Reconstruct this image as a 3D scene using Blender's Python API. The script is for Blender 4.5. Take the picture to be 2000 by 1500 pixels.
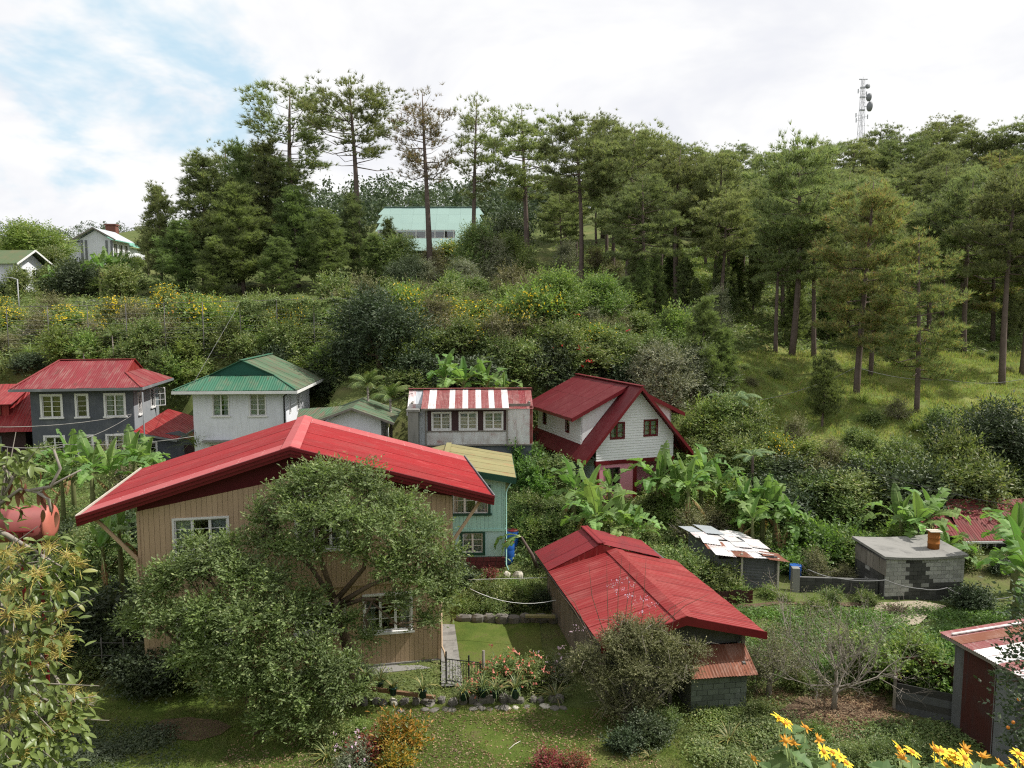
import bpy, math, random
import numpy as np
from mathutils import Vector, Matrix

# ------------------------------------------------------------------ camera, sky, sun, exposure
SC = bpy.context.scene
for o in list(bpy.data.objects):
    bpy.data.objects.remove(o, do_unlink=True)
COL = SC.collection
PITCH = math.atan(145 / 1500)
CAMZ = 13.0
cam_d = bpy.data.cameras.new('camera')
cam_d.sensor_width = 36.0
cam_d.lens = 27.0
cam_d.clip_start = 0.1
cam_d.clip_end = 3000
cam = bpy.data.objects.new('camera', cam_d)
COL.objects.link(cam)
cam.location = (0, 0, CAMZ)
cam.rotation_euler = (math.pi / 2 - PITCH, 0, 0)
SC.camera = cam

SUN_AZ, SUN_EL = math.radians(5), math.radians(52)      # from +X towards +Y
SUN_DIR = Vector((math.cos(SUN_EL) * math.cos(SUN_AZ), math.cos(SUN_EL) * math.sin(SUN_AZ), math.sin(SUN_EL)))
sun_d = bpy.data.lights.new('sun', 'SUN')
sun_d.energy = 4.9
sun_d.angle = math.radians(0.6)
sun_d.color = (1.0, 0.95, 0.87)
sun = bpy.data.objects.new('sun', sun_d)
COL.objects.link(sun)
sun.rotation_euler = SUN_DIR.to_track_quat('Z', 'Y').to_euler()

W = bpy.data.worlds.new('World')
SC.world = W
W.use_nodes = True
SC.view_settings.view_transform = 'Standard'
SC.view_settings.look = 'None'
SC.view_settings.gamma = 1.0
SC.view_settings.exposure = 0.27
SC.view_settings.use_curve_mapping = False
cy = SC.cycles
cy.max_bounces = 6
cy.diffuse_bounces = 3
cy.glossy_bounces = 3
cy.transmission_bounces = 4
cy.transparent_max_bounces = 6
cy.use_denoising = False
cy.sample_clamp_indirect = 3.0
cy.filter_width = 1.2
cy.caustics_reflective = False
cy.caustics_refractive = False


class NT:
    """small helper for node trees"""
    def __init__(s, tree):
        s.t = tree

    def n(s, typ, ins=None, **props):
        nd = s.t.nodes.new(typ)
        for k, v in props.items():
            setattr(nd, k, v)
        for k, v in (ins or {}).items():
            sock = nd.inputs[k]
            if isinstance(v, bpy.types.NodeSocket):
                s.t.links.new(v, sock)
            else:
                if isinstance(v, (tuple, list)) and len(v) == 3 and sock.type == 'RGBA':
                    v = (*v, 1)
                sock.default_value = v
        return nd

    def math(s, op, a, b=0.0, c=None, clamp=False):
        ins = {0: a, 1: b}
        if c is not None:
            ins[2] = c
        return s.n('ShaderNodeMath', ins, operation=op, use_clamp=clamp).outputs[0]

    def mix(s, f, a, b, mode='MIX'):
        nd = s.n('ShaderNodeMix', data_type='RGBA', blend_type=mode)
        for i, v in ((0, f), (6, a), (7, b)):
            if isinstance(v, bpy.types.NodeSocket):
                s.t.links.new(v, nd.inputs[i])
            elif i == 0:
                nd.inputs[0].default_value = v
            else:
                nd.inputs[i].default_value = (*v[:3], 1)
        return nd.outputs[2]

    def ramp(s, f, a, b):
        return s.n('ShaderNodeMapRange', {0: f, 1: a, 2: b, 3: 0.0, 4: 1.0}, interpolation_type='SMOOTHSTEP').outputs[0]

    def noise(s, vec, scale, detail=4.0, rough=0.55, dist=0.0):
        return s.n('ShaderNodeTexNoise', {'Vector': vec, 'Scale': scale, 'Detail': detail, 'Roughness': rough, 'Distortion': dist}).outputs[0]

    def scale(s, vec, sc):
        return s.n('ShaderNodeVectorMath', {0: vec, 1: sc}, operation='MULTIPLY').outputs[0]


def make_world():
    t = W.node_tree
    t.nodes.clear()
    k = NT(t)
    sky = k.n('ShaderNodeTexSky', sky_type='NISHITA', sun_disc=False, sun_elevation=SUN_EL,
              sun_rotation=math.pi / 2 - SUN_AZ, air_density=1.0, dust_density=1.5, ozone_density=1.0)
    d = k.n('ShaderNodeTexCoord').outputs['Generated']
    sep = k.n('ShaderNodeSeparateXYZ', {0: d})
    x, y, z = sep.outputs
    zz = k.math('ADD', k.math('MAXIMUM', z, 0.0), 0.33)
    p = k.n('ShaderNodeCombineXYZ', {0: k.math('DIVIDE', x, zz), 1: k.math('DIVIDE', y, zz), 2: 0.0}).outputs[0]
    n1 = k.noise(p, 1.25, 6.0, 0.55, 0.3)
    n2 = k.noise(p, 3.1, 5.0, 0.6, 0.2)
    n3 = k.noise(p, 0.55, 4.0, 0.5)
    # one broad break in the cloud towards the upper-left of the valley
    g0 = Vector((-0.455, 0.97, 0.24)).normalized()
    dot = k.n('ShaderNodeVectorMath', {0: d, 1: tuple(g0)}, operation='DOT_PRODUCT').outputs['Value']
    gap = k.ramp(dot, 0.978, 0.997)
    dens = k.math('ADD', k.math('MULTIPLY', n1, 0.9), k.math('MULTIPLY', n3, 0.5))
    dens = k.math('SUBTRACT', k.math('ADD', dens, 0.09), k.math('MULTIPLY', gap, 0.39))
    dens = k.math('ADD', dens, k.math('MULTIPLY', k.math('SUBTRACT', n2, 0.5), 1.15))
    cov = k.ramp(dens, 0.20, 0.51)
    cov = k.math('ADD', k.math('MULTIPLY', cov, 0.82), 0.18)
    ccol = k.mix(k.ramp(k.noise(p, 1.9, 5.0, 0.6, 0.4), 0.34, 0.62), (0.88, 0.895, 0.95), (1.04, 1.04, 1.04))
    skyc = k.mix(1.0, sky.outputs[0], (0.105, 0.105, 0.105), 'MULTIPLY')
    skyc = k.mix(0.8, skyc, (0.57, 0.86, 1.04))
    out = k.mix(cov, skyc, ccol)
    bg = k.n('ShaderNodeBackground', {0: out, 1: 0.82})
    o = k.n('ShaderNodeOutputWorld')
    t.links.new(bg.outputs[0], o.inputs[0])


make_world()

# ------------------------------------------------------------------ geometry helpers
def vec(*a):
    return Vector(a)


def ray(px, py):
    u, v = (px - 1000) / 1500, (750 - py) / 1500
    return Vector((u, math.cos(PITCH) + v * math.sin(PITCH), -math.sin(PITCH) + v * math.cos(PITCH)))


def P(px, py, Y):
    """the point of the place that a picture position shows at the distance Y"""
    d = ray(px, py)
    return Vector((0, 0, CAMZ)) + d * (Y / d.y)


def zat(py, Y):
    return P(1000, py, Y).z


def nrm(a):
    return a / np.maximum(np.linalg.norm(a, axis=-1, keepdims=True), 1e-9)


def add_uv(me):
    """box mapped UVs in metres: u runs level across a face, v up its slope"""
    uvl = me.uv_layers.new(name='UVMap')
    nl = len(me.loops)
    co = np.empty(len(me.vertices) * 3, np.float32)
    me.vertices.foreach_get('co', co)
    co = co.reshape(-1, 3)
    li = np.empty(nl, np.int32)
    me.loops.foreach_get('vertex_index', li)
    pn = np.empty(len(me.polygons) * 3, np.float32)
    me.polygons.foreach_get('normal', pn)
    pn = pn.reshape(-1, 3)
    pt = np.empty(len(me.polygons), np.int32)
    me.polygons.foreach_get('loop_total', pt)
    n = np.repeat(pn, pt, axis=0)
    t = np.stack([-n[:, 1], n[:, 0], np.zeros(len(n))], 1)
    flat = np.linalg.norm(t, axis=1) < 0.02
    t[flat] = (1, 0, 0)
    t = nrm(t)
    s = np.cross(n, t)
    c = co[li]
    uv = np.stack([(c * t).sum(1), (c * s).sum(1)], 1).astype(np.float32)
    uvl.data.foreach_set('uv', uv.ravel())


def mesh_np(name, V, F, mats, mi=None, smooth=False, uv=False):
    """mesh from numpy arrays; F is (n,3) or (n,4)"""
    V = np.asarray(V, np.float32)
    F = np.asarray(F, np.int32)
    me = bpy.data.meshes.new(name)
    k = F.shape[1]
    me.vertices.add(len(V))
    me.vertices.foreach_set('co', V.ravel())
    me.loops.add(F.size)
    me.loops.foreach_set('vertex_index', F.ravel())
    me.polygons.add(len(F))
    me.polygons.foreach_set('loop_start', np.arange(0, F.size, k, dtype=np.int32))
    if mi is not None:
        me.polygons.foreach_set('material_index', np.asarray(mi, np.int32))
    me.polygons.foreach_set('use_smooth', np.full(len(F), smooth, bool))
    for m in (mats if isinstance(mats, (list, tuple)) else [mats]):
        me.materials.append(m)
    me.update(calc_edges=True)
    if uv:
        add_uv(me)
    return me


def link(name, me, parent=None, mtx=None):
    o = bpy.data.objects.new(name, me)
    COL.objects.link(o)
    if parent is not None:
        o.parent = parent
    if mtx is not None:
        o.matrix_basis = mtx
    return o


def tag(o, label=None, cat=None, group=None, kind=None):
    for k, v in (('label', label), ('category', cat), ('group', group), ('kind', kind)):
        if v:
            o[k] = v
    return o


def thing(name, label, cat, loc=(0, 0, 0), rz=0.0, group=None, scale=1.0):
    o = bpy.data.objects.new(name, None)
    o.empty_display_size = 0.2
    COL.objects.link(o)
    o.location = loc
    o.rotation_euler = (0, 0, rz)
    o.scale = (scale,) * 3 if not isinstance(scale, (tuple, list)) else scale
    return tag(o, label, cat, group)


X_, Y_, Z_ = vec(1, 0, 0), vec(0, 1, 0), vec(0, 0, 1)


def clip2(poly, a, b, c):
    """keep the side a*x+b*y<=c of a convex polygon"""
    out = []
    for i in range(len(poly)):
        p, q = poly[i], poly[(i + 1) % len(poly)]
        dp, dq = a * p[0] + b * p[1] - c, a * q[0] + b * q[1] - c
        if dp <= 0:
            out.append(p)
        if dp * dq < 0:
            t = dp / (dp - dq)
            out.append((p[0] + t * (q[0] - p[0]), p[1] + t * (q[1] - p[1])))
    return out


def rect_clip(poly, x0, x1, y0, y1):
    for a, b, c in ((-1, 0, -x0), (1, 0, x1), (0, -1, -y0), (0, 1, y1)):
        poly = clip2(poly, a, b, c)
        if len(poly) < 3:
            return []
    return poly


def area2(p):
    return abs(sum(p[i][0] * p[(i + 1) % len(p)][1] - p[(i + 1) % len(p)][0] * p[i][1] for i in range(len(p)))) / 2


class MB:
    """collects faces, builds one mesh"""
    def __init__(s):
        s.v, s.f, s.m, s.sm = [], [], [], []

    def poly(s, pts, m=0, sm=False):
        b = len(s.v)
        s.v.extend(tuple(p) for p in pts)
        s.f.append(tuple(range(b, b + len(pts))))
        s.m.append(m)
        s.sm.append(sm)

    def hexa(s, c, m=0):
        """c: 8 corners, bottom ring 0-3 then top ring 4-7 (counter-clockwise from above)"""
        b = len(s.v)
        s.v.extend(tuple(p) for p in c)
        for f in ((3, 2, 1, 0), (4, 5, 6, 7), (0, 1, 5, 4), (1, 2, 6, 5), (2, 3, 7, 6), (3, 0, 4, 7)):
            s.f.append(tuple(b + i for i in f))
            s.m.append(m)
            s.sm.append(False)

    def box(s, x0, x1, y0, y1, z0, z1, m=0):
        s.hexa([(x0, y0, z0), (x1, y0, z0), (x1, y1, z0), (x0, y1, z0), (x0, y0, z1), (x1, y0, z1), (x1, y1, z1), (x0, y1, z1)], m)

    def fbox(s, O, R, U, N, x0, x1, u0, u1, n0, n1, m=0):
        """box in a frame: R along, U up, N outwards"""
        g = lambda x, u, n: O + R * x + U * u + N * n
        s.hexa([g(x0, u0, n1), g(x1, u0, n1), g(x1, u0, n0), g(x0, u0, n0), g(x0, u1, n1), g(x1, u1, n1), g(x1, u1, n0), g(x0, u1, n0)], m)

    def prism(s, pts, d, m=0):
        """polygon pts (3D) pushed by vector d; pts wound so that the normal is -d"""
        pts = [Vector(p) for p in pts]
        d = Vector(d)
        n = len(pts)
        nn = Vector((0, 0, 0))
        for i in range(n):
            nn += pts[i].cross(pts[(i + 1) % n])
        if nn.dot(d) > 0:
            pts = pts[::-1]
        b = len(s.v)
        s.v.extend(tuple(p) for p in pts)
        s.v.extend(tuple(p + d) for p in pts)
        fs = [tuple(range(b, b + n)), tuple(range(b + 2 * n - 1, b + n - 1, -1))]
        for i in range(n):
            j = (i + 1) % n
            fs.append((b + j, b + i, b + n + i, b + n + j))
        for f in fs:
            s.f.append(f)
            s.m.append(m)
            s.sm.append(False)

    def beam(s, p, q, w, h, m=0, up=None):
        p, q = Vector(p), Vector(q)
        a = (q - p).normalized()
        up = Vector(up) if up is not None else (Z_ if abs(a.z) < 0.95 else Y_)
        r = a.cross(up).normalized()
        u = r.cross(a)
        g = lambda c, i, j: c + r * (i * w / 2) + u * (j * h / 2)
        s.hexa([g(p, -1, -1), g(p, 1, -1), g(q, 1, -1), g(q, -1, -1), g(p, -1, 1), g(p, 1, 1), g(q, 1, 1), g(q, -1, 1)], m)

    def tube(s, pts, rad, seg=6, m=0, caps=True, sm=True):
        pts = [Vector(p) for p in pts]
        n = len(pts)
        if not isinstance(rad, (list, tuple, np.ndarray)):
            rad = [rad] * n
        b = len(s.v)
        prev = None
        for i in range(n):
            a = (pts[min(i + 1, n - 1)] - pts[max(i - 1, 0)])
            a = a.normalized() if a.length > 1e-9 else Z_.copy()
            r = prev if prev is not None else (X_ if abs(a.x) < 0.9 else Y_)
            r = (r - a * r.dot(a))
            r = r.normalized() if r.length > 1e-6 else a.orthogonal().normalized()
            prev = r
            u = a.cross(r)
            for k in range(seg):
                t = 2 * math.pi * k / seg
                s.v.append(tuple(pts[i] + (r * math.cos(t) + u * math.sin(t)) * rad[i]))
        for i in range(n - 1):
            for k in range(seg):
                k2 = (k + 1) % seg
                s.f.append((b + i * seg + k, b + i * seg + k2, b + (i + 1) * seg + k2, b + (i + 1) * seg + k))
                s.m.append(m)
                s.sm.append(sm)
        if caps:
            s.f.append(tuple(b + k for k in range(seg))[::-1])
            s.f.append(tuple(b + (n - 1) * seg + k for k in range(seg)))
            s.m += [m, m]
            s.sm += [False, False]

    def lathe(s, prof, seg=16, m=0, M=None):
        """prof: list of (radius, z)"""
        b = len(s.v)
        for r, z in prof:
            for k in range(seg):
                t = 2 * math.pi * k / seg
                p = Vector((r * math.cos(t), r * math.sin(t), z))
                s.v.append(tuple(M @ p if M is not None else p))
        for i in range(len(prof) - 1):
            for k in range(seg):
                k2 = (k + 1) % seg
                s.f.append((b + i * seg + k, b + i * seg + k2, b + (i + 1) * seg + k2, b + (i + 1) * seg + k))
                s.m.append(m)
                s.sm.append(True)
        s.f.append(tuple(b + k for k in range(seg))[::-1])
        s.f.append(tuple(b + (len(prof) - 1) * seg + k for k in range(seg)))
        s.m += [m, m]
        s.sm += [False, False]

    def mesh(s, name, mats):
        me = bpy.data.meshes.new(name)
        me.from_pydata(s.v, [], s.f)
        for x in (mats if isinstance(mats, (list, tuple)) else [mats]):
            me.materials.append(x)
        me.polygons.foreach_set('material_index', s.m)
        me.polygons.foreach_set('use_smooth', s.sm)
        me.update()
        add_uv(me)
        return me

    def build(s, name, mats, parent=None, mtx=None):
        return link(name, s.mesh(name, mats), parent, mtx)


# ------------------------------------------------------------------ materials
MATS = {}


def new_mat(name):
    m = bpy.data.materials.new(name)
    m.use_nodes = True
    m.node_tree.nodes.clear()
    MATS[name] = m
    return m, NT(m.node_tree)


def finish(k, col, rough=0.7, spec=0.3, bump=None, bstr=0.3, bdist=0.02, metal=0.0):
    ins = {'Base Color': col, 'Roughness': rough, 'Specular IOR Level': spec, 'Metallic': metal}
    if bump is not None:
        ins['Normal'] = k.n('ShaderNodeBump', {'Strength': bstr, 'Distance': bdist, 'Height': bump}).outputs[0]
    b = k.n('ShaderNodeBsdfPrincipled', ins)
    o = k.n('ShaderNodeOutputMaterial')
    k.t.links.new(b.outputs[0], o.inputs[0])
    return b


def paint(name, base, dirt=None, amount=0.5, scale=1.2, rough=0.65, spec=0.3, streak=0.0, corr=0.0, obj=0.0, bump=0.15, rust=None, rust_amt=0.4, fine=18.0, screws=False):
    """weathered paint, plaster, timber or sheet metal; corr = pitch of corrugation in metres"""
    m, k = new_mat(name)
    uv = k.n('ShaderNodeTexCoord').outputs['UV']
    oi = k.n('ShaderNodeObjectInfo').outputs['Random']
    off = k.n('ShaderNodeVectorMath', {0: uv, 1: k.n('ShaderNodeCombineXYZ', {0: k.math('MULTIPLY', oi, 17.0), 1: k.math('MULTIPLY', oi, 31.0), 2: 0.0}).outputs[0]}, operation='ADD').outputs[0]
    big = k.noise(off, scale, 5.0, 0.6)
    fin = k.noise(off, fine, 3.0, 0.6)
    col = k.mix(k.math('MULTIPLY', fin, 0.35), base, tuple(c * 0.72 for c in base))
    dirt = dirt or tuple(c * 0.45 for c in base)
    f = k.math('MULTIPLY', k.ramp(big, 0.45, 0.75), amount)
    col = k.mix(f, col, dirt)
    if streak:
        st = k.noise(k.scale(off, (7.0, 0.5, 1.0)), 1.0, 4.0, 0.65)
        col = k.mix(k.math('MULTIPLY', k.ramp(st, 0.5, 0.72), streak), col, dirt)
    if rust:
        r1 = k.noise(k.scale(off, (2.2, 0.7, 1.0)), 1.3, 6.0, 0.7)
        col = k.mix(k.math('MULTIPLY', k.ramp(r1, 0.62 - 0.25 * rust_amt, 0.72), 0.9), col, rust)
    if screws:
        su = k.n('ShaderNodeSeparateXYZ', {0: uv}).outputs
        a = k.math('LESS_THAN', k.math('FRACT', k.math('MULTIPLY', su[0], 2.9)), 0.14)
        b = k.math('LESS_THAN', k.math('FRACT', k.math('MULTIPLY', su[1], 1.15)), 0.045)
        c = k.ramp(k.noise(off, 2.0), .42, .55)
        col = k.mix(k.math('MULTIPLY', k.math('MULTIPLY', a, b), c), col, (0.62, 0.45, 0.42))
    if obj:
        hv = k.n('ShaderNodeHueSaturation', {'Value': k.math('ADD', k.math('MULTIPLY', oi, obj), 1.0 - obj / 2), 'Color': col})
        col = hv.outputs[0]
    h = fin
    bs, bd = bump, 0.02
    if corr:
        u = k.n('ShaderNodeSeparateXYZ', {0: uv}).outputs[0]
        w = k.math('SINE', k.math('MULTIPLY', u, 2 * math.pi / corr))
        h = k.math('ADD', k.math('MULTIPLY', w, 0.5), k.math('MULTIPLY', fin, 0.1))
        bs, bd = 0.55, corr * 0.3
    finish(k, col, rough, spec, h, bs, bd)
    return m


def plain(name, col, rough=0.6, spec=0.3, metal=0.0, var=0.25, scale=9.0):
    m, k = new_mat(name)
    c = k.n('ShaderNodeTexCoord').outputs['Object']
    n = k.noise(c, scale, 4.0, 0.6)
    cc = k.mix(n, tuple(x * (1 - var) for x in col), tuple(min(1, x * (1 + var)) for x in col))
    finish(k, cc, rough, spec, n, 0.15, 0.01, metal)
    return m


def leafy(name, c1, c2, c3=None, trans=0.35, rough=0.5, spec=0.35, objvar=0.35, p3=0.12, byobj=False, huevar=0.03):
    """leaf: colour differs from leaf to leaf and a little from plant to plant"""
    m, k = new_mat(name)
    g = k.n('ShaderNodeNewGeometry')
    r = g.outputs['Random Per Island']
    oi = k.n('ShaderNodeObjectInfo').outputs['Random']
    if byobj:
        r = k.math('FRACT', k.math('MULTIPLY', oi, 13.7))
    col = k.mix(r, c1, c2)
    if c3:
        r2 = k.math('FRACT', k.math('MULTIPLY', r, 37.7))
        col = k.mix(k.ramp(r2, 1 - p3 - 0.02, 1 - p3 + 0.02), col, c3)
    # sprays of one branch share their age and hue
    nz = k.noise(k.n('ShaderNodeTexCoord').outputs['Object'], 0.9, 2.0, 0.5)
    col = k.n('ShaderNodeHueSaturation', {'Hue': k.math('ADD', k.math('MULTIPLY', oi, huevar), 0.5 - huevar / 2),
                                          'Saturation': k.math('ADD', k.math('MULTIPLY', nz, 0.4), 0.76),
                                          'Value': k.math('ADD', k.math('MULTIPLY', k.math('FRACT', k.math('MULTIPLY', oi, 7.3)), objvar), k.math('ADD', k.math('MULTIPLY', nz, 0.9), 0.55 - objvar / 2)),
                                          'Color': col}).outputs[0]
    b = k.n('ShaderNodeBsdfPrincipled', {'Base Color': col, 'Roughness': rough, 'Specular IOR Level': spec})
    tcol = k.mix(1.0, col, (1.25, 1.3, 0.75), 'MULTIPLY')
    tr = k.n('ShaderNodeBsdfTranslucent', {'Color': tcol})
    mx = k.n('ShaderNodeMixShader', {0: trans, 1: b.outputs[0], 2: tr.outputs[0]})
    o = k.n('ShaderNodeOutputMaterial')
    k.t.links.new(mx.outputs[0], o.inputs[0])
    return m


def glass_mat():
    m, k = new_mat('window_glass')
    fr = k.n('ShaderNodeFresnel', {'IOR': 1.5}).outputs[0]
    a = k.n('ShaderNodeBsdfTransparent', {'Color': (0.8, 0.85, 0.85)})
    b = k.n('ShaderNodeBsdfGlossy', {'Color': (1, 1, 1), 'Roughness': 0.03})
    mx = k.n('ShaderNodeMixShader', {0: k.math('ADD', fr, 0.05, clamp=True), 1: a.outputs[0], 2: b.outputs[0]})
    o = k.n('ShaderNodeOutputMaterial')
    k.t.links.new(mx.outputs[0], o.inputs[0])
    return m


def ground_mat(name, cols, scales=(0.12, 0.9, 9.0), bstr=0.6):
    """cols: grass dark, grass light, earth, dry"""
    m, k = new_mat(name)
    c = k.n('ShaderNodeTexCoord').outputs['Object']
    a, b, f = k.noise(c, scales[0], 5.0, 0.6), k.noise(c, scales[1], 5.0, 0.65), k.noise(c, scales[2], 4.0, 0.7)
    col = k.mix(k.ramp(b, 0.3, 0.7), cols[0], cols[1])
    col = k.mix(k.ramp(a, 0.5, 0.68), col, cols[3])
    col = k.mix(k.ramp(k.math('ADD', k.math('MULTIPLY', b, 0.6), k.math('MULTIPLY', f, 0.4)), 0.52, 0.66), col, cols[2])
    col = k.mix(k.math('MULTIPLY', f, 0.6), col, tuple(x * 0.5 for x in cols[0]))
    finish(k, col, 0.95, 0.1, f, bstr, 0.08)
    return m


GLASS = glass_mat()
PT = paint
m_red = PT('red_roof_paint', (0.27, 0.014, 0.017), (0.19, 0.042, 0.038), 0.6, 0.45, 0.6, 0.15, obj=0.22, bump=0.12, streak=0.6, rust=(0.36, 0.060, 0.058), rust_amt=0.4)
m_red_pale = PT('faded_red_roof_paint', (0.40, 0.085, 0.088), (0.42, 0.16, 0.15), 0.5, 0.7, 0.6, 0.2, screws=True, obj=0.10, streak=0.45)
m_redtrim = PT('dark_red_trim_paint', (0.125, 0.007, 0.012), None, 0.4, 2.0, 0.45, 0.3)
m_maroon = PT('maroon_gable_paint', (0.085, 0.005, 0.010), None, 0.4, 2.0, 0.6, 0.25)
m_shedred = PT('shed_red_roof_paint', (0.235, 0.020, 0.021), (0.32, 0.085, 0.075), 0.55, 0.6, 0.5, 0.3, streak=0.8, obj=0.2, corr=0.19, rust=(0.20, 0.03, 0.03), rust_amt=0.35)
m_sheddark = PT('shed_old_red_roof_paint', (0.22, 0.020, 0.026), (0.10, 0.02, 0.025), 0.6, 0.8, 0.6, 0.25, streak=0.5, obj=0.14, corr=0.19)
m_greyred = PT('worn_red_corrugated_paint', (0.195, 0.024, 0.030), (0.25, 0.13, 0.115), 0.45, 0.8, 0.6, 0.25, streak=0.85, obj=0.16, corr=0.14, rust=(0.12, 0.045, 0.035), rust_amt=0.35)
m_oldred = PT('dull_rusted_red_sheet', (0.17, 0.032, 0.034), (0.22, 0.12, 0.10), 0.5, 0.7, 0.7, 0.2, streak=0.9, obj=0.2, corr=0.16, rust=(0.11, 0.05, 0.04), rust_amt=0.7)
m_pinkroof = PT('maroon_roof_paint', (0.120, 0.010, 0.015), (0.19, 0.05, 0.05), 0.4, 1.2, 0.55, 0.3, streak=0.35, obj=0.12)
m_green = PT('green_corrugated_paint', (0.040, 0.14, 0.085), (0.12, 0.16, 0.10), 0.6, 0.8, 0.6, 0.25, streak=0.7, obj=0.15, corr=0.16, rust=(0.13, 0.075, 0.05), rust_amt=0.3)
m_greenrust = PT('rusting_green_corrugated_paint', (0.075, 0.15, 0.085), (0.15, 0.11, 0.08), 0.7, 0.8, 0.7, 0.2, streak=0.9, obj=0.2, corr=0.16, rust=(0.15, 0.08, 0.06), rust_amt=0.75)
m_greengable = PT('green_gable_paint', (0.012, 0.085, 0.06), None, 0.4, 2.0, 0.6)
m_teal = PT('pale_teal_roof_paint', (0.30, 0.43, 0.39), (0.25, 0.37, 0.345), 0.5, 0.2, 0.55, 0.3, obj=0.06)
m_farroof = PT('far_green_roof_paint', (0.14, 0.36, 0.27), None, 0.3, 0.4, 0.6)
m_mossroof = PT('mossy_brown_green_roof_paint', (0.09, 0.13, 0.06), (0.15, 0.12, 0.06), 0.7, 0.5, 0.7, streak=0.6)
m_olive = PT('olive_yellow_roof_paint', (0.245, 0.225, 0.105), (0.16, 0.13, 0.06), 0.5, 0.9, 0.65, streak=0.4, obj=0.14, rust=(0.28, 0.12, 0.06), rust_amt=0.45)
m_white = PT('white_window_paint', (0.74, 0.74, 0.73), (0.45, 0.44, 0.42), 0.35, 2.5, 0.5)
m_whitewall = PT('whitewashed_plaster', (0.74, 0.76, 0.82), (0.36, 0.37, 0.38), 0.35, 0.6, 0.85, 0.1, streak=0.35, bump=0.3)
m_siding = PT('white_siding_paint', (0.74, 0.75, 0.76), (0.55, 0.55, 0.53), 0.4, 0.8, 0.6, streak=0.25)
m_shadeblue = PT('shade_blue_wall_paint', (0.52, 0.58, 0.68), (0.36, 0.38, 0.42), 0.4, 0.9, 0.8)  # bluish shade of a white side wall put into the colour; also frames
m_pinkwall = PT('pink_wall_paint', (0.62, 0.25, 0.32), (0.50, 0.22, 0.27), 0.4, 0.9, 0.8)
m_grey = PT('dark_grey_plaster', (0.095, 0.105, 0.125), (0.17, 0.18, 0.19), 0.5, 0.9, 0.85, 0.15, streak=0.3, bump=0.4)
m_greylit = PT('sunlit_grey_plaster', (0.25, 0.27, 0.29), (0.36, 0.37, 0.38), 0.5, 0.9, 0.85, 0.15, streak=0.3, bump=0.4)  # dark grey plaster lightened: sun on the side wall put into the colour
m_tan = PT('tan_board_paint', (0.50, 0.36, 0.24), (0.36, 0.25, 0.16), 0.35, 0.7, 0.6, 0.25, streak=0.3, obj=0.10)
m_turq = PT('turquoise_board_paint', (0.40, 0.70, 0.64), (0.28, 0.50, 0.45), 0.45, 0.8, 0.65, streak=0.5, obj=0.10)
m_turqpl = PT('turquoise_plaster', (0.48, 0.71, 0.75), (0.36, 0.52, 0.52), 0.45, 0.8, 0.8, streak=0.3)
m_dkgreen = PT('dark_green_trim_paint', (0.018, 0.075, 0.05), None, 0.4, 2.0, 0.5)
m_brickred = PT('red_stone_base_paint', (0.17, 0.045, 0.05), None, 0.5, 2.0, 0.8, obj=0.3)
m_conc = PT('weathered_concrete', (0.25, 0.245, 0.23), (0.09, 0.09, 0.085), 0.7, 0.5, 0.9, 0.1, streak=0.5, bump=0.5)
m_block = PT('concrete_block', (0.36, 0.36, 0.34), (0.14, 0.14, 0.13), 0.5, 1.0, 0.95, 0.1, streak=0.3, bump=0.6, obj=0.35)
m_blockdk = PT('mould_blackened_concrete_block', (0.075, 0.075, 0.07), (0.035, 0.035, 0.033), 0.6, 1.0, 0.95, 0.1, bump=0.6, obj=0.5)
m_blockgrn = PT('damp_green_grey_block', (0.13, 0.15, 0.13), (0.06, 0.07, 0.06), 0.6, 1.0, 0.95, 0.1, bump=0.6, obj=0.4)
m_mortar = PT('mortar', (0.17, 0.17, 0.16), None, 0.5, 2.0, 0.95, 0.1)
m_zinc = PT('galvanised_sheet', (0.42, 0.45, 0.48), (0.25, 0.26, 0.27), 0.5, 0.8, 0.45, 0.5, streak=0.4, obj=0.3)
m_zincwhite = PT('whitened_sheet', (0.64, 0.64, 0.64), (0.33, 0.27, 0.24), 0.6, 0.9, 0.55, 0.4, rust=(0.25, 0.065, 0.05), rust_amt=0.42, streak=0.9, obj=0.12)
m_zincred = PT('red_primer_sheet', (0.20, 0.042, 0.042), (0.36, 0.25, 0.23), 0.6, 1.0, 0.6, 0.3, rust=(0.13, 0.045, 0.04), rust_amt=0.35, streak=0.8, obj=0.2)
m_zincpatch = PT('flaking_red_and_white_sheet', (0.62, 0.62, 0.62), (0.28, 0.05, 0.05), 0.9, 1.2, 0.6, 0.3, streak=0.7, obj=0.15)
m_rust = PT('rusted_sheet', (0.20, 0.075, 0.045), (0.33, 0.22, 0.18), 0.5, 1.0, 0.8, 0.2, streak=0.7, obj=0.3)
m_rustdk = PT('dark_rusted_sheet', (0.075, 0.025, 0.02), (0.05, 0.045, 0.045), 0.6, 0.9, 0.8, 0.2, streak=0.7, obj=0.3)
m_tin = PT('dark_old_tin', (0.11, 0.115, 0.12), (0.05, 0.05, 0.05), 0.5, 1.0, 0.7, 0.3, streak=0.5, obj=0.3)
m_woodgrey = PT('weathered_grey_timber', (0.22, 0.20, 0.175), (0.10, 0.09, 0.08), 0.6, 1.5, 0.9, 0.1, streak=0.6, obj=0.3)
m_woodbrown = PT('brown_timber', (0.22, 0.13, 0.075), (0.11, 0.07, 0.045), 0.5, 1.5, 0.85, 0.15, streak=0.5)
m_gutter = PT('grey_gutter_paint', (0.16, 0.17, 0.18), (0.4, 0.4, 0.4), 0.3, 1.5, 0.6)
m_dark = plain('unlit_room', (0.05, 0.048, 0.045), 0.9, 0.1)
m_panel = PT('dark_brown_panel', (0.055, 0.028, 0.03), None, 0.4, 2.0, 0.7)
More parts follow.
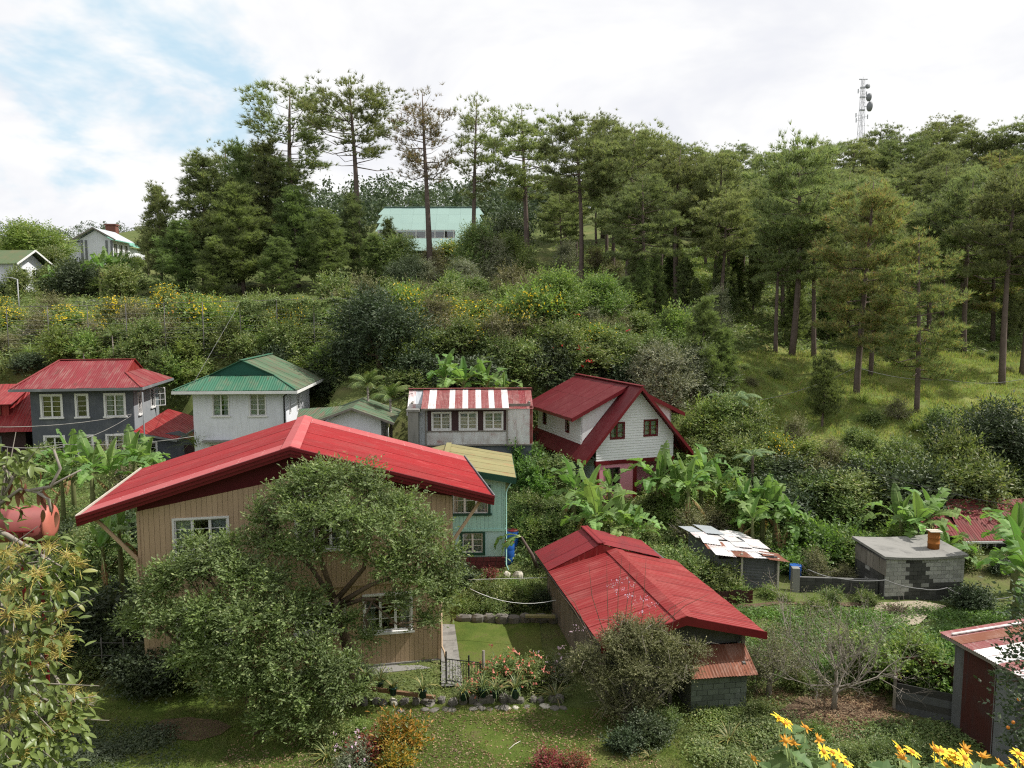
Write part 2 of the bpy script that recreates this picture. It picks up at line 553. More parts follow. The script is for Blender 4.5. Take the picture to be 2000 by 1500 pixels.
m_iron = plain('black_iron', (0.03, 0.03, 0.032), 0.55, 0.4)
m_mast = plain('pale_mast_steel', (0.42, 0.43, 0.45), 0.5, 0.4)
m_steel = plain('galvanised_steel', (0.30, 0.31, 0.32), 0.5, 0.5)
m_rustpost = plain('dull_fence_steel', (0.11, 0.105, 0.10), 0.7, 0.3)
m_cable = plain('grey_cable', (0.20, 0.20, 0.20), 0.7, 0.2)
m_cabledk = plain('black_cable', (0.03, 0.03, 0.03), 0.7, 0.2)
m_blue = plain('blue_plastic', (0.02, 0.09, 0.34), 0.4, 0.4)
m_pot = plain('dark_green_plastic', (0.012, 0.045, 0.035), 0.45, 0.4)
m_tank = PT('faded_pink_tank_paint', (0.25, 0.070, 0.066), (0.16, 0.05, 0.045), 0.6, 0.8, 0.6, 0.25, streak=0.4)
m_tankcap = PT('salmon_tank_end_paint', (0.44, 0.14, 0.10), (0.34, 0.11, 0.085), 0.4, 1.2, 0.55, 0.3)
m_drum = PT('rusty_orange_drum', (0.30, 0.11, 0.025), (0.13, 0.05, 0.02), 0.6, 2.5, 0.75, 0.2)
m_curtain = PT('pale_curtain_cloth', (0.74, 0.73, 0.72), (0.6, 0.58, 0.56), 0.4, 2.0, 0.9, 0.05)
m_curtainy = PT('mustard_curtain_cloth', (0.36, 0.25, 0.08), None, 0.4, 2.0, 0.9, 0.05)
m_stone = plain('dark_field_stone', (0.15, 0.14, 0.125), 0.9, 0.1, 0, 0.4, 5.0)
m_palestone = plain('pale_stone', (0.48, 0.45, 0.38), 0.9, 0.1, 0, 0.25, 5.0)
m_bricks = PT('red_brown_brick', (0.17, 0.07, 0.055), None, 0.5, 2.0, 0.9, obj=0.3)
m_bark = plain('pine_bark', (0.130, 0.100, 0.088), 0.95, 0.1, 0, 0.45, 3.0)
m_barkpale = plain('pale_grey_bark', (0.26, 0.23, 0.20), 0.95, 0.1, 0, 0.35, 6.0)
m_barkbrown = plain('brown_bark', (0.13, 0.095, 0.07), 0.95, 0.1, 0, 0.4, 6.0)
m_dish = plain('grey_dish', (0.20, 0.21, 0.22), 0.6, 0.3)
m_orange = plain('orange_fruit', (0.6, 0.2, 0.02), 0.5, 0.4)

l_pine = leafy('pine_needles', (0.152, 0.190, 0.086), (0.262, 0.308, 0.142), (0.33, 0.31, 0.14), 0.42, 0.55, 0.25, 0.5, 0.06)
l_pineold = leafy('browning_pine_needles', (0.16, 0.165, 0.08), (0.22, 0.17, 0.095), (0.30, 0.17, 0.085), 0.25, 0.6, 0.2, 0.25, 0.2)
l_pinewarm = leafy('yellowing_pine_needles', (0.19, 0.235, 0.090), (0.28, 0.325, 0.125), (0.40, 0.25, 0.11), 0.38, 0.6, 0.2, 0.25, 0.14)
l_pineyoung = leafy('young_pine_needles', (0.125, 0.178, 0.068), (0.220, 0.282, 0.100), None, 0.38, 0.55, 0.25, 0.3)
l_guava = leafy('small_tree_leaves', (0.108, 0.154, 0.054), (0.208, 0.278, 0.102), (0.32, 0.37, 0.16), 0.38, 0.5, 0.3, 0.0, 0.07, huevar=0.0)
l_dark = leafy('glossy_dark_leaves', (0.034, 0.055, 0.026), (0.075, 0.105, 0.048), (0.13, 0.16, 0.085), 0.2, 0.5, 0.3, 0.25, 0.06)
l_mid = leafy('shrub_leaves', (0.100, 0.155, 0.044), (0.200, 0.255, 0.080), (0.32, 0.33, 0.14), 0.35, 0.5, 0.35, 0.35, 0.08)
l_light = leafy('light_green_leaves', (0.13, 0.205, 0.045), (0.22, 0.30, 0.08), (0.32, 0.35, 0.12), 0.4, 0.5, 0.3, 0.3, 0.08)
l_grey = leafy('grey_green_leaves', (0.15, 0.175, 0.105), (0.23, 0.245, 0.16), (0.34, 0.34, 0.24), 0.25, 0.6, 0.25, 0.25, 0.1)
l_dry = leafy('olive_dry_leaves', (0.13, 0.135, 0.060), (0.21, 0.205, 0.105), (0.30, 0.27, 0.16), 0.25, 0.6, 0.2, 0.2, 0.1)
l_vine = leafy('vine_leaves', (0.085, 0.170, 0.035), (0.16, 0.27, 0.06), None, 0.4, 0.45, 0.35, 0.2)
l_banana = leafy('banana_leaf', (0.105, 0.205, 0.045), (0.20, 0.32, 0.09), None, 0.42, 0.55, 0.3, 0.4, byobj=True)
l_bananadry = leafy('dead_banana_leaf', (0.20, 0.13, 0.06), (0.30, 0.20, 0.10), None, 0.2, 0.8, 0.1, 0.3)
m_midrib = plain('banana_midrib', (0.30, 0.38, 0.14), 0.5, 0.3)
m_bstem = plain('banana_stem', (0.15, 0.16, 0.07), 0.7, 0.2, 0, 0.5, 4.0)
l_grass = leafy('grass_blades', (0.11, 0.155, 0.040), (0.19, 0.225, 0.065), (0.30, 0.26, 0.13), 0.3, 0.6, 0.2, 0.0, 0.12)
l_slope = leafy('hill_grass_blades', (0.19, 0.26, 0.065), (0.29, 0.345, 0.105), (0.40, 0.32, 0.15), 0.45, 0.7, 0.15, 0.0, 0.15)
l_strap = leafy('strap_leaves', (0.10, 0.15, 0.045), (0.20, 0.24, 0.09), (0.42, 0.36, 0.13), 0.3, 0.45, 0.35, 0.2, 0.2)
l_yellow = leafy('yellow_petals', (0.80, 0.55, 0.012), (0.86, 0.66, 0.02), None, 0.2, 0.6, 0.2, 0.0, huevar=0.0)
l_orangef = leafy('orange_petals', (0.66, 0.27, 0.01), (0.70, 0.36, 0.02), None, 0.3, 0.6, 0.2, 0.0, huevar=0.0)
l_redf = leafy('red_petals', (0.55, 0.015, 0.015), (0.62, 0.05, 0.03), None, 0.3, 0.6, 0.2, 0.0)
l_coral = leafy('coral_petals', (0.66, 0.15, 0.12), (0.72, 0.30, 0.24), None, 0.3, 0.6, 0.2, 0.0)
l_lilac = leafy('lilac_petals', (0.60, 0.38, 0.55), (0.72, 0.55, 0.68), None, 0.3, 0.6, 0.2, 0.0)
l_croton = leafy('croton_leaves', (0.28, 0.20, 0.02), (0.40, 0.22, 0.02), (0.08, 0.13, 0.02), 0.3, 0.45, 0.35, 0.2, 0.3)
l_redleaf = leafy('red_foliage', (0.20, 0.03, 0.03), (0.38, 0.10, 0.08), (0.10, 0.13, 0.04), 0.3, 0.5, 0.3, 0.2, 0.2)
l_litter = leafy('fallen_leaf_litter', (0.22, 0.15, 0.085), (0.36, 0.27, 0.16), (0.12, 0.06, 0.035), 0.1, 0.8, 0.1, 0.0, 0.3)
l_brownleaf = leafy('withered_leaves', (0.13, 0.05, 0.03), (0.22, 0.10, 0.06), None, 0.2, 0.8, 0.1, 0.2)
l_nearleaf = leafy('broad_leaf', (0.105, 0.155, 0.042), (0.20, 0.26, 0.075), (0.27, 0.28, 0.08), 0.35, 0.4, 0.45, 0.3, 0.10, byobj=True, huevar=0.01)
l_catkin = leafy('yellow_catkins', (0.40, 0.33, 0.09), (0.52, 0.45, 0.15), (0.34, 0.22, 0.08), 0.3, 0.7, 0.15, 0.2, 0.12, huevar=0.0)
l_sunleaf = leafy('sunflower_leaf', (0.10, 0.17, 0.055), (0.16, 0.24, 0.09), None, 0.4, 0.55, 0.25, 0.3)
l_fern = leafy('fern_frond', (0.11, 0.18, 0.08), (0.18, 0.26, 0.13), None, 0.35, 0.6, 0.2, 0.2)
l_palm = leafy('palm_frond', (0.07, 0.12, 0.03), (0.14, 0.19, 0.05), (0.26, 0.17, 0.06), 0.3, 0.45, 0.3, 0.3, 0.06)
g_main = ground_mat('rough_ground', ((0.085, 0.115, 0.034), (0.145, 0.175, 0.055), (0.15, 0.12, 0.075), (0.18, 0.18, 0.07)))
g_lawn = ground_mat('mown_grass', ((0.075, 0.115, 0.022), (0.13, 0.165, 0.035), (0.14, 0.11, 0.06), (0.15, 0.16, 0.05)), (0.25, 1.3, 14.0))
l_distant = leafy('distant_tree_leaves', (0.060, 0.088, 0.048), (0.105, 0.135, 0.070), None, 0.2, 0.6, 0.2, 0.3)
g_slope = ground_mat('sunny_hill_grass', ((0.125, 0.18, 0.045), (0.20, 0.25, 0.07), (0.22, 0.145, 0.09), (0.29, 0.275, 0.095)), (0.13, 0.55, 6.0))
g_bare = ground_mat('pale_bare_earth', ((0.36, 0.31, 0.23), (0.42, 0.37, 0.29), (0.27, 0.22, 0.16), (0.38, 0.33, 0.25)), (0.3, 1.2, 8.0))
g_soil = ground_mat('brown_leaf_littered_soil', ((0.12, 0.085, 0.055), (0.17, 0.12, 0.08), (0.09, 0.06, 0.04), (0.20, 0.14, 0.09)), (0.4, 1.6, 12.0))

# ------------------------------------------------------------------ the lie of the land
rng = np.random.default_rng(11)
_c = [(0, 0, 11.2), (-18, 0, 11.2), (18, 0, 11.2), (-60, 0, 11), (60, 0, 11), (0, -20, 11.4), (-60, -20, 11.4), (60, -20, 11.4),
      (0, 4, 9.9), (-12, 4, 9.7), (12, 4, 9.9), (0, 10, 5.4), (-15, 10, 5.2), (15, 10, 5.2), (-40, 10, 6), (40, 10, 6),
      (0, 17, 0.2), (-15, 17, 0.2), (15, 17, 0.2), (-40, 18, 1.5), (40, 18, 1.0),
      (0, 22, -.85), (-8, 22, -.85), (8, 22.5, -.9), (16, 22.5, -.95), (-15, 25, -.8), (0, 26, -.8), (8, 26, -.85), (14, 26, -.85),
      (-16, 28.5, -.7), (-5, 29, -.8), (2, 29, -.8), (12, 30, -.8), (20, 28, -.9), (1, 33, -.7), (8, 33, -.8), (15, 34, -.8), (22, 35, -.8), (30, 33, -.6),
      (-12, 33, -.4), (-22, 34, .2), (-1, 37.5, 0.0), (5, 39, .1), (10, 41, .1), (15, 40, -.4), (24, 41, -.4), (32, 42, 0),
      (-3, 44, 2.2), (-8, 45, 2.9), (-1, 46, 3.0), (-16, 45, 2.6), (-24, 43, 1.5), (-30, 49, 2.1), (-27, 50, 2.2), (-18, 50, 3.0), (-38, 48, 2.6), (-50, 50, 4),
      (6, 47, 1.2), (10, 48, .9), (16, 46, .3), (24, 46, 0), (32, 46, .3), (45, 45, 1.5),
      (20, 150, 28), (60, 150, 31.5), (100, 150, 33), (150, 150, 35), (-20, 150, 27), (-60, 150, 24), (-120, 150, 25), (-110, 200, 29), (-150, 260, 33), (-90, 135, 22.5), (-62, 128, 21), (-75, 300, 38), (-40, 140, 24),
      (0, 230, 40), (-20, 260, 44), (-120, 260, 40), (100, 230, 44), (220, 220, 44), (-220, 400, 48), (-110, 400, 51), (0, 400, 56), (150, 400, 55), (300, 300, 45),
      (-300, 250, 40), (0, 600, 40), (300, 600, 40), (-300, 600, 40), (-450, 400, 46), (450, 400, 50), (-450, 0, 10), (450, 0, 10), (-200, 100, 20), (200, 100, 24), (-120, 50, 8), (120, 50, 8)]
_px = [(100, 700, 62), (400, 700, 62), (700, 690, 62), (900, 700, 60), (1100, 660, 63), (1200, 700, 59),
       (100, 612, 76), (300, 612, 76), (500, 595, 80), (700, 590, 80), (900, 565, 82), (1050, 560, 82), (1150, 580, 80),
       (170, 520, 116), (40, 572, 94), (300, 565, 100), (800, 512, 108), (950, 515, 103), (1028, 530, 95),
       (1225, 582, 84), (1323, 605, 82), (1390, 615, 80), (1380, 550, 95), (1380, 505, 108),
       (1450, 760, 60), (1450, 700, 68), (1545, 697, 71), (1672, 772, 62), (1790, 807, 58), (1883, 690, 76), (1957, 752, 66),
       (1700, 832, 56), (1940, 840, 56), (1500, 842, 55), (1700, 940, 49), (1900, 940, 49)]
_c = np.array(_c + [tuple(P(*q)) for q in _px], float)


def _tps(r):
    return r * r * np.log(r + 1e-9)


def _fit(c):
    xy = c[:, :2] / 50
    n = len(c)
    r = np.linalg.norm(xy[:, None] - xy[None], axis=2)
    A = np.zeros((n + 3, n + 3))
    A[:n, :n] = _tps(r) + np.eye(n) * 0.004
    A[:n, n] = 1
    A[:n, n + 1:] = xy
    A[n, :n] = 1
    A[n + 1:, :n] = xy.T
    b = np.zeros(n + 3)
    b[:n] = c[:, 2]
    return np.linalg.solve(A, b), xy


_w, _xy = _fit(_c)
GX = np.concatenate([np.linspace(-460, -70, 40), np.arange(-66, 66.1, 0.8), np.linspace(70, 460, 40)])
GY = np.concatenate([np.linspace(-60, -4, 12), np.arange(-2, 62, 0.7), np.arange(62, 160, 1.8), np.linspace(162, 600, 50)])


def _eval(x, y):
    q = np.stack([x, y], 1) / 50
    out = np.empty(len(q))
    for i in range(0, len(q), 4000):
        r = np.linalg.norm(q[i:i + 4000, None] - _xy[None], axis=2)
        out[i:i + 4000] = _tps(r) @ _w[:len(_xy)] + _w[len(_xy)] + q[i:i + 4000] @ _w[len(_xy) + 1:]
    return out


_gx, _gy = np.meshgrid(GX, GY)
GZ = _eval(_gx.ravel(), _gy.ravel()).reshape(_gx.shape)


def _bumps(x, y):
    return (0.10 * np.sin(x * 0.9 + 1.3 * np.sin(y * 0.5)) * np.sin(y * 0.8 + x * 0.21) + 0.06 * np.sin(x * 2.1 + y * 1.3) * np.cos(y * 1.9 - x * 0.7))


_amp = np.where((_gy > 20) & (_gy < 31), 0.25, 1.0) + np.clip((_gy - 50) / 25, 0, 2.5)
GZ = GZ + _bumps(_gx, _gy) * _amp


def pad(x, y, deg, x0, x1, y0, y1, z):
    """level ground cut into the slope for a building"""
    a = math.radians(deg)
    u = (_gx - x) * math.cos(a) + (_gy - y) * math.sin(a)
    v = -(_gx - x) * math.sin(a) + (_gy - y) * math.cos(a)
    d = np.maximum(np.maximum(x0 - u, u - x1), np.maximum(y0 - v, v - y1))
    np.copyto(GZ, np.minimum(GZ, z + np.maximum(0, d - .4) * 2.2), where=d < 5)


for q in [(-21.05, 50.3, 3, 0, 6.05, 0, 7.6, 3.2), (-32.2, 51, 9, 0, 6.5, 0, 6, 2.6), (-10.7, 46.5, 4, -2, 3.3, 0, 5.2, 3.1), (-6.2, 46, 3, 0, 7.5, 0, 5.2, 3.0), (7.81, 48, 20, -3, 3, 0, 8.6, 1.0),
          (-4.1, 37.6, 2, 0, 3.8, 0, 5.2, -.2), (-41.2, 50, 9, 0, 8.2, 1, 7.2, 2.6), (-25.3, 51.2, 9, 0, 4.4, 0, 4.6, 2.6), (-13.45, 27, 11.5, 0, 11, 0, 7.4, -.8)]:
    pad(*q)


def ground(x, y):
    x, y = np.atleast_1d(np.asarray(x, float)), np.atleast_1d(np.asarray(y, float))
    i = np.clip(np.searchsorted(GX, x) - 1, 0, len(GX) - 2)
    j = np.clip(np.searchsorted(GY, y) - 1, 0, len(GY) - 2)
    fx = np.clip((x - GX[i]) / (GX[i + 1] - GX[i]), 0, 1)
    fy = np.clip((y - GY[j]) / (GY[j + 1] - GY[j]), 0, 1)
    return (GZ[j, i] * (1 - fx) + GZ[j, i + 1] * fx) * (1 - fy) + (GZ[j + 1, i] * (1 - fx) + GZ[j + 1, i + 1] * fx) * fy


def gz(x, y):
    return float(ground(x, y)[0])


def gnormal(x, y):
    e = 0.5
    return nrm(np.stack([ground(x - e, y) - ground(x + e, y), ground(x, y - e) - ground(x, y + e), np.full(len(np.atleast_1d(x)), 2 * e)], 1))


def hit(px, py, y0=15.0, y1=500.0):
    """where the sight line through a picture position meets the ground"""
    d = ray(px, py)
    ys = np.concatenate([np.arange(y0, 120, 0.1), np.arange(120, y1, 0.5)])
    s = ys / d.y
    below = CAMZ + d.z * s < ground(d.x * s, ys)
    k = int(np.argmax(below)) if below.any() else len(ys) - 1
    return Vector((d.x * s[k], ys[k], gz(d.x * s[k], ys[k])))


def make_terrain():
    ny, nx = GZ.shape
    V = np.stack([_gx.ravel(), _gy.ravel(), GZ.ravel()], 1)
    idx = np.arange(nx * ny).reshape(ny, nx)
    F = np.stack([idx[:-1, :-1].ravel(), idx[:-1, 1:].ravel(), idx[1:, 1:].ravel(), idx[1:, :-1].ravel()], 1)
    o = link('ground', mesh_np('ground', V, F, g_main, smooth=True))
    tag(o, 'rough green hillside and valley floor under the houses and trees', kind='structure')


make_terrain()


def sheet_on_ground(name, outline, lift, mat, label, step=0.35):
    """a thin sheet that follows the ground inside a convex outline"""
    mb = MB()
    xs = [p[0] for p in outline]
    ys = [p[1] for p in outline]
    ux = np.arange(min(xs), max(xs) + step, step)
    uy = np.arange(min(ys), max(ys) + step, step)
    for i in range(len(ux) - 1):
        for j in range(len(uy) - 1):
            c = rect_clip(list(outline), ux[i], ux[i + 1], uy[j], uy[j + 1])
            if len(c) >= 3 and area2(c) > 1e-4:
                n = len(c)
                ar = sum(c[k][0] * c[(k + 1) % n][1] - c[(k + 1) % n][0] * c[k][1] for k in range(n))
                if ar < 0:
                    c = c[::-1]
                mb.poly([(p[0], p[1], gz(p[0], p[1]) + lift) for p in c])
    o = mb.build(name, mat)
    return tag(o, label, kind='structure')


def outline(pix, y0=15):
    return [tuple(hit(px, py, y0)[:2]) for px, py in pix]


sheet_on_ground('lawn', [(-13, 19.5), (6.0, 19.5), (4.8, 25.4), (-15, 27.2)], 0.03, g_lawn, 'mown front lawn strewn with fallen leaves below the tan house')
sheet_on_ground('back_lawn', outline([(868, 1300), (1062, 1300), (1052, 1204), (884, 1204)]), 0.05, g_lawn, 'small bright lawn between the tan house and the red-roofed shed')
sheet_on_ground('path', outline([(862, 1345), (905, 1345), (888, 1225), (862, 1225)]), 0.08, m_conc, 'pale concrete path along the side of the tan house')
sheet_on_ground('earth_patch', outline([(1690, 1235), (1795, 1222), (1850, 1186), (1795, 1176), (1712, 1180)]), 0.06, g_bare, 'heap of pale bare earth in front of the concrete block shed')
sheet_on_ground('soil_patch', outline([(1500, 1405), (1600, 1440), (1720, 1430), (1730, 1365), (1560, 1365)]), 0.04, g_soil, 'brown leaf-littered soil round the foot of the bare tree')
sheet_on_ground('dirt_track', outline([(1440, 1190), (1690, 1185), (1690, 1178), (1440, 1183)]), 0.03, g_soil, 'narrow pale dirt track above the green ground cover')
sheet_on_ground('hillside', outline([(1402, 870), (1560, 905), (1800, 905), (2280, 870), (2280, 690), (1500, 672), (1402, 700)], 45), 0.10, g_slope, 'open sunny grass slope below the pine wood', .8)
sheet_on_ground('clearing', outline([(1325, 612), (1420, 612), (1420, 500), (1325, 500)], 70), 0.12, g_slope, 'sunlit grass clearing among the pine trunks', .9)
sheet_on_ground('worn_earth', outline([(290, 1428), (330, 1446), (385, 1452), (432, 1440), (452, 1424), (425, 1410), (370, 1404), (318, 1411)], 18), 0.06, g_soil, 'worn brown earth beside the clover at the lawn corner')

# ------------------------------------------------------------------ building helpers
def wall(mb, O, R, N, poly, holes, t, m=0, xs=None):
    """upright wall: polygon (along R, up) with rectangular holes, thickness t behind the face"""
    px = [p[0] for p in poly]
    pz = [p[1] for p in poly]
    xs = sorted(set([min(px), max(px)] + [h[0] for h in holes] + [h[0] + h[2] for h in holes] + (xs or [])))
    for a, b in zip(xs[:-1], xs[1:]):
        if b - a < 1e-4:
            continue
        for c in column(poly, holes, a, b, min(pz), max(pz)):
            mb.prism([O + R * p[0] + Z_ * p[1] for p in c], -N * t, m)


def column(poly, holes, a, b, z0, z1):
    mid = (a + b) / 2
    zs, out = z0, []
    for h in sorted([h for h in holes if h[0] < mid < h[0] + h[2]], key=lambda h: h[1]):
        out.append((zs, h[1]))
        zs = h[1] + h[3]
    out.append((zs, z1))
    res = []
    for u, v in out:
        if v - u > 1e-4:
            c = rect_clip(list(poly), a, b, u, v)
            if len(c) >= 3 and area2(c) > 1e-4:
                res.append(c)
    return res


def boards(parent, O, R, N, poly, holes, pitch, gap, t, mat, name='board'):
    """upright boards, each its own part"""
    px = [p[0] for p in poly]
    pz = [p[1] for p in poly]
    x = min(px)
    r = random.Random(int(pitch * 1000) + len(poly))
    cache = {}
    while x < max(px) - 0.02:
        b = min(x + pitch - gap, max(px))
        dn = r.uniform(-0.003, 0.003)
        cuts = sorted(set([x, b] + [c for h in holes for c in (h[0], h[0] + h[2]) if x + 0.005 < c < b - 0.005]))
        if len(cuts) == 2:
            groups = [[c] for c in column(poly, holes, x, b, min(pz), max(pz))]
        else:
            groups = [[c for u, v in zip(cuts[:-1], cuts[1:]) for c in column(poly, holes, u, v, min(pz), max(pz))]]
        for g in groups:
            if g:
                mb = MB()
                for c in g:
                    mb.prism([R * (p[0] - x) + Z_ * p[1] for p in c], -N * t)
                mb.build(name, mat, parent, Matrix.Translation(O + R * x + N * dn))
        x += pitch


def plane_frame(pts):
    pts = [Vector(p) for p in pts]
    n = Vector((0, 0, 0))
    for i in range(len(pts)):
        n += (pts[i] - pts[0]).cross(pts[(i + 1) % len(pts)] - pts[0])
    n.normalize()
    if n.z < 0:
        n = -n
    t = Z_.cross(n).normalized()
    s = n.cross(t)
    return pts[0], t, s, n


def slope(parent, pts, mat, width=0.85, rows=1, thick=0.014, name='roof_sheet', mats=None, seed=1, lift=0.0, across=False):
    """a roof slope of separate sheets, clipped to its outline; mats gives a sheet its own material"""
    O, t, s, n = plane_frame(pts)
    if across:
        t, s = s, -t
    p2 = [((Vector(p) - O).dot(t), (Vector(p) - O).dot(s)) for p in pts]
    x0, x1 = min(p[0] for p in p2), max(p[0] for p in p2)
    y0, y1 = min(p[1] for p in p2), max(p[1] for p in p2)
    r = random.Random(seed)
    nx = max(1, round((x1 - x0) / width))
    w = (x1 - x0) / nx
    h = (y1 - y0) / rows
    k = 0
    for j in range(rows):
        for i in range(nx):
            c = rect_clip(p2, x0 + i * w + 0.002, x0 + (i + 1) * w - 0.002, y0 + j * h, y0 + (j + 1) * h + (0.05 if j < rows - 1 else 0))
            if len(c) < 3 or area2(c) < 0.004:
                continue
            mb = MB()
            z = lift + 0.012 * ((i % 2) + 0.5 * (j % 2)) + r.uniform(0, 0.004)
            cx = sum(q[0] for q in c) / len(c)
            cyy = sum(q[1] for q in c) / len(c)
            C0 = O + t * cx + s * cyy
            mb.prism([t * (q[0] - cx) + s * (q[1] - cyy) for q in c], -n * thick)
            mm = mats(i, j, nx, rows, r) if mats else mat
            mb.build(name, mm, parent, Matrix.Translation(C0 + n * z))
            k += 1


def corr_sheet(parent, O, R, D, w, l, mat, name='roof_sheet', pitch=0.076, amp=0.011, sag=0.0, seg=4):
    """a sheet of real corrugations: R across, D along, 6 mm thick at its edges"""
    R, D = Vector(R).normalized(), Vector(D).normalized()
    N = R.cross(D).normalized()
    if N.z < -0.01 or (abs(N.z) <= 0.01 and N.y > 0):
        N = -N
    nu = max(2, int(round(w / pitch)) * seg)
    V, F = [], []
    for j in range(3):
        v = l * j / 2
        for i in range(nu + 1):
            u = w * i / nu
            V.append(R * u + D * v + N * (amp * math.sin(2 * math.pi * u / pitch) - sag * math.sin(math.pi * j / 2)))
    b = nu + 1
    for j in range(2):
        for i in range(nu):
            F.append((j * b + i, j * b + i + 1, (j + 1) * b + i + 1, (j + 1) * b + i))
    me = mesh_np(name, [tuple(p) for p in V], F, mat, smooth=True, uv=True)
    return link(name, me, parent, Matrix.Translation(O))


def window(parent, O, R, N, w, h, cols=2, rows=4, mframe=None, trim=0.09, curtain=m_curtain, sill=True, mid=0.06, mtrim=None, drape=0.8, open_gap=None):
    """casement window in a hole whose lower left corner on the wall face is O"""
    mframe = mframe or m_white
    mtrim = mtrim or mframe
    U = Z_
    mb = MB()
    B = lambda *a, m=0: mb.fbox(O, R, U, N, *a, m)
    if trim:
        B(-trim, 0, -0.0, h, -0.02, 0.045, m=1)
        B(w, w + trim, -0.0, h, -0.02, 0.045, m=1)
        B(-trim, w + trim, h, h + trim, -0.02, 0.05, m=1)
        if sill:
            B(-trim - 0.06, w + trim + 0.06, -0.10, 0.0, -0.02, 0.11, m=1)
        else:
            B(-trim, w + trim, -trim, 0.0, -0.02, 0.05, m=1)
    f = 0.05
    cw = w / cols
    for c in range(cols):                                   # sash frames
        x0, x1 = c * cw, (c + 1) * cw
        B(x0, x0 + f, 0, h, -0.075, -0.03)
        B(x1 - f, x1, 0, h, -0.075, -0.03)
        B(x0 + f, x1 - f, 0, f, -0.075, -0.03)
        B(x0 + f, x1 - f, h - f, h, -0.075, -0.03)
        for r in range(1, rows):
            z = f + (h - 2 * f) * r / rows
            B(x0 + f, x1 - f, z - 0.012, z + 0.012, -0.068, -0.037)
    win = mb.build('window', [mframe, mtrim], parent)
    ph = (h - 2 * f) / rows - 0.024
    pm = MB()
    pm.fbox(vec(0, 0, 0), R, U, N, 0, cw - 2 * f, 0, ph, -0.003, 0.003)
    me = pm.mesh('pane', GLASS)
    for c in range(cols):
        for r in range(rows):
            link('pane', me, win, Matrix.Translation(O + R * (c * cw + f) + U * (f + (h - 2 * f) * r / rows + 0.012) - N * 0.052))
    if curtain:
        cb = MB()
        rr = random.Random(int(O.x * 77 + O.z * 31 + w * 100))
        for c in range(2):
            n = 10
            wd = w / 2 * rr.uniform(drape - 0.2, min(1.0, drape + 0.1))
            xs = [(c * w - 0.03 if c == 0 else w + 0.03 - wd) + wd * i / n for i in range(n + 1)]
            for i in range(n):
                za, zb = -0.17 - 0.03 * (i % 2), -0.17 - 0.03 * ((i + 1) % 2)
                cb.poly([O + R * xs[i] + U * (-0.05) + N * za, O + R * xs[i + 1] + U * (-0.05) + N * zb,
                         O + R * xs[i + 1] + U * (h + 0.05) + N * zb, O + R * xs[i] + U * (h + 0.05) + N * za])
        cb.build('curtain', curtain, win)
    return win


def shell(mb, w, d, h, t=0.12, z0=-1.5, m=0, left=True, back=True):
    """the closed sides of a house whose front and right walls are built apart"""
    if left:
        mb.box(-0.0, t, t, d - t, z0, h, m)
    if back:
        mb.box(0, w, d - t, d, z0, h, m)
    mb.box(t, w - t, t, d - t, z0, z0 + 0.1, m)


def floors(h, w, d, *zs):
    for z in zs:
        mb = MB()
        mb.box(.16, w - .16, .18, d - .16, z, z + .08)
        mb.build('floor', m_dark, h)


def house_root(name, label, cat, X, Y, z, deg, group=None):
    return thing(name, label, cat, (X, Y, z), math.radians(deg), group)


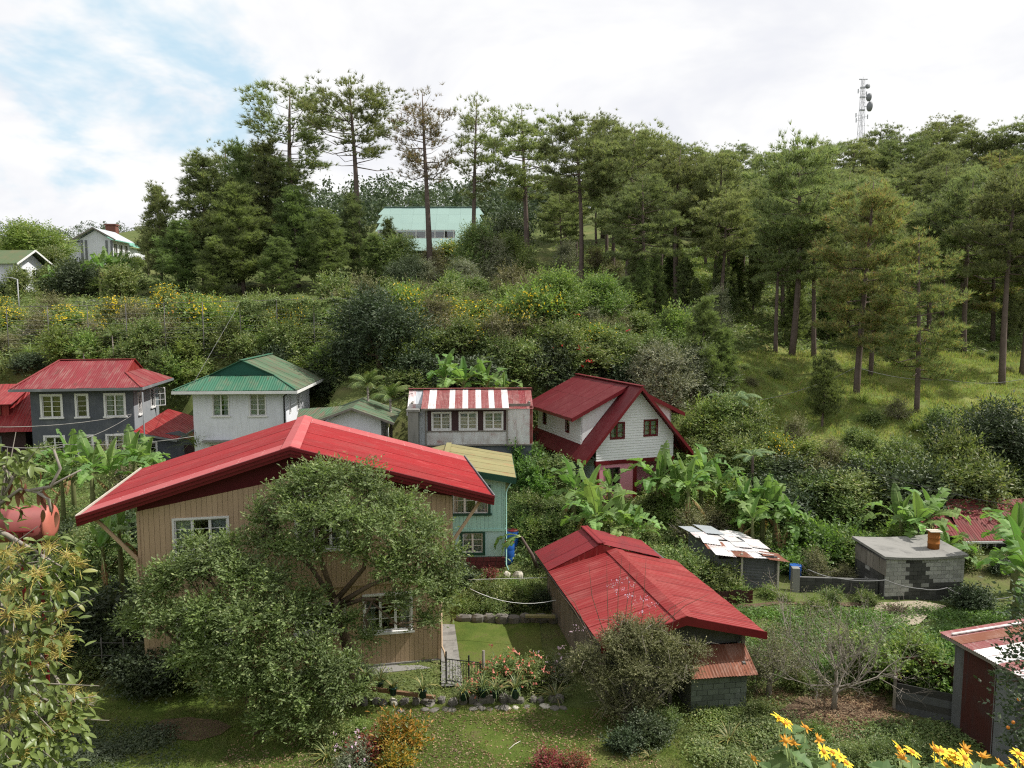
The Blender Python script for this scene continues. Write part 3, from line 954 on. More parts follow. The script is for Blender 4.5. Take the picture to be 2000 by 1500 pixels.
# ------------------------------------------------------------------ the tan house with the big red roof
def tan_house():
    A = math.radians(11.5)
    h = house_root('tan_house', 'big tan board house with a bright red gable roof behind the leafy tree', 'house', -13.45, 27.0, 0, 11.5)
    L, D, ZS, ZE = 11.33, 7.2, 2.60, 5.80
    F0, R0, N0 = vec(0, 0, 0), X_, -Y_
    up_poly = [(0, ZS), (L, ZS), (L, ZE), (L / 2, ZE + 1.05), (0, ZE)]
    lo_poly = [(0.0, -0.75), (L - 0.5, -0.75), (L - 0.5, ZS - 0.06), (0.0, ZS - 0.06)]
    up_holes = [(1.22, 4.02, 1.82, 1.38), (5.5, 4.02, 1.85, 1.38), (5.3, 6.05, 0.95, 0.33)]
    lo_holes = [(5.4, 0.75, 1.75, 1.05), (7.95, 0.55, 1.75, 1.45), (1.2, 0.6, 1.8, 1.4)]
    boards(h, F0, R0, N0, up_poly, up_holes, 0.182, 0.010, 0.035, m_tan)
    boards(h, vec(0, 0.1, 0), R0, N0, lo_poly, lo_holes, 0.182, 0.010, 0.035, m_tan)
    mb = MB()
    wall(mb, vec(0, 0.040, 0), R0, N0, up_poly, up_holes, 0.08, 0)
    wall(mb, vec(0, 0.140, 0), R0, N0, lo_poly, lo_holes, 0.08, 0)
    mb.box(0, 0.1, 0.13, D, ZS, ZE - 0.02)
    mb.box(L - 0.1, L, 0.13, D, ZS, ZE - 0.02)
    mb.box(0, 0.1, 0.23, D, -1.4, ZS - 0.07)
    mb.box(L - 0.6, L - 0.5, 0.23, D, -1.4, ZS - 0.07)
    mb.box(0.1, L - 0.1, D - 0.1, D, -1.4, ZE - 0.02)
    mb.box(0.1, L - 0.1, 0.24, D - 0.1, ZS - 0.09, ZS + 0.02)
    mb.build('wall', m_tan, h)
    mb = MB()
    mb.box(-0.02, L + 0.02, -0.03, 0.0, ZS - 0.12, ZS - 0.005)
    mb.box(-0.03, 0.06, -0.045, -0.003, ZS, ZE)
    mb.box(L - 0.06, L + 0.03, -0.045, -0.003, ZS, ZE)
    mb.box(L - 0.56, L - 0.47, 0.05, 0.09, -0.75, ZS - 0.13)
    mb.build('trim_board', m_tan, h)
    mb = MB()
    mb.box(-0.1, L - 0.4, 0.05, D, -1.9, -0.752)
    mb.build('foundation', m_conc, h)
    for hx, hz, hw, hh in up_holes[:2]:
        window(h, vec(hx, 0, hz), R0, N0, hw, hh, 3, 4, trim=0.075, drape=0.75)
    for k, (hx, hz, hw, hh) in enumerate(lo_holes):
        window(h, vec(hx, 0.1, hz), R0, N0, hw, hh, 3 if k == 1 else 2, 3, trim=0.08, drape=0.55)
    mb = MB()                                                 # gable vent
    hx, hz, hw, hh = up_holes[2]
    O = vec(hx, 0, hz)
    for a in ((-.05, 0, -.05, hh + .05), (hw, hw + .05, -.05, hh + .05)):
        mb.fbox(O, X_, Z_, -Y_, a[0], a[1], a[2], a[3], -0.03, 0.04)
    mb.fbox(O, X_, Z_, -Y_, 0, hw, -.05, 0, -0.03, 0.04)
    mb.fbox(O, X_, Z_, -Y_, 0, hw, hh, hh + .05, -0.03, 0.04)
    v = mb.build('gable_vent', m_white, h)
    for j in range(4):
        sl = MB()
        sl.prism([vec(0, 0.02, 0), vec(0, -0.02, -0.03), vec(0, -0.02, -0.015), vec(0, 0.02, 0.015)], vec(hw, 0, 0))
        sl.build('slat', m_white, v, Matrix.Translation(O + vec(0, 0, 0.05 + j * 0.08)))
    # roof: eaves at 5.85, ridge at 8.0
    xl, xr, xm, zr, ze = -1.75, 12.85, 5.40, 8.02, 5.86
    yf, yb = -0.62, 7.75
    s_l = (zr - ze) / (xm - xl)
    s_r = (zr - ze) / (xr - xm)
    mb = MB()                                                 # maroon gable above the boards
    g = [vec(-0.0, 0, ZE + 0.0), vec(L / 2, 0, ZE + 1.05), vec(L, 0, ZE), vec(L, 0, ze + s_r * (xr - L) - 0.12), vec(xm, 0, zr - 0.14), vec(0, 0, ze + s_l * (0 - xl) - 0.12)]
    for tri in ((0, 1, 4, 5), (1, 2, 3, 4)):
        mb.prism([g[i] + vec(0, -0.02, 0) for i in tri], vec(0, 0.08, 0))
    mb.build('gable_panel', m_maroon, h)
    mb = MB()                                                 # decking under the sheets
    for a, b in (((xl, ze), (xm, zr)), ((xm, zr), (xr, ze))):
        mb.prism([vec(a[0], yf + .03, a[1] - 0.03), vec(b[0], yf + .03, b[1] - 0.03), vec(b[0], yb - .03, b[1] - 0.03), vec(a[0], yb - .03, a[1] - 0.03)], vec(0, 0, -0.09))
    roof = mb.build('roof', m_maroon, h)

    def pick_l(i, j, nx, rows, r):
        return m_red_pale if i == 0 or (i == 1 and r.random() < 0.0) else m_red
    slope(roof, [(xl, yf, ze), (xm, yf, zr), (xm, yb, zr), (xl, yb, ze)], m_red, 1.4, 1, mats=lambda i, j, nx, rows, r: m_red_pale if i == nx - 1 else m_red, seed=3, lift=0.0)
    slope(roof, [(xm, yf, zr), (xr, yf, ze), (xr, yb, ze), (xm, yb, zr)], m_red, 1.4, 1, mats=lambda i, j, nx, rows, r: m_red_pale if i == nx - 1 else m_red, seed=4)
    mb = MB()
    mb.prism([vec(xm - 0.34, yf - .02, zr - .34 * s_l + 0.045), vec(xm, yf - .02, zr + 0.05), vec(xm, yf - .02, zr + 0.075), vec(xm - 0.34, yf - .02, zr - .34 * s_l + 0.065)], vec(0, yb - yf + .04, 0))
    mb.prism([vec(xm, yf - .02, zr + 0.05), vec(xm + 0.34, yf - .02, zr - .34 * s_r + 0.045), vec(xm + 0.34, yf - .02, zr - .34 * s_r + 0.065), vec(xm, yf - .02, zr + 0.075)], vec(0, yb - yf + .04, 0))
    mb.build('ridge_cap', m_red_pale, roof)
    mb = MB()                                                 # stepped barge boards along the front edge
    for (x0, z0), (x1, z1) in (((xl - .05, ze - .015), (xm, zr)), ((xm, zr), (xr + .05, ze - .015))):
        for dz0, dz1, yo in ((0.05, -0.06, 0.10), (-0.06, -0.12, 0.055), (-0.12, -0.20, 0.075), (-0.20, -0.33, 0.02)):
            mb.prism([vec(x0, yf - yo, z0 + dz1), vec(x1, yf - yo, z1 + dz1), vec(x1, yf - yo, z1 + dz0), vec(x0, yf - yo, z0 + dz0)], vec(0, yo + .02, 0))
    mb.build('barge_board', m_redtrim, roof)
    for xe, sgn in ((xl, -1), (xr, 1)):
        mb = MB()
        mb.box(min(xe, xe + sgn * .05), max(xe, xe + sgn * .05), yf + 0.03, yb, ze - 0.26, ze - 0.02)
        mb.build('eaves_board', m_redtrim, roof)
        mb = MB()
        mb.box(min(xe + sgn * .055, xe + sgn * .09), max(xe + sgn * .055, xe + sgn * .09), yf - .02, yb, ze - 0.05, ze + 0.055)
        mb.build('flashing', m_palestone if sgn < 0 else m_gutter, roof)
    for xe, xw, n in ((xl + .35, 0, 2), (xr - .35, L, 2)):     # struts under the eaves
        for q in range(n):
            mb = MB()
            yy = -0.1 + q * 5.5
            mb.beam((xe, yy, ze - 0.18), (xw + (0.03 if xw else -0.03), yy, 4.05), 0.09, 0.11)
            mb.beam((xw + (0.05 if xw else -0.05), yy, 4.08), (xw + (0.05 if xw else -0.05), yy, 2.9), 0.07, 0.07)
            mb.build('eaves_strut', m_tan, h)
    mb = MB()                                                 # step at the right-hand corner
    mb.box(L - 3.4, L - 0.2, -0.5, 0.04, -1.3, -0.83)
    mb.build('door_step', m_conc, h)
    mb = MB()
    mb.tube([(L - .44, .0, 2.5), (L - .44, .0, -.2), (L - .36, -.2, -.35), (L - .3, -.35, -.7)], 0.04, 8)
    mb.build('downpipe', m_tan, h)
    floors(h, L - .5, D, -.4)


tan_house()


# ------------------------------------------------------------------ hip and gablet roofs
def front_gablet_roof(parent, w, d, ov, ze, zr, fy, zg, mat, matg, side_mat=None, seed=5, back=True):
    """ridge runs back; the front end is a low hip skirt with a small upright gable above it. fy: set-back of the gablet, zg: its foot"""
    x0, x1, y0, y1 = -ov, w + ov, -ov, d + ov
    xm = w / 2
    side_mat = side_mat or mat
    hw = (x1 - x0) / 2
    gx = hw * (1 - (zg - ze) / (zr - ze))                      # half-width of the gablet foot
    mb = MB()
    mb.prism([vec(x0 + .05, y0 + .05, ze - .04), vec(x1 - .05, y0 + .05, ze - .04), vec(x1 - .05, y1, ze - .04), vec(x0 + .05, y1, ze - .04)], vec(0, 0, -0.05))
    roof = mb.build('roof', matg, parent)
    a, b = y0 + fy, y1
    slope(roof, [(x0, y0, ze), (x1, y0, ze), (xm + gx, a, zg), (xm - gx, a, zg)], mat, 0.85, 1, seed=seed)
    slope(roof, [(x1, y0, ze), (x1, y1, ze), (xm, y1, zr), (xm, a, zr), (xm + gx, a, zg)], side_mat, 0.85, 1, seed=seed + 1)
    slope(roof, [(x0, y1, ze), (x0, y0, ze), (xm - gx, a, zg), (xm, a, zr), (xm, y1, zr)], mat, 0.85, 1, seed=seed + 2)
    mb = MB()
    mb.prism([vec(xm - gx + .03, a + .10, zg + 0.01), vec(xm + gx - .03, a + .10, zg + 0.01), vec(xm, a + .10, zr - .02)], vec(0, .06, 0))
    mb.build('gablet', matg, roof)
    mb = MB()
    mb.prism([vec(x0, y1 - .12, ze), vec(x1, y1 - .12, ze), vec(xm, y1 - .12, zr - .02)], vec(0, .06, 0))
    mb.build('back_gable', matg, roof)
    mb = MB()
    for s in (-1, 1):
        mb.beam((xm + s * gx, a - .02, zg + .03), (xm, a - .02, zr + .03), 0.10, 0.05)
        mb.beam((xm + s * hw, y0, ze + .04), (xm + s * gx, a, zg + .04), 0.16, 0.03)
    mb.beam((xm, a - .1, zr + .04), (xm, y1, zr + .04), 0.3, 0.04)
    mb.build('ridge_cap', mat, roof)
    return roof, (x0, x1, y0, y1)


def eaves(parent, x0, x1, y0, y1, ze, mat, hgt=0.2, t=0.04):
    mb = MB()
    mb.box(x0 - t, x1 + t, y0 - t, y0, ze - hgt, ze - .015)
    mb.box(x1, x1 + t, y0, y1, ze - hgt, ze - .015)
    mb.box(x0 - t, x0, y0, y1, ze - hgt, ze - .015)
    mb.build('eaves_board', mat, parent)


def white_house():
    h = house_root('white_house', 'white plaster house under a green corrugated gablet roof', 'house', -21.05, 50.3, 3.0, 3)
    w, d, ht = 6.05, 7.4, 4.55
    holes = [(1.30, 3.02, 1.0, 1.42), (3.70, 3.02, 1.0, 1.42), (1.05, -0.05, 1.15, 1.15)]
    mb = MB()
    wall(mb, vec(0, 0, 0), X_, -Y_, [(0, -1.5), (w, -1.5), (w, ht), (0, ht)], holes, 0.14)
    sh = [(0.75, 3.05, 0.35, 1.35), (3.0, 2.95, 0.85, 1.45)]
    wall(mb, vec(w, 0.14, 0), Y_, X_, [(0, -1.5), (d - .14, -1.5), (d - .14, ht), (0, ht)], sh, 0.14)
    shell(mb, w - 0.002, d, ht - 0.002)
    mb.build('wall', m_whitewall, h)
    for k, (x, z, ww, hh) in enumerate(holes):
        window(h, vec(x, 0, z), X_, -Y_, ww, hh, 2, 4, trim=0.07, drape=0.9, sill=k < 2)
    for x, z, ww, hh in sh:
        window(h, vec(w, 0.14 + x, z), Y_, X_, ww, hh, 2 if ww > .5 else 1, 4, trim=0.04, sill=False)
    mb = MB()
    mb.box(0.65, 2.5, -0.55, 0.0, 1.32, 1.40)
    mb.build('window_canopy', m_conc, h)
    roof, (x0, x1, y0, y1) = front_gablet_roof(h, w, d, 0.95, 4.78, 6.62, 1.65, 5.62, m_green, m_greengable, m_greenrust, 8)
    eaves(h, x0, x1, y0, y1, 4.76, m_white, 0.2)
    mb = MB()
    mb.tube([(w + .06, -.25, 4.55), (w + .06, -.1, 4.4), (w - .1, -.1, 4.3), (w - .1, -.08, 1.0)], 0.05, 6)
    mb.build('downpipe', m_iron, h)
    floors(h, w, d, .4, 2.6)


white_house()


def grey_house():
    h = house_root('grey_house', 'two-storey dark grey house with white windows and a worn red corrugated roof', 'house', -32.2, 51.0, 2.75, 9)
    w, d, ht = 6.45, 5.8, 4.85
    up = [(0.72, 3.05, 1.15, 1.45), (2.88, 3.05, 0.62, 1.45), (4.70, 3.05, 1.15, 1.45)]
    lo = [(0.80, 0.25, 1.10, 1.45), (2.90, 0.35, 0.80, 1.35), (4.70, 0.35, 1.0, 1.35)]
    mb = MB()
    wall(mb, vec(0, 0, 0), X_, -Y_, [(0, -1.5), (w, -1.5), (w, ht), (0, ht)], up + lo, 0.14)
    shell(mb, w - .002, d, ht - .002)
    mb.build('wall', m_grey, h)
    mb = MB()
    sh = [(0.9, 3.0, 0.55, 1.45), (3.7, 3.15, 0.8, 1.35)]
    wall(mb, vec(w, 0.145, 0), Y_, X_, [(0, -1.5), (d - .15, -1.5), (d - .15, ht), (0, ht)], sh, 0.14)
    mb.build('side_wall', m_greylit, h)
    cur = [m_curtainy, None, m_curtain]
    for k, (x, z, ww, hh) in enumerate(up):
        window(h, vec(x, 0, z), X_, -Y_, ww, hh, 2 if ww > .9 else 1, 4, trim=0.13, curtain=cur[k], drape=0.85)
    for k, (x, z, ww, hh) in enumerate(lo):
        window(h, vec(x, 0, z), X_, -Y_, ww, hh, 2, 4, trim=0.13, curtain=m_curtain if k else None)
    x, z, ww, hh = sh[0]
    window(h, vec(w, .145 + x, z), Y_, X_, ww, hh, 1, 4, trim=0.10, curtain=None)
    x, z, ww, hh = sh[1]
    window(h, vec(w, .145 + x, z), Y_, X_, ww, hh, 1, 2, trim=0.10, curtain=None)
    # a casement standing open
    mb = MB()
    O, R, N = vec(w + .05, .145 + x + ww, z), vec(0.88, 0.47, 0), vec(0.47, -0.88, 0)
    for a in ((0, .05, 0, hh), (.7, .75, 0, hh), (.05, .7, 0, .05), (.05, .7, hh - .05, hh), (.05, .7, hh * .33, hh * .33 + .03), (.05, .7, hh * .66, hh * .66 + .03), (.36, .39, .05, hh - .05)):
        mb.fbox(O, R, Z_, N, *a, -0.02, 0.02)
    sash = mb.build('open_casement', m_white, h)
    mb = MB()
    mb.fbox(O, R, Z_, N, .05, .7, .05, hh - .05, -0.003, 0.003)
    mb.build('pane', GLASS, sash)
    # roof: ridge along the front, hipped left, gablet on the right
    x0, x1, y0, y1, ze, zr = -0.85, w + 0.85, -0.85, d + 0.85, 5.06, 6.72
    ym = (y0 + y1) / 2
    rl, rr, zg = 0.85, w - 0.75, 5.95
    k = (zg - ze) / (zr - ze)
    gy = (y1 - y0) / 2 * (1 - k)
    mb = MB()
    mb.prism([vec(x0 + .05, y0 + .05, ze - .04), vec(x1 - .05, y0 + .05, ze - .04), vec(x1 - .05, y1 - .05, ze - .04), vec(x0 + .05, y1 - .05, ze - .04)], vec(0, 0, -0.05))
    roof = mb.build('roof', m_redtrim, h)
    slope(roof, [(x0, y0, ze), (x1, y0, ze), (rr, ym - gy, zg), (rr, ym, zr), (rl, ym, zr)], m_greyred, 0.85, 1, seed=21)
    slope(roof, [(x1, y0, ze), (x1, y1, ze), (rr, ym + gy, zg), (rr, ym - gy, zg)], m_greyred, 0.85, 1, seed=22)
    slope(roof, [(x1, y1, ze), (x0, y1, ze), (rl, ym, zr), (rr, ym, zr), (rr, ym + gy, zg)], m_greyred, 0.85, 1, seed=23)
    slope(roof, [(x0, y1, ze), (x0, y0, ze), (rl, ym, zr)], m_greyred, 0.85, 1, seed=24)
    mb = MB()
    mb.prism([vec(rr - .06, ym - gy + .03, zg), vec(rr - .06, ym + gy - .03, zg), vec(rr - .06, ym, zr - .02)], vec(.05, 0, 0))
    mb.build('gablet', m_shedred, roof)
    mb = MB()
    mb.beam((rl, ym, zr + .035), (rr + .1, ym, zr + .035), 0.3, 0.04)
    for a, b in (((x1, y0, ze), (rr, ym - gy, zg)), ((rr, ym - gy, zg), (rr, ym, zr)), ((rr, ym + gy, zg), (rr, ym, zr)), ((x0, y0, ze), (rl, ym, zr))):
        mb.beam(vec(*a) + vec(0, 0, .035), vec(*b) + vec(0, 0, .035), 0.18, 0.03)
    mb.build('ridge_cap', m_shedred, roof)
    eaves(h, x0, x1, y0, y1, ze, m_gutter, 0.18, 0.07)
    floors(h, w, d, .2, 2.7)


grey_house()


def red_neighbour():
    h = house_root('red_roofed_house', 'house under a big faded red roof beside the dark grey house', 'house', -41.2, 50.0, 2.6, 9)
    w, d = 8.3, 7.0
    mb = MB()
    wall(mb, vec(0, 1.0, 0), X_, -Y_, [(0, -1.5), (w - .3, -1.5), (w - .3, 2.3), (0, 2.3)], [(5.6, .8, .8, .9)], 0.14)
    shell(mb, w - .3, d, 2.3)
    mb.box(w - .44, w - .3, 1.15, d - .15, -1.5, 2.3)
    mb.build('wall', m_panel, h)
    window(h, vec(5.6, 1.0, .8), X_, -Y_, .8, .9, 2, 2, mframe=m_gutter, curtain=None)
    mb = MB()
    mb.box(.2, w - .5, 1.2, d - .2, 2.26, 2.3)
    roof = mb.build('roof', m_redtrim, h)
    slope(roof, [(-.4, 0, 2.2), (w + .6, 0, 2.2), (w - .2, 3.9, 5.1), (-.4, 3.9, 5.1)], m_shedred, 0.85, 1, seed=31)
    slope(roof, [(-.4, 3.9, 5.1), (w - .2, 3.9, 5.1), (w + .2, 7.6, 2.6), (-.4, 7.6, 2.6)], m_shedred, 0.85, 1, seed=32)
    # small dormer
    mb = MB()
    wall(mb, vec(4.9, 1.3, 3.0), X_, -Y_, [(0, 0), (2.0, 0), (2.0, 1.0), (0, 1.0)], [(0.5, .2, 1.0, .6)], 0.1)
    mb.box(4.9, 5.0, 1.4, 2.8, 3.0, 4.0)
    mb.box(6.8, 6.9, 1.4, 2.8, 3.0, 4.0)
    dm = mb.build('dormer', m_shedred, h)
    slope(dm, [(4.6, .9, 3.98), (7.3, .9, 3.98), (7.3, 3.4, 4.75), (4.6, 3.4, 4.75)], m_shedred, 0.9, 1, seed=33)
    window(h, vec(5.4, 1.3, 3.2), X_, -Y_, 1.0, .6, 2, 1, mframe=m_redtrim, trim=.05, curtain=None, sill=False)


red_neighbour()


def red_annex():
    h = house_root('lean_to_annex', 'low grey annex with a dark red roof joined to the grey house', 'annex', -25.3, 51.2, 2.75, 9)
    mb = MB()
    wall(mb, vec(0, 0, 0), X_, -Y_, [(0, -1.5), (4.3, -1.5), (4.3, 1.25), (2.7, 2.05), (0, 1.6)], [(0.5, .3, .7, 1.0), (3.0, -.6, .8, 1.7)], .12)
    mb.box(4.2, 4.3, .12, 4.5, -1.5, 1.25)
    mb.build('wall', m_grey, h)
    mb = MB()
    mb.box(3.0, 3.8, .03, .08, -.6, 1.1)
    mb.build('door', m_panel, h)
    window(h, vec(.5, 0, .3), X_, -Y_, .7, 1.0, 1, 3, curtain=None, trim=.1)
    mb = MB()
    mb.box(.1, 4.1, .2, 4.4, 1.1, 1.15)
    roof = mb.build('roof', m_redtrim, h)
    slope(roof, [(-.1, -.5, 2.15), (2.75, -.7, 1.55), (4.0, 3.6, 2.2), (.8, 4.6, 3.0)], m_shedred, .8, 1, seed=36)
    slope(roof, [(2.8, -.1, 1.6), (4.9, -.3, 1.2), (4.9, 4.2, 2.0), (3.6, 4.2, 2.2)], m_shedred, .8, 1, seed=37)
    mb = MB()
    mb.beam((2.78, -.62, 1.55), (3.95, 3.6, 2.22), .08, .16)
    mb.beam((-.1, -.5, 2.08), (2.75, -.7, 1.48), .06, .14)
    mb.build('eaves_board', m_gutter, roof)


red_annex()


def small_house():
    q = P(640, 860, 46.5)
    h = house_root('small_white_cottage', 'small white cottage with a rust-streaked green tin roof behind the red ridge', 'cottage', q.x, 46.5, 3.2, 4)
    w, d = 3.25, 5.0
    ze, zr = 3.05, 3.85
    mb = MB()
    xm = 1.55
    holes = [(0.75, .9, 1.5, 1.0), (2.75, .6, .3, 1.3)]
    wall(mb, vec(0, 0, 0), X_, -Y_, [(0, -1.5), (w, -1.5), (w, ze), (xm, zr - .08), (0, ze)], holes, .12)
    wall(mb, vec(w, .12, 0), Y_, X_, [(0, -1.5), (d, -1.5), (d, ze), (0, ze)], [(.5, .7, .7, 1.4)], .12)
    mb.box(-2, 0, .6, .72, -1.5, ze - .25)
    mb.box(-2, w, d, d + .12, -1.5, ze)
    mb.build('wall', m_whitewall, h)
    window(h, vec(.75, 0, .9), X_, -Y_, 1.5, 1.0, 3, 2, drape=.5)
    window(h, vec(2.75, 0, .6), X_, -Y_, .3, 1.3, 1, 3, curtain=None, trim=.05)
    mb = MB()
    mb.prism([vec(.3, -.6, 2.0), vec(2.6, -.6, 2.0), vec(2.6, 0, 2.15), vec(.3, 0, 2.15)], vec(0, 0, .05))
    mb.build('window_canopy', m_rust, h)
    mb = MB()
    mb.box(.1, w - .1, .2, d - .1, ze - .1, ze - .05)
    roof = mb.build('roof', m_redtrim, h)
    slope(roof, [(xm, -.6, zr), (w + .85, -.6, ze - .12), (w + .85, d + .6, ze - .12), (xm, d + .6, zr)], m_greenrust, .8, 1, seed=41)
    slope(roof, [(xm, -.6, zr), (-.9, -.6, ze - .08), (-.9, d + .6, ze - .08), (xm, d + .6, zr)], m_greenrust, .8, 1, seed=42)
    slope(roof, [(-2.0, .1, 2.66), (-.5, .1, 2.82), (.6, 3.0, 3.55), (-2.3, 3.0, 3.45)], m_greenrust, .8, 1, seed=43, lift=.02)
    mb = MB()
    mb.beam((xm, -.62, zr + .0), (w + .85, -.62, ze - .15), .05, .14)
    mb.beam((xm, -.62, zr + .0), (-.9, -.62, ze - .11), .05, .14)
    mb.build('barge_board', m_woodgrey, roof)
    floors(h, w, d, .3)


small_house()


def corrugated_house():
    h = house_root('corrugated_house', 'house clad in rusty corrugated sheets with red and white striped roof panels', 'house', -6.2, 46.0, 3.0, 3)
    w, d = 7.45, 5.0
    zs, zt = 1.85, 4.0                                        # sheet band between lower wall and roof
    mb = MB()
    wall(mb, vec(.2, .1, 0), X_, -Y_, [(0, -1.5), (w - .25, -1.5), (w - .25, zs), (0, zs)], [(2.6, -.2, 1.3, 1.3)], .15)
    mb.box(.2, .35, .25, d, -1.5, zs)
    mb.box(w - .2, w - .05, .25, d, -1.5, zs)
    mb.box(.35, w - .2, d - .15, d, -1.5, 4.6)
    mb.build('lower_wall', m_grey, h)
    window(h, vec(2.8, .1, -.2), X_, -Y_, 1.3, 1.3, 2, 3, mframe=m_shadeblue)
    mb = MB()
    x0, x1 = 1.05, 5.85
    wins = [(0.35, 1.05), (2.0, 1.0), (3.5, 1.05)]
    wall(mb, vec(x0, 0.0, 0), X_, -Y_, [(0, 2.62), (x1 - x0, 2.62), (x1 - x0, 4.0), (0, 4.0)], [(a, 2.78, b, 1.0) for a, b in wins], .12)
    mb.build('window_panel', m_panel, h)
    for a, b in wins:
        window(h, vec(x0 + a, 0, 2.78), X_, -Y_, b, 1.0, 2, 4, trim=.08, sill=False, drape=.95)
    mb = MB()
    mb.box(.1, w - .1, .16, d - .2, zs, zs + .08)
    mb.box(.1, .2, .2, d - .2, zs, 4.4)
    mb.box(w - .2, w - .1, .2, d - .2, zs, 4.4)
    mb.box(.1, x0, .14, .2, zs + .1, 4.3)
    mb.box(x1, w - .1, .14, .2, zs + .1, 4.3)
    mb.box(x0, x1, .14, .2, zs + .1, 2.6)
    mb.build('frame_wall', m_woodgrey, h)
    # wall sheets
    sx = [(-.0, .42, zs, 4.35, m_zincpatch), (.40, .68, zs, 4.3, m_zinc), (x0 - .0, 1.6, zs, 2.62, m_zincwhite), (x0 + 1.58, 1.6, zs, 2.62, m_zincwhite), (x0 + 3.16, 1.66, zs, 2.62, m_zincwhite),
          (x1 + .0, .62, zs, 4.05, m_zincwhite), (x1 + .6, .50, zs, 4.05, m_zincwhite), (x1 + 1.08, .36, zs, 4.05, m_zincpatch), (x1 + 1.42, .2, zs, 4.2, m_zincred)]
    for k, (x, ww, a, b, m) in enumerate(sx):
        corr_sheet(h, vec(x, -.03 - .012 * (k % 2), a), X_, Z_, ww, b - a, m, 'wall_sheet', seg=4)
    mb = MB()
    mb.box(-.1, w, -.07, .12, zs - .09, zs - .01)
    mb.box(x0 - .2, x1 + .15, -.62, -.5, 4.03, 4.13)
    mb.box(x0 - .1, x0 - .02, -.1, 0.0, zs + .02, 4.02)
    mb.box(x1 + .02, x1 + .1, -.1, 0.0, zs + .02, 4.02)
    mb.box(x0, x1, -.09, -.01, 2.64, 2.70)
    mb.build('timber_rail', m_woodgrey, h)
    # roof
    mb = MB()
    mb.box(.1, w - .1, 1.9, 2.0, 4.6, 4.98)
    roof = mb.build('roof', m_woodgrey, h)
    n = 13
    u0, u1 = .75, 5.95
    st = (u1 - u0) / n
    pr, pf = vec(0, 2.0, 5.02), vec(0, -.6, 4.12)
    Ld = (pf - pr).length
    for i in range(n):
        m = m_zincwhite if i in (1, 4, 6, 8, 10, 12) else m_zincred
        if i == 1:
            m = m_zincwhite
        corr_sheet(roof, vec(u0 + i * st, 2.0, 5.02 + .008 * (i % 2)), X_, pf - pr, st + .05, Ld, m, pitch=.08, amp=.012)
    pe = vec(0, -.08, 4.02)
    for i, (x, ww, m) in enumerate([(-.15, .45, m_zincpatch), (.28, .5, m_zinc)]):
        corr_sheet(roof, vec(x, 2.0, 5.0 - .02 * i), X_, vec(0, -.35, 3.6) - vec(0, 2.0, 5.0), ww, 2.6, m, pitch=.08)
    for i, (x, ww, m) in enumerate([(u1 - .02, .4, m_zincred), (u1 + .36, .4, m_zincred), (u1 + .74, .42, m_greyred), (u1 + 1.14, .42, m_zincred)]):
        corr_sheet(roof, vec(x, 2.0, 5.0 + .01 * (i % 2)), X_, pe - vec(0, 2.0, 5.0), ww, 2.32, m, pitch=.08)
    for i in range(9):
        corr_sheet(roof, vec(-.1 + i * .86, 2.0, 5.03 + .008 * (i % 2)), X_, vec(0, 3.4, -1.1), .9, 3.5, m_zincred, pitch=.08)
    mb = MB()
    mb.beam((-.2, 2.0, 5.07), (w + .12, 2.0, 5.07), .3, .03)
    mb.build('ridge_cap', m_zincred, roof)
    mb = MB()                                                # wall lamp on the grey lower wall
    mb.lathe([(.02, -.22), (.10, -.15), (.11, .12), (.04, .2)], 8, M=Matrix.Translation((5.35, .0, .75)))
    mb.build('wall_lamp', m_zinc, h)
    c = thing('chimney_stack', 'grey concrete chimney stack beside the striped corrugated house', 'chimney', (-6.22, 45.4, 3.0))
    mb = MB()
    mb.box(0, .62, 0, .6, -1.5, 3.95)
    mb.build('shaft', m_conc, c)
    mb = MB()
    mb.box(-.09, .71, -.09, .69, 3.95, 4.08)
    mb.build('cap', m_conc, c)
    floors(h, w, d, 2.0)


corrugated_house()


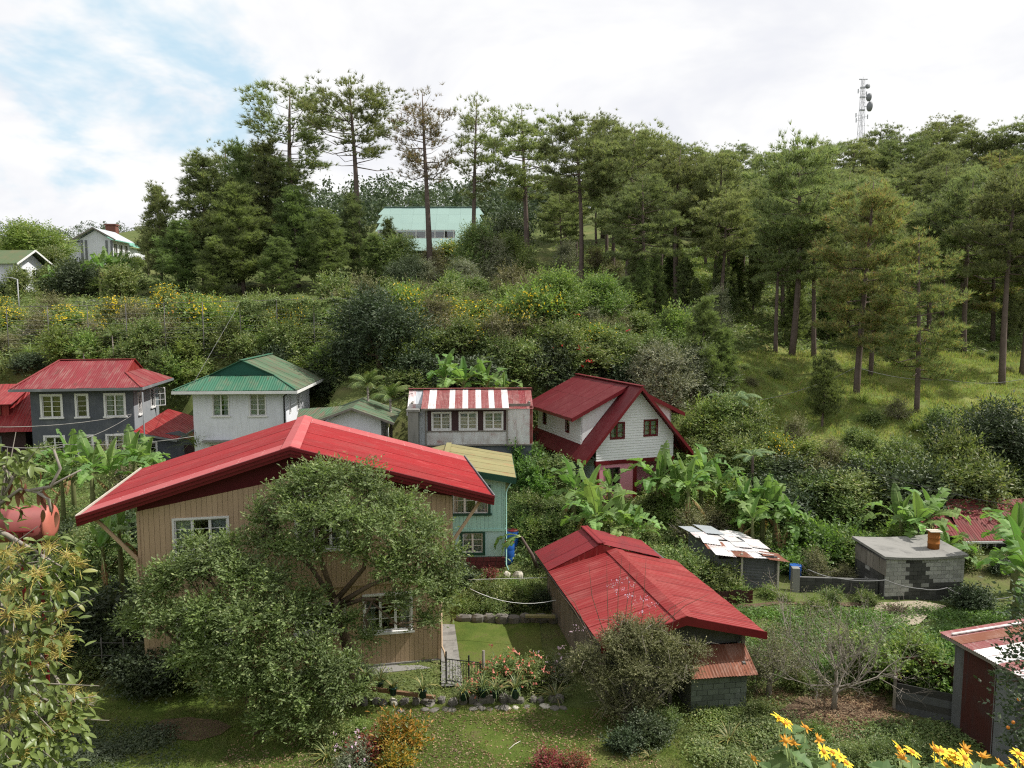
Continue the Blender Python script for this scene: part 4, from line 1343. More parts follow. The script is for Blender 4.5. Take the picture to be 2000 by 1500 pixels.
def pink_house():
    h = house_root('pink_and_white_house', 'pink house with white upper siding and a steep dark red roof', 'house', 7.81, 48.0, 1.0, 20)
    # local origin under the gable peak; front at y=0
    zr, zl, hw = 7.25, 2.85, 3.85
    d = 8.4
    wx = 2.75
    sl = (zr - zl) / hw
    zw = zr - sl * wx                                        # roof height over the wall corner
    zb = 2.62
    # lower pink front
    mb = MB()
    holes = [(.75, .75, .85, 1.35)]
    wall(mb, vec(-wx, 0, 0), X_, -Y_, [(0, -1.2), (wx, -1.2), (wx, zb - .25), (0, zb - .25)], holes, .14)
    wall(mb, vec(0, 1.4, 0), X_, -Y_, [(0, -1.2), (wx, -1.2), (wx, zb - .25), (0, zb - .25)], [], .14)
    mb.box(-.14, 0, .141, 1.4, -1.2, zb - .25)
    mb.build('front_wall', m_pinkwall, h)
    window(h, vec(-wx + .75, 0, .75), X_, -Y_, .85, 1.35, 2, 5, mframe=m_panel, trim=.05, curtain=None)
    mb = MB()
    wall(mb, vec(-wx, d, 0), -Y_, -X_, [(0, -1.2), (d - .141, -1.2), (d - .141, zb + .2), (0, zb + .2)], [(.8, -.6, .9, 2.1), (3.4, .6, .9, 1.2), (5.6, -.6, .9, 2.0)], .14)
    mb.box(-wx, wx, d - .14, d, -1.2, zb)
    mb.box(wx - .14, wx, 1.55, d - .15, -1.2, zb)
    mb.build('side_wall', m_shadeblue, h)
    for a, b, c_, e in ((.8, -.6, .9, 2.1), (3.4, .6, .9, 1.2), (5.6, -.6, .9, 2.0)):
        window(h, vec(-wx, d - a, b), -Y_, -X_, c_, e, 2, 3, mframe=m_shadeblue, trim=.05, curtain=None, sill=False)
    mb = MB()                                                # red posts, band and base
    for x in (-wx - .02, -.14, wx - .2):
        mb.box(x, x + .24, -.05, .19, -1.2, zb - .25)
    mb.box(-wx - .06, wx + .06, -.07, .2, zb - .249, zb)
    mb.box(-wx - .03, .1, -.04, -.002, -1.2, .02)
    mb.build('red_post', m_redtrim, h)
    # white siding on the gable: lapped boards
    gp = [(-wx, zb), (wx, zb), (wx, zw - .05), (0, zr - .12), (-wx, zw - .05)]
    gh = [(-1.75, 4.0, .9, .95), (.62, 4.05, .9, .95)]

    def siding(nm, O, R, N, poly, hs):
        z = min(p[1] for p in poly)
        mb = MB()
        top = max(p[1] for p in poly)
        while z < top:
            zz = min(z + .165, top)
            xs = sorted(set([min(p[0] for p in poly), max(p[0] for p in poly)] + [q for a in hs for q in (a[0], a[0] + a[2])]))
            for a, b in zip(xs[:-1], xs[1:]):
                for c in column(rect_clip(list(poly), min(xs), max(xs), z, zz), hs, a, b, z, zz) if rect_clip(list(poly), min(xs), max(xs), z, zz) else []:
                    f = [O + R * p[0] + Z_ * p[1] + N * (.036 * (1 - (p[1] - z) / .165)) for p in c]
                    k = [O + R * p[0] + Z_ * p[1] - N * .09 for p in c]
                    n = len(c)
                    ar = sum(c[i][0] * c[(i + 1) % n][1] - c[(i + 1) % n][0] * c[i][1] for i in range(n))
                    if (R.cross(Z_)).dot(N) * ar < 0:
                        f, k = f[::-1], k[::-1]
                    mb.poly(f)
                    mb.poly(k[::-1])
                    for i in range(n):
                        j = (i + 1) % n
                        mb.poly([f[i], k[i], k[j], f[j]])
            z = zz
        o = mb.build(nm, m_siding, h)
        o['kind'] = 'stuff'
    siding('gable_siding', vec(0, 0, 0), X_, -Y_, gp, gh)
    for a, b, c_, e in gh:
        window(h, vec(a, 0, b), X_, -Y_, c_, e, 2, 3, mframe=m_redtrim, trim=.07, sill=False, drape=.95)
    # dormers on both sides
    y1 = 1.15
    zu = 5.25                                               # upper eaves
    for s in (-1, 1):
        dx = 3.25                                           # dormer wall
        zin = zr - sl * dx
        sd = MB()
        # cheek facing the front: between the steep slope and the upper roof
        su = (zr - .1 - zu) / 3.95
        poly = [(0.35, zr - sl * .35 + .02), (dx, zin + .05), (dx, zr - .1 - su * dx - .06), (0.35, zr - .1 - su * .35 - .05)]
        poly = [(s * a, b) for a, b in poly]
        sd.prism([vec(a, y1, b) for a, b in poly], vec(0, .1, 0))
        sd.build('dormer_cheek', m_siding, h)
        hs = [(1.0, 4.02, .55, .85), (4.9, 4.02, .55, .85)]
        if s < 0:
            siding('dormer_siding', vec(-dx, d, 0), -Y_, -X_, [(0, zin), (d - y1, zin), (d - y1, zr - .1 - su * dx - .08), (0, zr - .1 - su * dx - .08)], [(a, b, c_, e) for a, b, c_, e in hs])
            for a, b, c_, e in hs:
                window(h, vec(-dx, d - a, b), -Y_, -X_, c_, e, 1, 2, mframe=m_redtrim, trim=.05, sill=False, curtain=None)
        else:
            siding('dormer_siding', vec(dx, y1, 0), Y_, X_, [(0, zin), (d - y1, zin), (d - y1, zr - .1 - su * dx - .08), (0, zr - .1 - su * dx - .08)], [])
    mb = MB()
    mb.box(-wx, wx, .2, d - .2, zb + .02, zb + .1)
    roof = mb.build('roof', m_redtrim, h)
    yf, yb = -.75, d + .5
    for s in (-1, 1):
        e = s * (hw + .1)
        ze = zr - sl * (hw + .1)
        slope(roof, [(0, yf, zr), (e, yf, ze), (e, y1 + .12, ze), (0, y1 + .12, zr)], m_pinkroof, .9, 1, seed=51)
        a = s * 3.12
        slope(roof, [(a, y1 + .13, zr - sl * 3.12), (e, y1 + .13, ze), (s * (hw + .1), yb, ze), (a, yb, zr - sl * 3.12)], m_pinkroof, .85, 1, seed=52)
        su = (zr - .1 - zu) / 3.95
        slope(roof, [(0, y1 - .35, zr - .06), (s * 4.05, y1 - .35, zr - .06 - su * 4.05), (s * 4.05, yb, zr - .06 - su * 4.05), (0, yb, zr - .06)], m_pinkroof, .85, 2, seed=53, lift=.03)
        mb = MB()
        mb.prism([vec(0, yf - .04, zr - .22), vec(e, yf - .04, ze - .22), vec(e, yf - .04, ze + .04), vec(0, yf - .04, zr + .04)], vec(0, .05, 0))
        mb.prism([vec(s * .3, y1 - .40, zr - .06 - su * .3 - .2), vec(s * 4.08, y1 - .40, zr - .06 - su * 4.08 - .2), vec(s * 4.08, y1 - .40, zr - .06 - su * 4.08 + .05), vec(s * .3, y1 - .40, zr - .06 - su * .3 + .05)], vec(0, .05, 0))
        mb.box(min(s * 4.05, s * 4.1), max(s * 4.05, s * 4.1), y1 - .34, yb, zr - .06 - su * 4.05 - .16, zr - .06 - su * 4.05 + .02)
        mb.box(min(e, e + s * .04), max(e, e + s * .04), yf + .02, yb, ze - .16, ze + .01)
        mb.build('barge_board', m_redtrim, roof)
    mb = MB()
    mb.beam((0, yf - .03, zr + .06), (0, yb + .03, zr + .06), .32, .04)
    mb.build('ridge_cap', m_pinkroof, roof)


pink_house()


def turquoise_house():
    h = house_root('turquoise_house', 'turquoise board house with dark green window trim beside the tan house', 'house', -4.1, 37.6, 0.0, 2)
    w, d = 3.75, 5.0
    ze = 4.45
    zs = 2.05
    up_h = [(1.15, 2.85, 1.75, 1.3)]
    lo_h = [(1.62, .82, 1.0, 1.0)]
    poly = [(0, zs), (w, zs), (w, ze + .1), (.7, ze + .75), (0, ze + .65)]
    boards(h, vec(0, 0, 0), X_, -Y_, poly, up_h, .21, .01, .03, m_turq)
    boards(h, vec(w, .13, 0), Y_, X_, [(0, zs), (d - .13, zs), (d - .13, ze + .1), (0, ze + .1)], [], .21, .01, .03, m_turq)
    mb = MB()
    wall(mb, vec(0, .035, 0), X_, -Y_, poly, up_h, .09)
    mb.box(w - .13, w - .035, .13, d, zs, ze)
    wall(mb, vec(0, .02, 0), X_, -Y_, [(0, .62), (w, .62), (w, zs - .12), (0, zs - .12)], [(a, b, c, e) for a, b, c, e in lo_h], .12)
    mb.box(w - .15, w - .02, .14, d, .62, zs - .12)
    mb.box(0, w, d - .1, d, -.5, ze)
    mb.build('wall', m_turqpl, h)
    mb = MB()
    mb.box(-.02, w + .03, -.05, .0, zs - .12, zs)
    mb.box(w, w + .03, 0, d, zs - .12, zs)
    mb.box(w - .07, w + .02, -.03, -.002, zs, ze + .1)
    mb.box(-.05, .06, -.04, -.002, zs, ze + .5)
    mb.build('trim_board', m_turq, h)
    # painted stone base, stone by stone
    mb = MB()
    mb.box(0.02, w - .03, .03, d, -1.2, .618)
    base = mb.build('stone_base', m_mortar, h)
    r = random.Random(9)
    z = -.3
    while z < .55:
        x = .0
        hh = r.uniform(.2, .26)
        while x < w - .1:
            ww = min(r.uniform(.24, .42), w - x)
            s = MB()
            s.box(.012, ww - .012, -.02 - r.uniform(0, .015), .06, .012, min(hh, .615 - z) - .012)
            s.build('stone', m_brickred, base, Matrix.Translation((x, 0, z)))
            x += ww
        z += hh
    window(h, vec(1.15, 0, 2.85), X_, -Y_, 1.75, 1.3, 3, 2, mtrim=m_dkgreen, trim=.13, sill=True, drape=.8)
    window(h, vec(1.62, .02, .82), X_, -Y_, 1.0, 1.0, 2, 3, mtrim=m_dkgreen, trim=.13, sill=False, drape=.9)
    mb = MB()
    mb.box(.1, w - .2, .2, d - .2, ze - .1, ze - .05)
    roof = mb.build('roof', m_dkgreen, h)
    xr, ex = .72, w + .52
    yf, yb = -.65, 5.5
    zr, zE = 5.42, 4.80
    slope(roof, [(xr, yf, zr), (ex, yf, zE), (ex, yb, zE), (xr, yb, zr)], m_olive, .8, 1, seed=61)
    slope(roof, [(xr, yf, zr), (-2.0, yf, zE), (-2.0, yb, zE), (xr, yb, zr)], m_olive, .8, 1, seed=62)
    mb = MB()
    mb.beam((xr, yf - .05, zr + .05), (xr, yb, zr + .05), .28, .04)
    mb.build('ridge_cap', m_olive, roof)
    mb = MB()
    mb.prism([vec(xr, yf - .03, zr - .32), vec(ex, yf - .03, zE - .32), vec(ex, yf - .03, zE - .02), vec(xr, yf - .03, zr - .02)], vec(0, .05, 0))
    mb.box(ex - .02, ex + .03, yf, yb, zE - .22, zE - .02)
    mb.build('barge_board', m_dkgreen, roof)
    mb = MB()
    mb.tube([(ex - .1, .0, 4.6), (w + .1, -.05, 4.05), (w + .06, -.06, 3.9), (w + .06, -.06, .2), (w + .2, -.3, -.1)], .035, 7)
    mb.build('downpipe', m_turq, h)
    floors(h, w, d, .7, 2.2)


turquoise_house()


# ------------------------------------------------------------------ the shed with the long red roof
def red_shed():
    h = house_root('red_roofed_shed', 'long low shed under a worn red gable roof in the garden', 'shed', 5.9, 25.75, -0.85, 11)
    zr, ze, hw = 3.36, 2.58, 3.0
    L = 7.5
    wx = 2.55
    mb = MB()
    zt = ze + .08
    wall(mb, vec(-wx, .55, 0), X_, -Y_, [(0, 1.9), (2 * wx, 1.9), (2 * wx, zt), (wx, zr - .12), (0, zt)], [], .08)
    wall(mb, vec(-wx, .55, 0), X_, -Y_, [(0, -.6), (2.2, -.6), (2.2, 1.9), (0, 1.9)], [], .08)
    mb.box(-wx, wx, 9.2, 9.28, -.6, ze)
    mb.box(wx - .08, wx, .64, 9.2, -.6, zt - .02)
    mb.build('wall', m_tin, h)
    boards(h, vec(-wx, 9.2, 0), -Y_, -X_, [(0, -.6), (8.6, -.6), (8.6, zt - .05), (0, zt - .05)], [], .24, .012, .03, m_woodgrey)
    mb = MB()
    for x in (-.3, wx - .1):
        mb.box(x, x + .12, .3, .42, -.6, zt)
    mb.build('post', m_woodgrey, h)
    mb = MB()
    mb.prism([vec(-hw + .05, -.25, ze - .06), vec(0, -.25, zr - .06), vec(0, L, zr - .06), vec(-hw + .05, L, ze - .06)], vec(0, 0, -.05))
    mb.prism([vec(0, -.25, zr - .06), vec(hw - .05, -.25, ze - .06), vec(hw - .05, L, ze - .06), vec(0, L, zr - .06)], vec(0, 0, -.05))
    roof = mb.build('roof', m_redtrim, h)
    slope(roof, [(0, -.35, zr), (hw, -.35, ze), (hw, L, ze), (0, L, zr)], m_shedred, .8, 1, seed=71)
    slope(roof, [(-hw, -.35, ze), (0, -.35, zr), (0, L, zr), (-hw, L, ze)], m_shedred, .8, 1, seed=72)
    mb = MB()
    s = (zr - ze) / hw
    for q in (-1, 1):
        mb.prism([vec(0, -.4, zr + .05), vec(q * .38, -.4, zr + .04 - s * .38), vec(q * .38, -.4, zr + .065 - s * .38), vec(0, -.4, zr + .08)], vec(0, L + .5, 0))
    mb.build('ridge_cap', m_shedred, roof)
    mb = MB()
    for q in (-1, 1):
        mb.prism([vec(0, -.40, zr - .26), vec(q * (hw + .03), -.40, ze - .24), vec(q * (hw + .03), -.40, ze + .03), vec(0, -.40, zr + .04)], vec(0, .045, 0))
    mb.build('barge_board', m_redtrim, roof)
    # older back part of the roof, its ridge set to one side and higher
    xr2, zr2 = -.62, 3.66
    yb = 9.9
    mb = MB()
    mb.box(-2.4, 2.0, 7.6, 9.1, ze - .1, ze - .05)
    r2 = mb.build('back_roof', m_redtrim, h)
    slope(r2, [(-hw - .02, L - .25, ze + .04), (xr2, L - .25, zr2), (xr2, yb, zr2), (-hw - .02, yb, ze + .04)], m_sheddark, .8, 1, seed=73)
    slope(r2, [(xr2, L - .25, zr2), (2.2, L - .25, ze + .3), (2.2, yb, ze + .3), (xr2, yb, zr2)], m_sheddark, .8, 1, seed=74)
    mb = MB()
    mb.beam((xr2, L - .3, zr2 + .05), (xr2, yb, zr2 + .05), .34, .04)
    mb.build('ridge_cap', m_sheddark, r2)
    mb = MB()
    mb.prism([vec(-hw, L - .22, ze), vec(2.2, L - .22, ze + .2), vec(xr2, L - .22, zr2 - .04)], vec(0, .05, 0))
    mb.build('gable_end', m_shedred, r2)
    mb = MB()
    for k in range(2):
        mb.beam((-hw - .02, -.3, ze - .12), (-hw - .02, yb, ze - .08), .04, .1)
    mb.build('eaves_board', m_woodgrey, roof)
    # lean-to with a rusty roof and block wall at the front
    a = thing('lean_to_store', 'small damp block lean-to with a rusty corrugated roof at the shed end', 'lean-to', (5.95, 25.3, -.85), math.radians(8))
    for i in range(3):
        corr_sheet(a, vec(.15 + i * .78, .9, 1.95 + .01 * (i % 2)), X_, vec(0, -1.15, -.62), .82, 1.32, m_rust, 'roof_sheet', pitch=.11, amp=.018)
    mb = MB()
    mb.box(.22, 2.25, .03, .12, -.4, 1.27)
    mb.box(2.15, 2.25, .12, 1.2, -.4, 1.6)
    mb.box(.22, .32, .12, 1.2, -.4, 1.6)
    mb.build('wall', m_mortar, a)
    r = random.Random(4)
    for j in range(6):
        x = .22
        while x < 2.2:
            ww = min(.4 if (x > .23 or j % 2 == 0) else .2, 2.25 - x)
            if ww > .06:
                b = MB()
                b.box(.008, ww - .008, -.012 - r.uniform(0, .006), .05, .008, .192)
                b.build('concrete_block', m_blockgrn, a, Matrix.Translation((x, 0, -.02 + j * .2)))
            x += ww
    mb = MB()
    mb.box(.2, 2.28, -.03, .1, 1.2, 1.28)
    mb.build('lintel', m_woodgrey, a)


red_shed()


# ------------------------------------------------------------------ block shed with a slab roof
def block_shed():
    q = P(1727, 1172, 35.5)
    h = house_root('block_shed', 'flat-roofed concrete block shed with a rusty drum standing on its slab', 'shed', q.x, 35.5, -.8, 5)
    w, d, ht = 3.95, 2.7, 1.95
    mb = MB()
    mb.box(.03, w - .03, .03, .17, -.6, ht)
    mb.box(.03, .17, .17, d, -.6, ht)
    mb.box(w - .17, w - .03, .17, d, -.6, ht)
    mb.box(.17, w - .17, d - .14, d, -.6, ht)
    mb.build('wall', m_mortar, h)
    r = random.Random(8)
    shapes = {}

    def blk(wd, axis):
        k = (wd, axis)
        if k not in shapes:
            b = MB()
            if axis:
                b.box(-.015, .05, .007, wd - .007, .007, .193)
            else:
                b.box(.007, wd - .007, -.015, .05, .007, .193)
            shapes[k] = [b.mesh('concrete_block', m) for m in (m_block, m_blockdk)]
        return shapes[k]
    for j in range(10):
        x = 0.0
        first = True
        while x < w - .05:
            ww = .2 if (first and j % 2) else .4
            ww = round(min(ww, w - x), 3)
            mid = x + ww / 2
            dark = (1.15 < mid < 2.05 and r.random() < .93) or (mid > 2.05 and j < 4 and r.random() < .9) or (j < 1 and r.random() < .8) or r.random() < .03
            link('concrete_block', blk(ww, 0)[1 if dark else 0], h, Matrix.Translation((x, r.uniform(-.006, .006), j * .2 - .02)))
            x += ww
            first = False
        y = 0.14
        while y < d - .1:
            ww = round(min(.4, d - y), 3)
            if j < 6:
                link('concrete_block', blk(ww, 1)[1 if r.random() < .96 else 0], h, Matrix.Translation((r.uniform(-.006, .006), y, j * .2 - .02)))
            y += ww
    for k in range(5):                                       # grey boards above the low side wall
        b = MB()
        b.box(-.03, .0, .01, .53, 1.2, ht - .02)
        b.build('board', m_woodgrey, h, Matrix.Translation((-.0, -.05 + k * .55, 0)))
    mb = MB()
    top = [(-.12, -.12), (w + .1, -.12), (w + .1, d + .2), (-.12, d + .2)]
    n = 6
    for i in range(n):
        xa, xb = -.12 + (w + .22) * i / n, -.12 + (w + .22) * (i + 1) / n
        za, zb = .10 * (2 * i / n - 1) ** 2, .10 * (2 * (i + 1) / n - 1) ** 2
        mb.hexa([(xa, -.12, ht + za), (xb, -.12, ht + zb), (xb, d + .2, ht + .1 + zb), (xa, d + .2, ht + .1 + za),
                 (xa, -.12, ht + .12 + za), (xb, -.12, ht + .12 + zb), (xb, d + .2, ht + .22 + zb), (xa, d + .2, ht + .22 + za)])
    mb.build('roof_slab', m_conc, h)
    o = h.matrix_basis
    R = Matrix.Translation(h.location) @ Matrix.Rotation(math.radians(5), 4, 'Z')
    dp = R @ vec(3.05, 1.05, ht + .17)
    t = thing('oil_drum', 'rusty orange oil drum standing on the flat concrete roof', 'drum', dp)
    mb = MB()
    mb.lathe([(.27, 0), (.27, .27), (.285, .28), (.285, .30), (.27, .31), (.27, .56), (.285, .57), (.285, .59), (.27, .60), (.27, .84), (.285, .85), (.28, .87)], 18)
    mb.build('body', m_drum, t)
    mb = MB()
    for k in range(3):
        mb.box(-.3, .3, -.27 + k * .18, -.12 + k * .18, .872 + .02 * (k % 2), .90 + .02 * (k % 2))
    mb.build('lid', m_palestone, t)
    # low blackened wall running out from the shed
    q2 = P(1560, 1150, 36.2)
    f = thing('low_block_wall', 'low moss-blackened block wall running to the blue barrel', 'wall', (q2.x, 36.3, -.8), math.radians(-6))
    mb = MB()
    LW = q.x - q2.x - .1
    mb.box(0, LW, .02, .14, -.5, .85)
    mb.build('core', m_mortar, f)
    for j in range(4):
        x = 0.0
        while x < LW - .1:
            ww = min(.4, LW - x)
            b = MB()
            b.box(.008, ww - .008, -.012, .15, .007, .193)
            b.build('concrete_block', m_blockdk, f, Matrix.Translation((x, r.uniform(-.01, .01), j * .2 + .05)))
            x += ww
    mb = MB()
    mb.box(-.3, .05, -.1, .25, -.5, 1.3)
    mb.build('pillar', m_conc, f)


block_shed()


def patched_shed():
    q = P(1400, 1150, 36.2)
    h = house_root('patched_tin_shed', 'crooked tin shed roofed with loose white and rusty sheets', 'shed', q.x, 36.2, -.8, 8)
    w, d = 3.1, 4.0
    r = random.Random(3)
    for i in range(6):                                       # horizontally laid wall sheets
        corr_sheet(h, vec(1.25, -.02 - .01 * (i % 2), .0 + i * .3), Z_, X_, .34, 1.65, m_tin, 'wall_sheet', pitch=.08, amp=.014)
    mb = MB()
    mb.box(0.05, w, .06, .12, -.5, 1.75)
    mb.box(w - .06, w, .12, d, -.5, 1.6)
    mb.box(.05, .11, .12, d, -.5, 1.9)
    mb.build('wall', m_tin, h)
    mb = MB()
    mb.box(1.16, 1.25, -.12, -.03, -.5, 2.05)
    mb.box(w - .05, w + .04, -.12, -.03, -.5, 1.7)
    mb.build('post', m_palestone, h)
    mats = [m_zincwhite, m_rust, m_zincwhite, m_zinc, m_rust, m_zincwhite]
    mb = MB()
    mb.box(.1, w - .1, .2, d - .2, 1.5, 1.55)
    roof = mb.build('roof', m_woodgrey, h)
    k = 0
    for j in range(5):
        for i in range(4):
            a = r.uniform(-.22, .22)
            R = vec(math.cos(a), math.sin(a), -.13 - .05 * (i == 3) + r.uniform(-.03, .03)).normalized()
            D = vec(-math.sin(a), math.cos(a), .02)
            O = vec(-.25 + i * .88 + r.uniform(-.1, .1), -.45 + j * .85 + r.uniform(-.12, .12), 2.12 - i * .13 + j * .03 + .022 * ((i + j) % 3) + r.uniform(0, .05))
            m = [m_zincwhite, m_rust, m_zinc, m_zincpatch][r.choice([0, 0, 0, 0, 2, 0, 1, 2, 3])]
            corr_sheet(roof, O, R, D, r.uniform(.75, 1.2), r.uniform(.9, 1.6), m, pitch=.08, amp=.012, sag=r.uniform(-.02, .03))
    b = thing('blue_barrel', 'blue plastic barrel standing on bare earth beside the tin shed', 'barrel', tuple(P(1553, 1132, 37.6))[:2] + (-.75,))
    mb = MB()
    mb.lathe([(.25, 0), (.29, .04), (.30, .3), (.295, .32), (.30, .34), (.30, .62), (.295, .64), (.30, .66), (.29, .9), (.26, .93)], 18)
    mb.build('body', m_blue, b)
    mb = MB()
    mb.lathe([(.275, .925), (.30, .93), (.30, .965), (.24, .97)], 18)
    mb.build('rim', m_blue, b)
    # rusty sheet fence below
    q = P(1420, 1180, 34.6)
    f = thing('rusty_sheet_fence', 'short fence of upright rusted sheets below the tin shed', 'fence', (q.x - .4, 34.8, -.8), math.radians(4))
    for i in range(3):
        corr_sheet(f, vec(i * .55, -.02 * (i % 2), -.05), X_, Z_, .6, .75 + .06 * (i % 2), m_rustdk, 'fence_sheet', pitch=.08, amp=.012)
    mb = MB()
    mb.box(-.02, 1.7, .03, .09, .5, .56)
    mb.build('rail', m_woodgrey, f)


patched_shed()


def right_house():
    q = P(1890, 1080, 42)
    h = house_root('faded_red_cottage', 'cottage with a faded red corrugated hip roof half hidden by banana plants', 'cottage', q.x, 42.0, -.2, 2)
    w, d = 5.2, 4.4
    ze = zat(1057, 41.2) + .2
    zr = ze + 1.6
    mb = MB()
    wall(mb, vec(0, 0, 0), X_, -Y_, [(0, -1), (w, -1), (w, ze - .05), (0, ze - .05)], [(.75, ze - 1.25, .75, 1.0), (2.3, ze - 1.3, 1.0, 1.0)], .12)
    shell(mb, w, d, ze - .05)
    mb.build('wall', m_grey, h)
    window(h, vec(.75, 0, ze - 1.25), X_, -Y_, .75, 1.0, 2, 1, drape=.9)
    window(h, vec(2.3, 0, ze - 1.3), X_, -Y_, 1.0, 1.0, 2, 3)
    mb = MB()
    mb.box(.1, w - .1, .2, d - .2, ze - .1, ze - .05)
    roof = mb.build('roof', m_dkgreen, h)
    x0, x1, y0, y1 = -.75, w + 2, -.75, d + .75
    ym = (y0 + y1) / 2
    slope(roof, [(x0, y0, ze), (x1, y0, ze), (x1, ym, zr), (x0 + .55, ym, zr)], m_oldred, .8, 2, seed=81)
    slope(roof, [(x0 + .55, ym, zr), (x1, ym, zr), (x1, y1, ze), (x0, y1, ze)], m_oldred, .8, 1, seed=82)
    slope(roof, [(x0 - 1.9, y0 + .9, ze + .35), (x0 + .05, y0 + .05, ze + .02), (x0 + .5, ym, zr - .45), (x0 - 1.4, ym + .6, zr - .55)], m_oldred, .8, 1, seed=83)
    mb = MB()
    mb.prism([vec(x0 + .25, ym - 1.2, ze + .9), vec(x0 + .25, ym + 1.0, ze + .9), vec(x0 + .52, ym, zr - .03)], vec(.04, 0, 0))
    mb.build('gablet', m_dkgreen, roof)
    mb = MB()
    mb.box(x0 - .04, x1, y0 - .05, y0, ze - .14, ze - .02)
    mb.build('eaves_board', m_white, roof)
    # its timber-walled wing
    mb = MB()
    mb.box(-2.3, -.02, .5, 2.6, -1, ze + .3)
    mb.build('side_room', m_grey, h)
    floors(h, w, d, .3)


right_house()


def corner_shed():
    """tall tin shed at the edge of the garden"""
    h = house_root('tall_tin_shed', 'tall tin shed with a red and white striped sheet roof and rusty walls', 'shed', 14.75, 24.6, -1.2, -78)
    H = 3.3
    specs = [(0, .42, m_tin), (.40, 1.25, m_rustdk), (1.62, .85, m_gutter), (2.44, .9, m_tin), (3.3, .9, m_rustdk)]
    for k, (x, ww, m) in enumerate(specs):
        corr_sheet(h, vec(x, -.01 * (k % 2), -.3), X_, Z_, ww + .04, H + .25, m, 'wall_sheet', pitch=.08, amp=.011)
    mb = MB()
    mb.box(0, 4.2, .04, .1, -.3, H - .05)
    mb.box(0.0, .06, .11, 3.8, -.3, H - .1)
    mb.box(0.06, 4.2, 3.7, 3.8, -.3, H - .1)
    mb.box(4.14, 4.2, .11, 3.69, -.3, H - .1)
    mb.build('wall', m_woodgrey, h)
    mb = MB()
    mb.beam((-.35, -.22, H + .02), (4.5, -.22, H + .02), .07, .12)
    mb.beam((-.3, .0, H - .05), (-.3, 3.9, H + .1), .08, .1)
    roof = mb.build('roof', m_woodgrey, h)
    order = [m_zincred, m_rust, m_zincred, m_zincwhite, m_zincwhite, m_zincred, m_zincpatch, m_zincwhite, m_rust, m_zincred]
    for k, m in enumerate(order):
        corr_sheet(roof, vec(-.4 + k * .48, -.3, H + .1 + .012 * (k % 2)), X_, vec(0, 4.4, .25), .51, 4.4, m, pitch=.08, amp=.012)
    mb = MB()
    mb.beam((-.05, -.1, H + .16), (-.05, 2.6, H + .31), .1, .04)
    mb.build('ridge_strip', m_zincwhite, roof)
    # open pen of old boards and sheets
    q = P(1745, 1400, 25.6)
    p = thing('animal_pen', 'roofless pen of blackened boards and rusty sheets', 'pen', (q.x, 25.6, -.95), math.radians(-28))
    for i in range(4):
        b = MB()
        b.box(0, 2.1, -.03, .0, -.008, .262)
        b.build('board', m_blockdk if i % 2 else m_tin, p, Matrix.Translation((0, .01 * (i % 2), i * .26)))
    for i in range(2):
        corr_sheet(p, vec(2.12 + i * .5, -.01, 0), X_, Z_, .52, 1.08, m_rustdk, 'wall_sheet', pitch=.08)
    mb = MB()
    mb.box(-.05, .05, -.06, .06, -.3, 1.25)
    mb.box(2.05, 2.13, -.07, .03, -.3, 1.12)
    mb.box(3.08, 3.18, -.06, .06, -.3, 1.12)
    mb.build('post', m_woodgrey, p)
    mb = MB()
    mb.box(3.1, 3.15, .06, 2.1, 0, 1.05)
    mb.box(0, .05, .06, 2.1, 0, 1.1)
    mb.box(.06, 3.1, 2.05, 2.1, 0, 1.2)
    mb.build('side_panel', m_rustdk, p)
    mb = MB()
    mb.beam((2.0, -.02, 1.13), (3.15, -.02, 1.12), .1, .05)
    mb.beam((3.12, 0, 1.12), (3.12, 2.0, 1.1), .1, .05)
    mb.build('top_rail', m_palestone, p)


corner_shed()


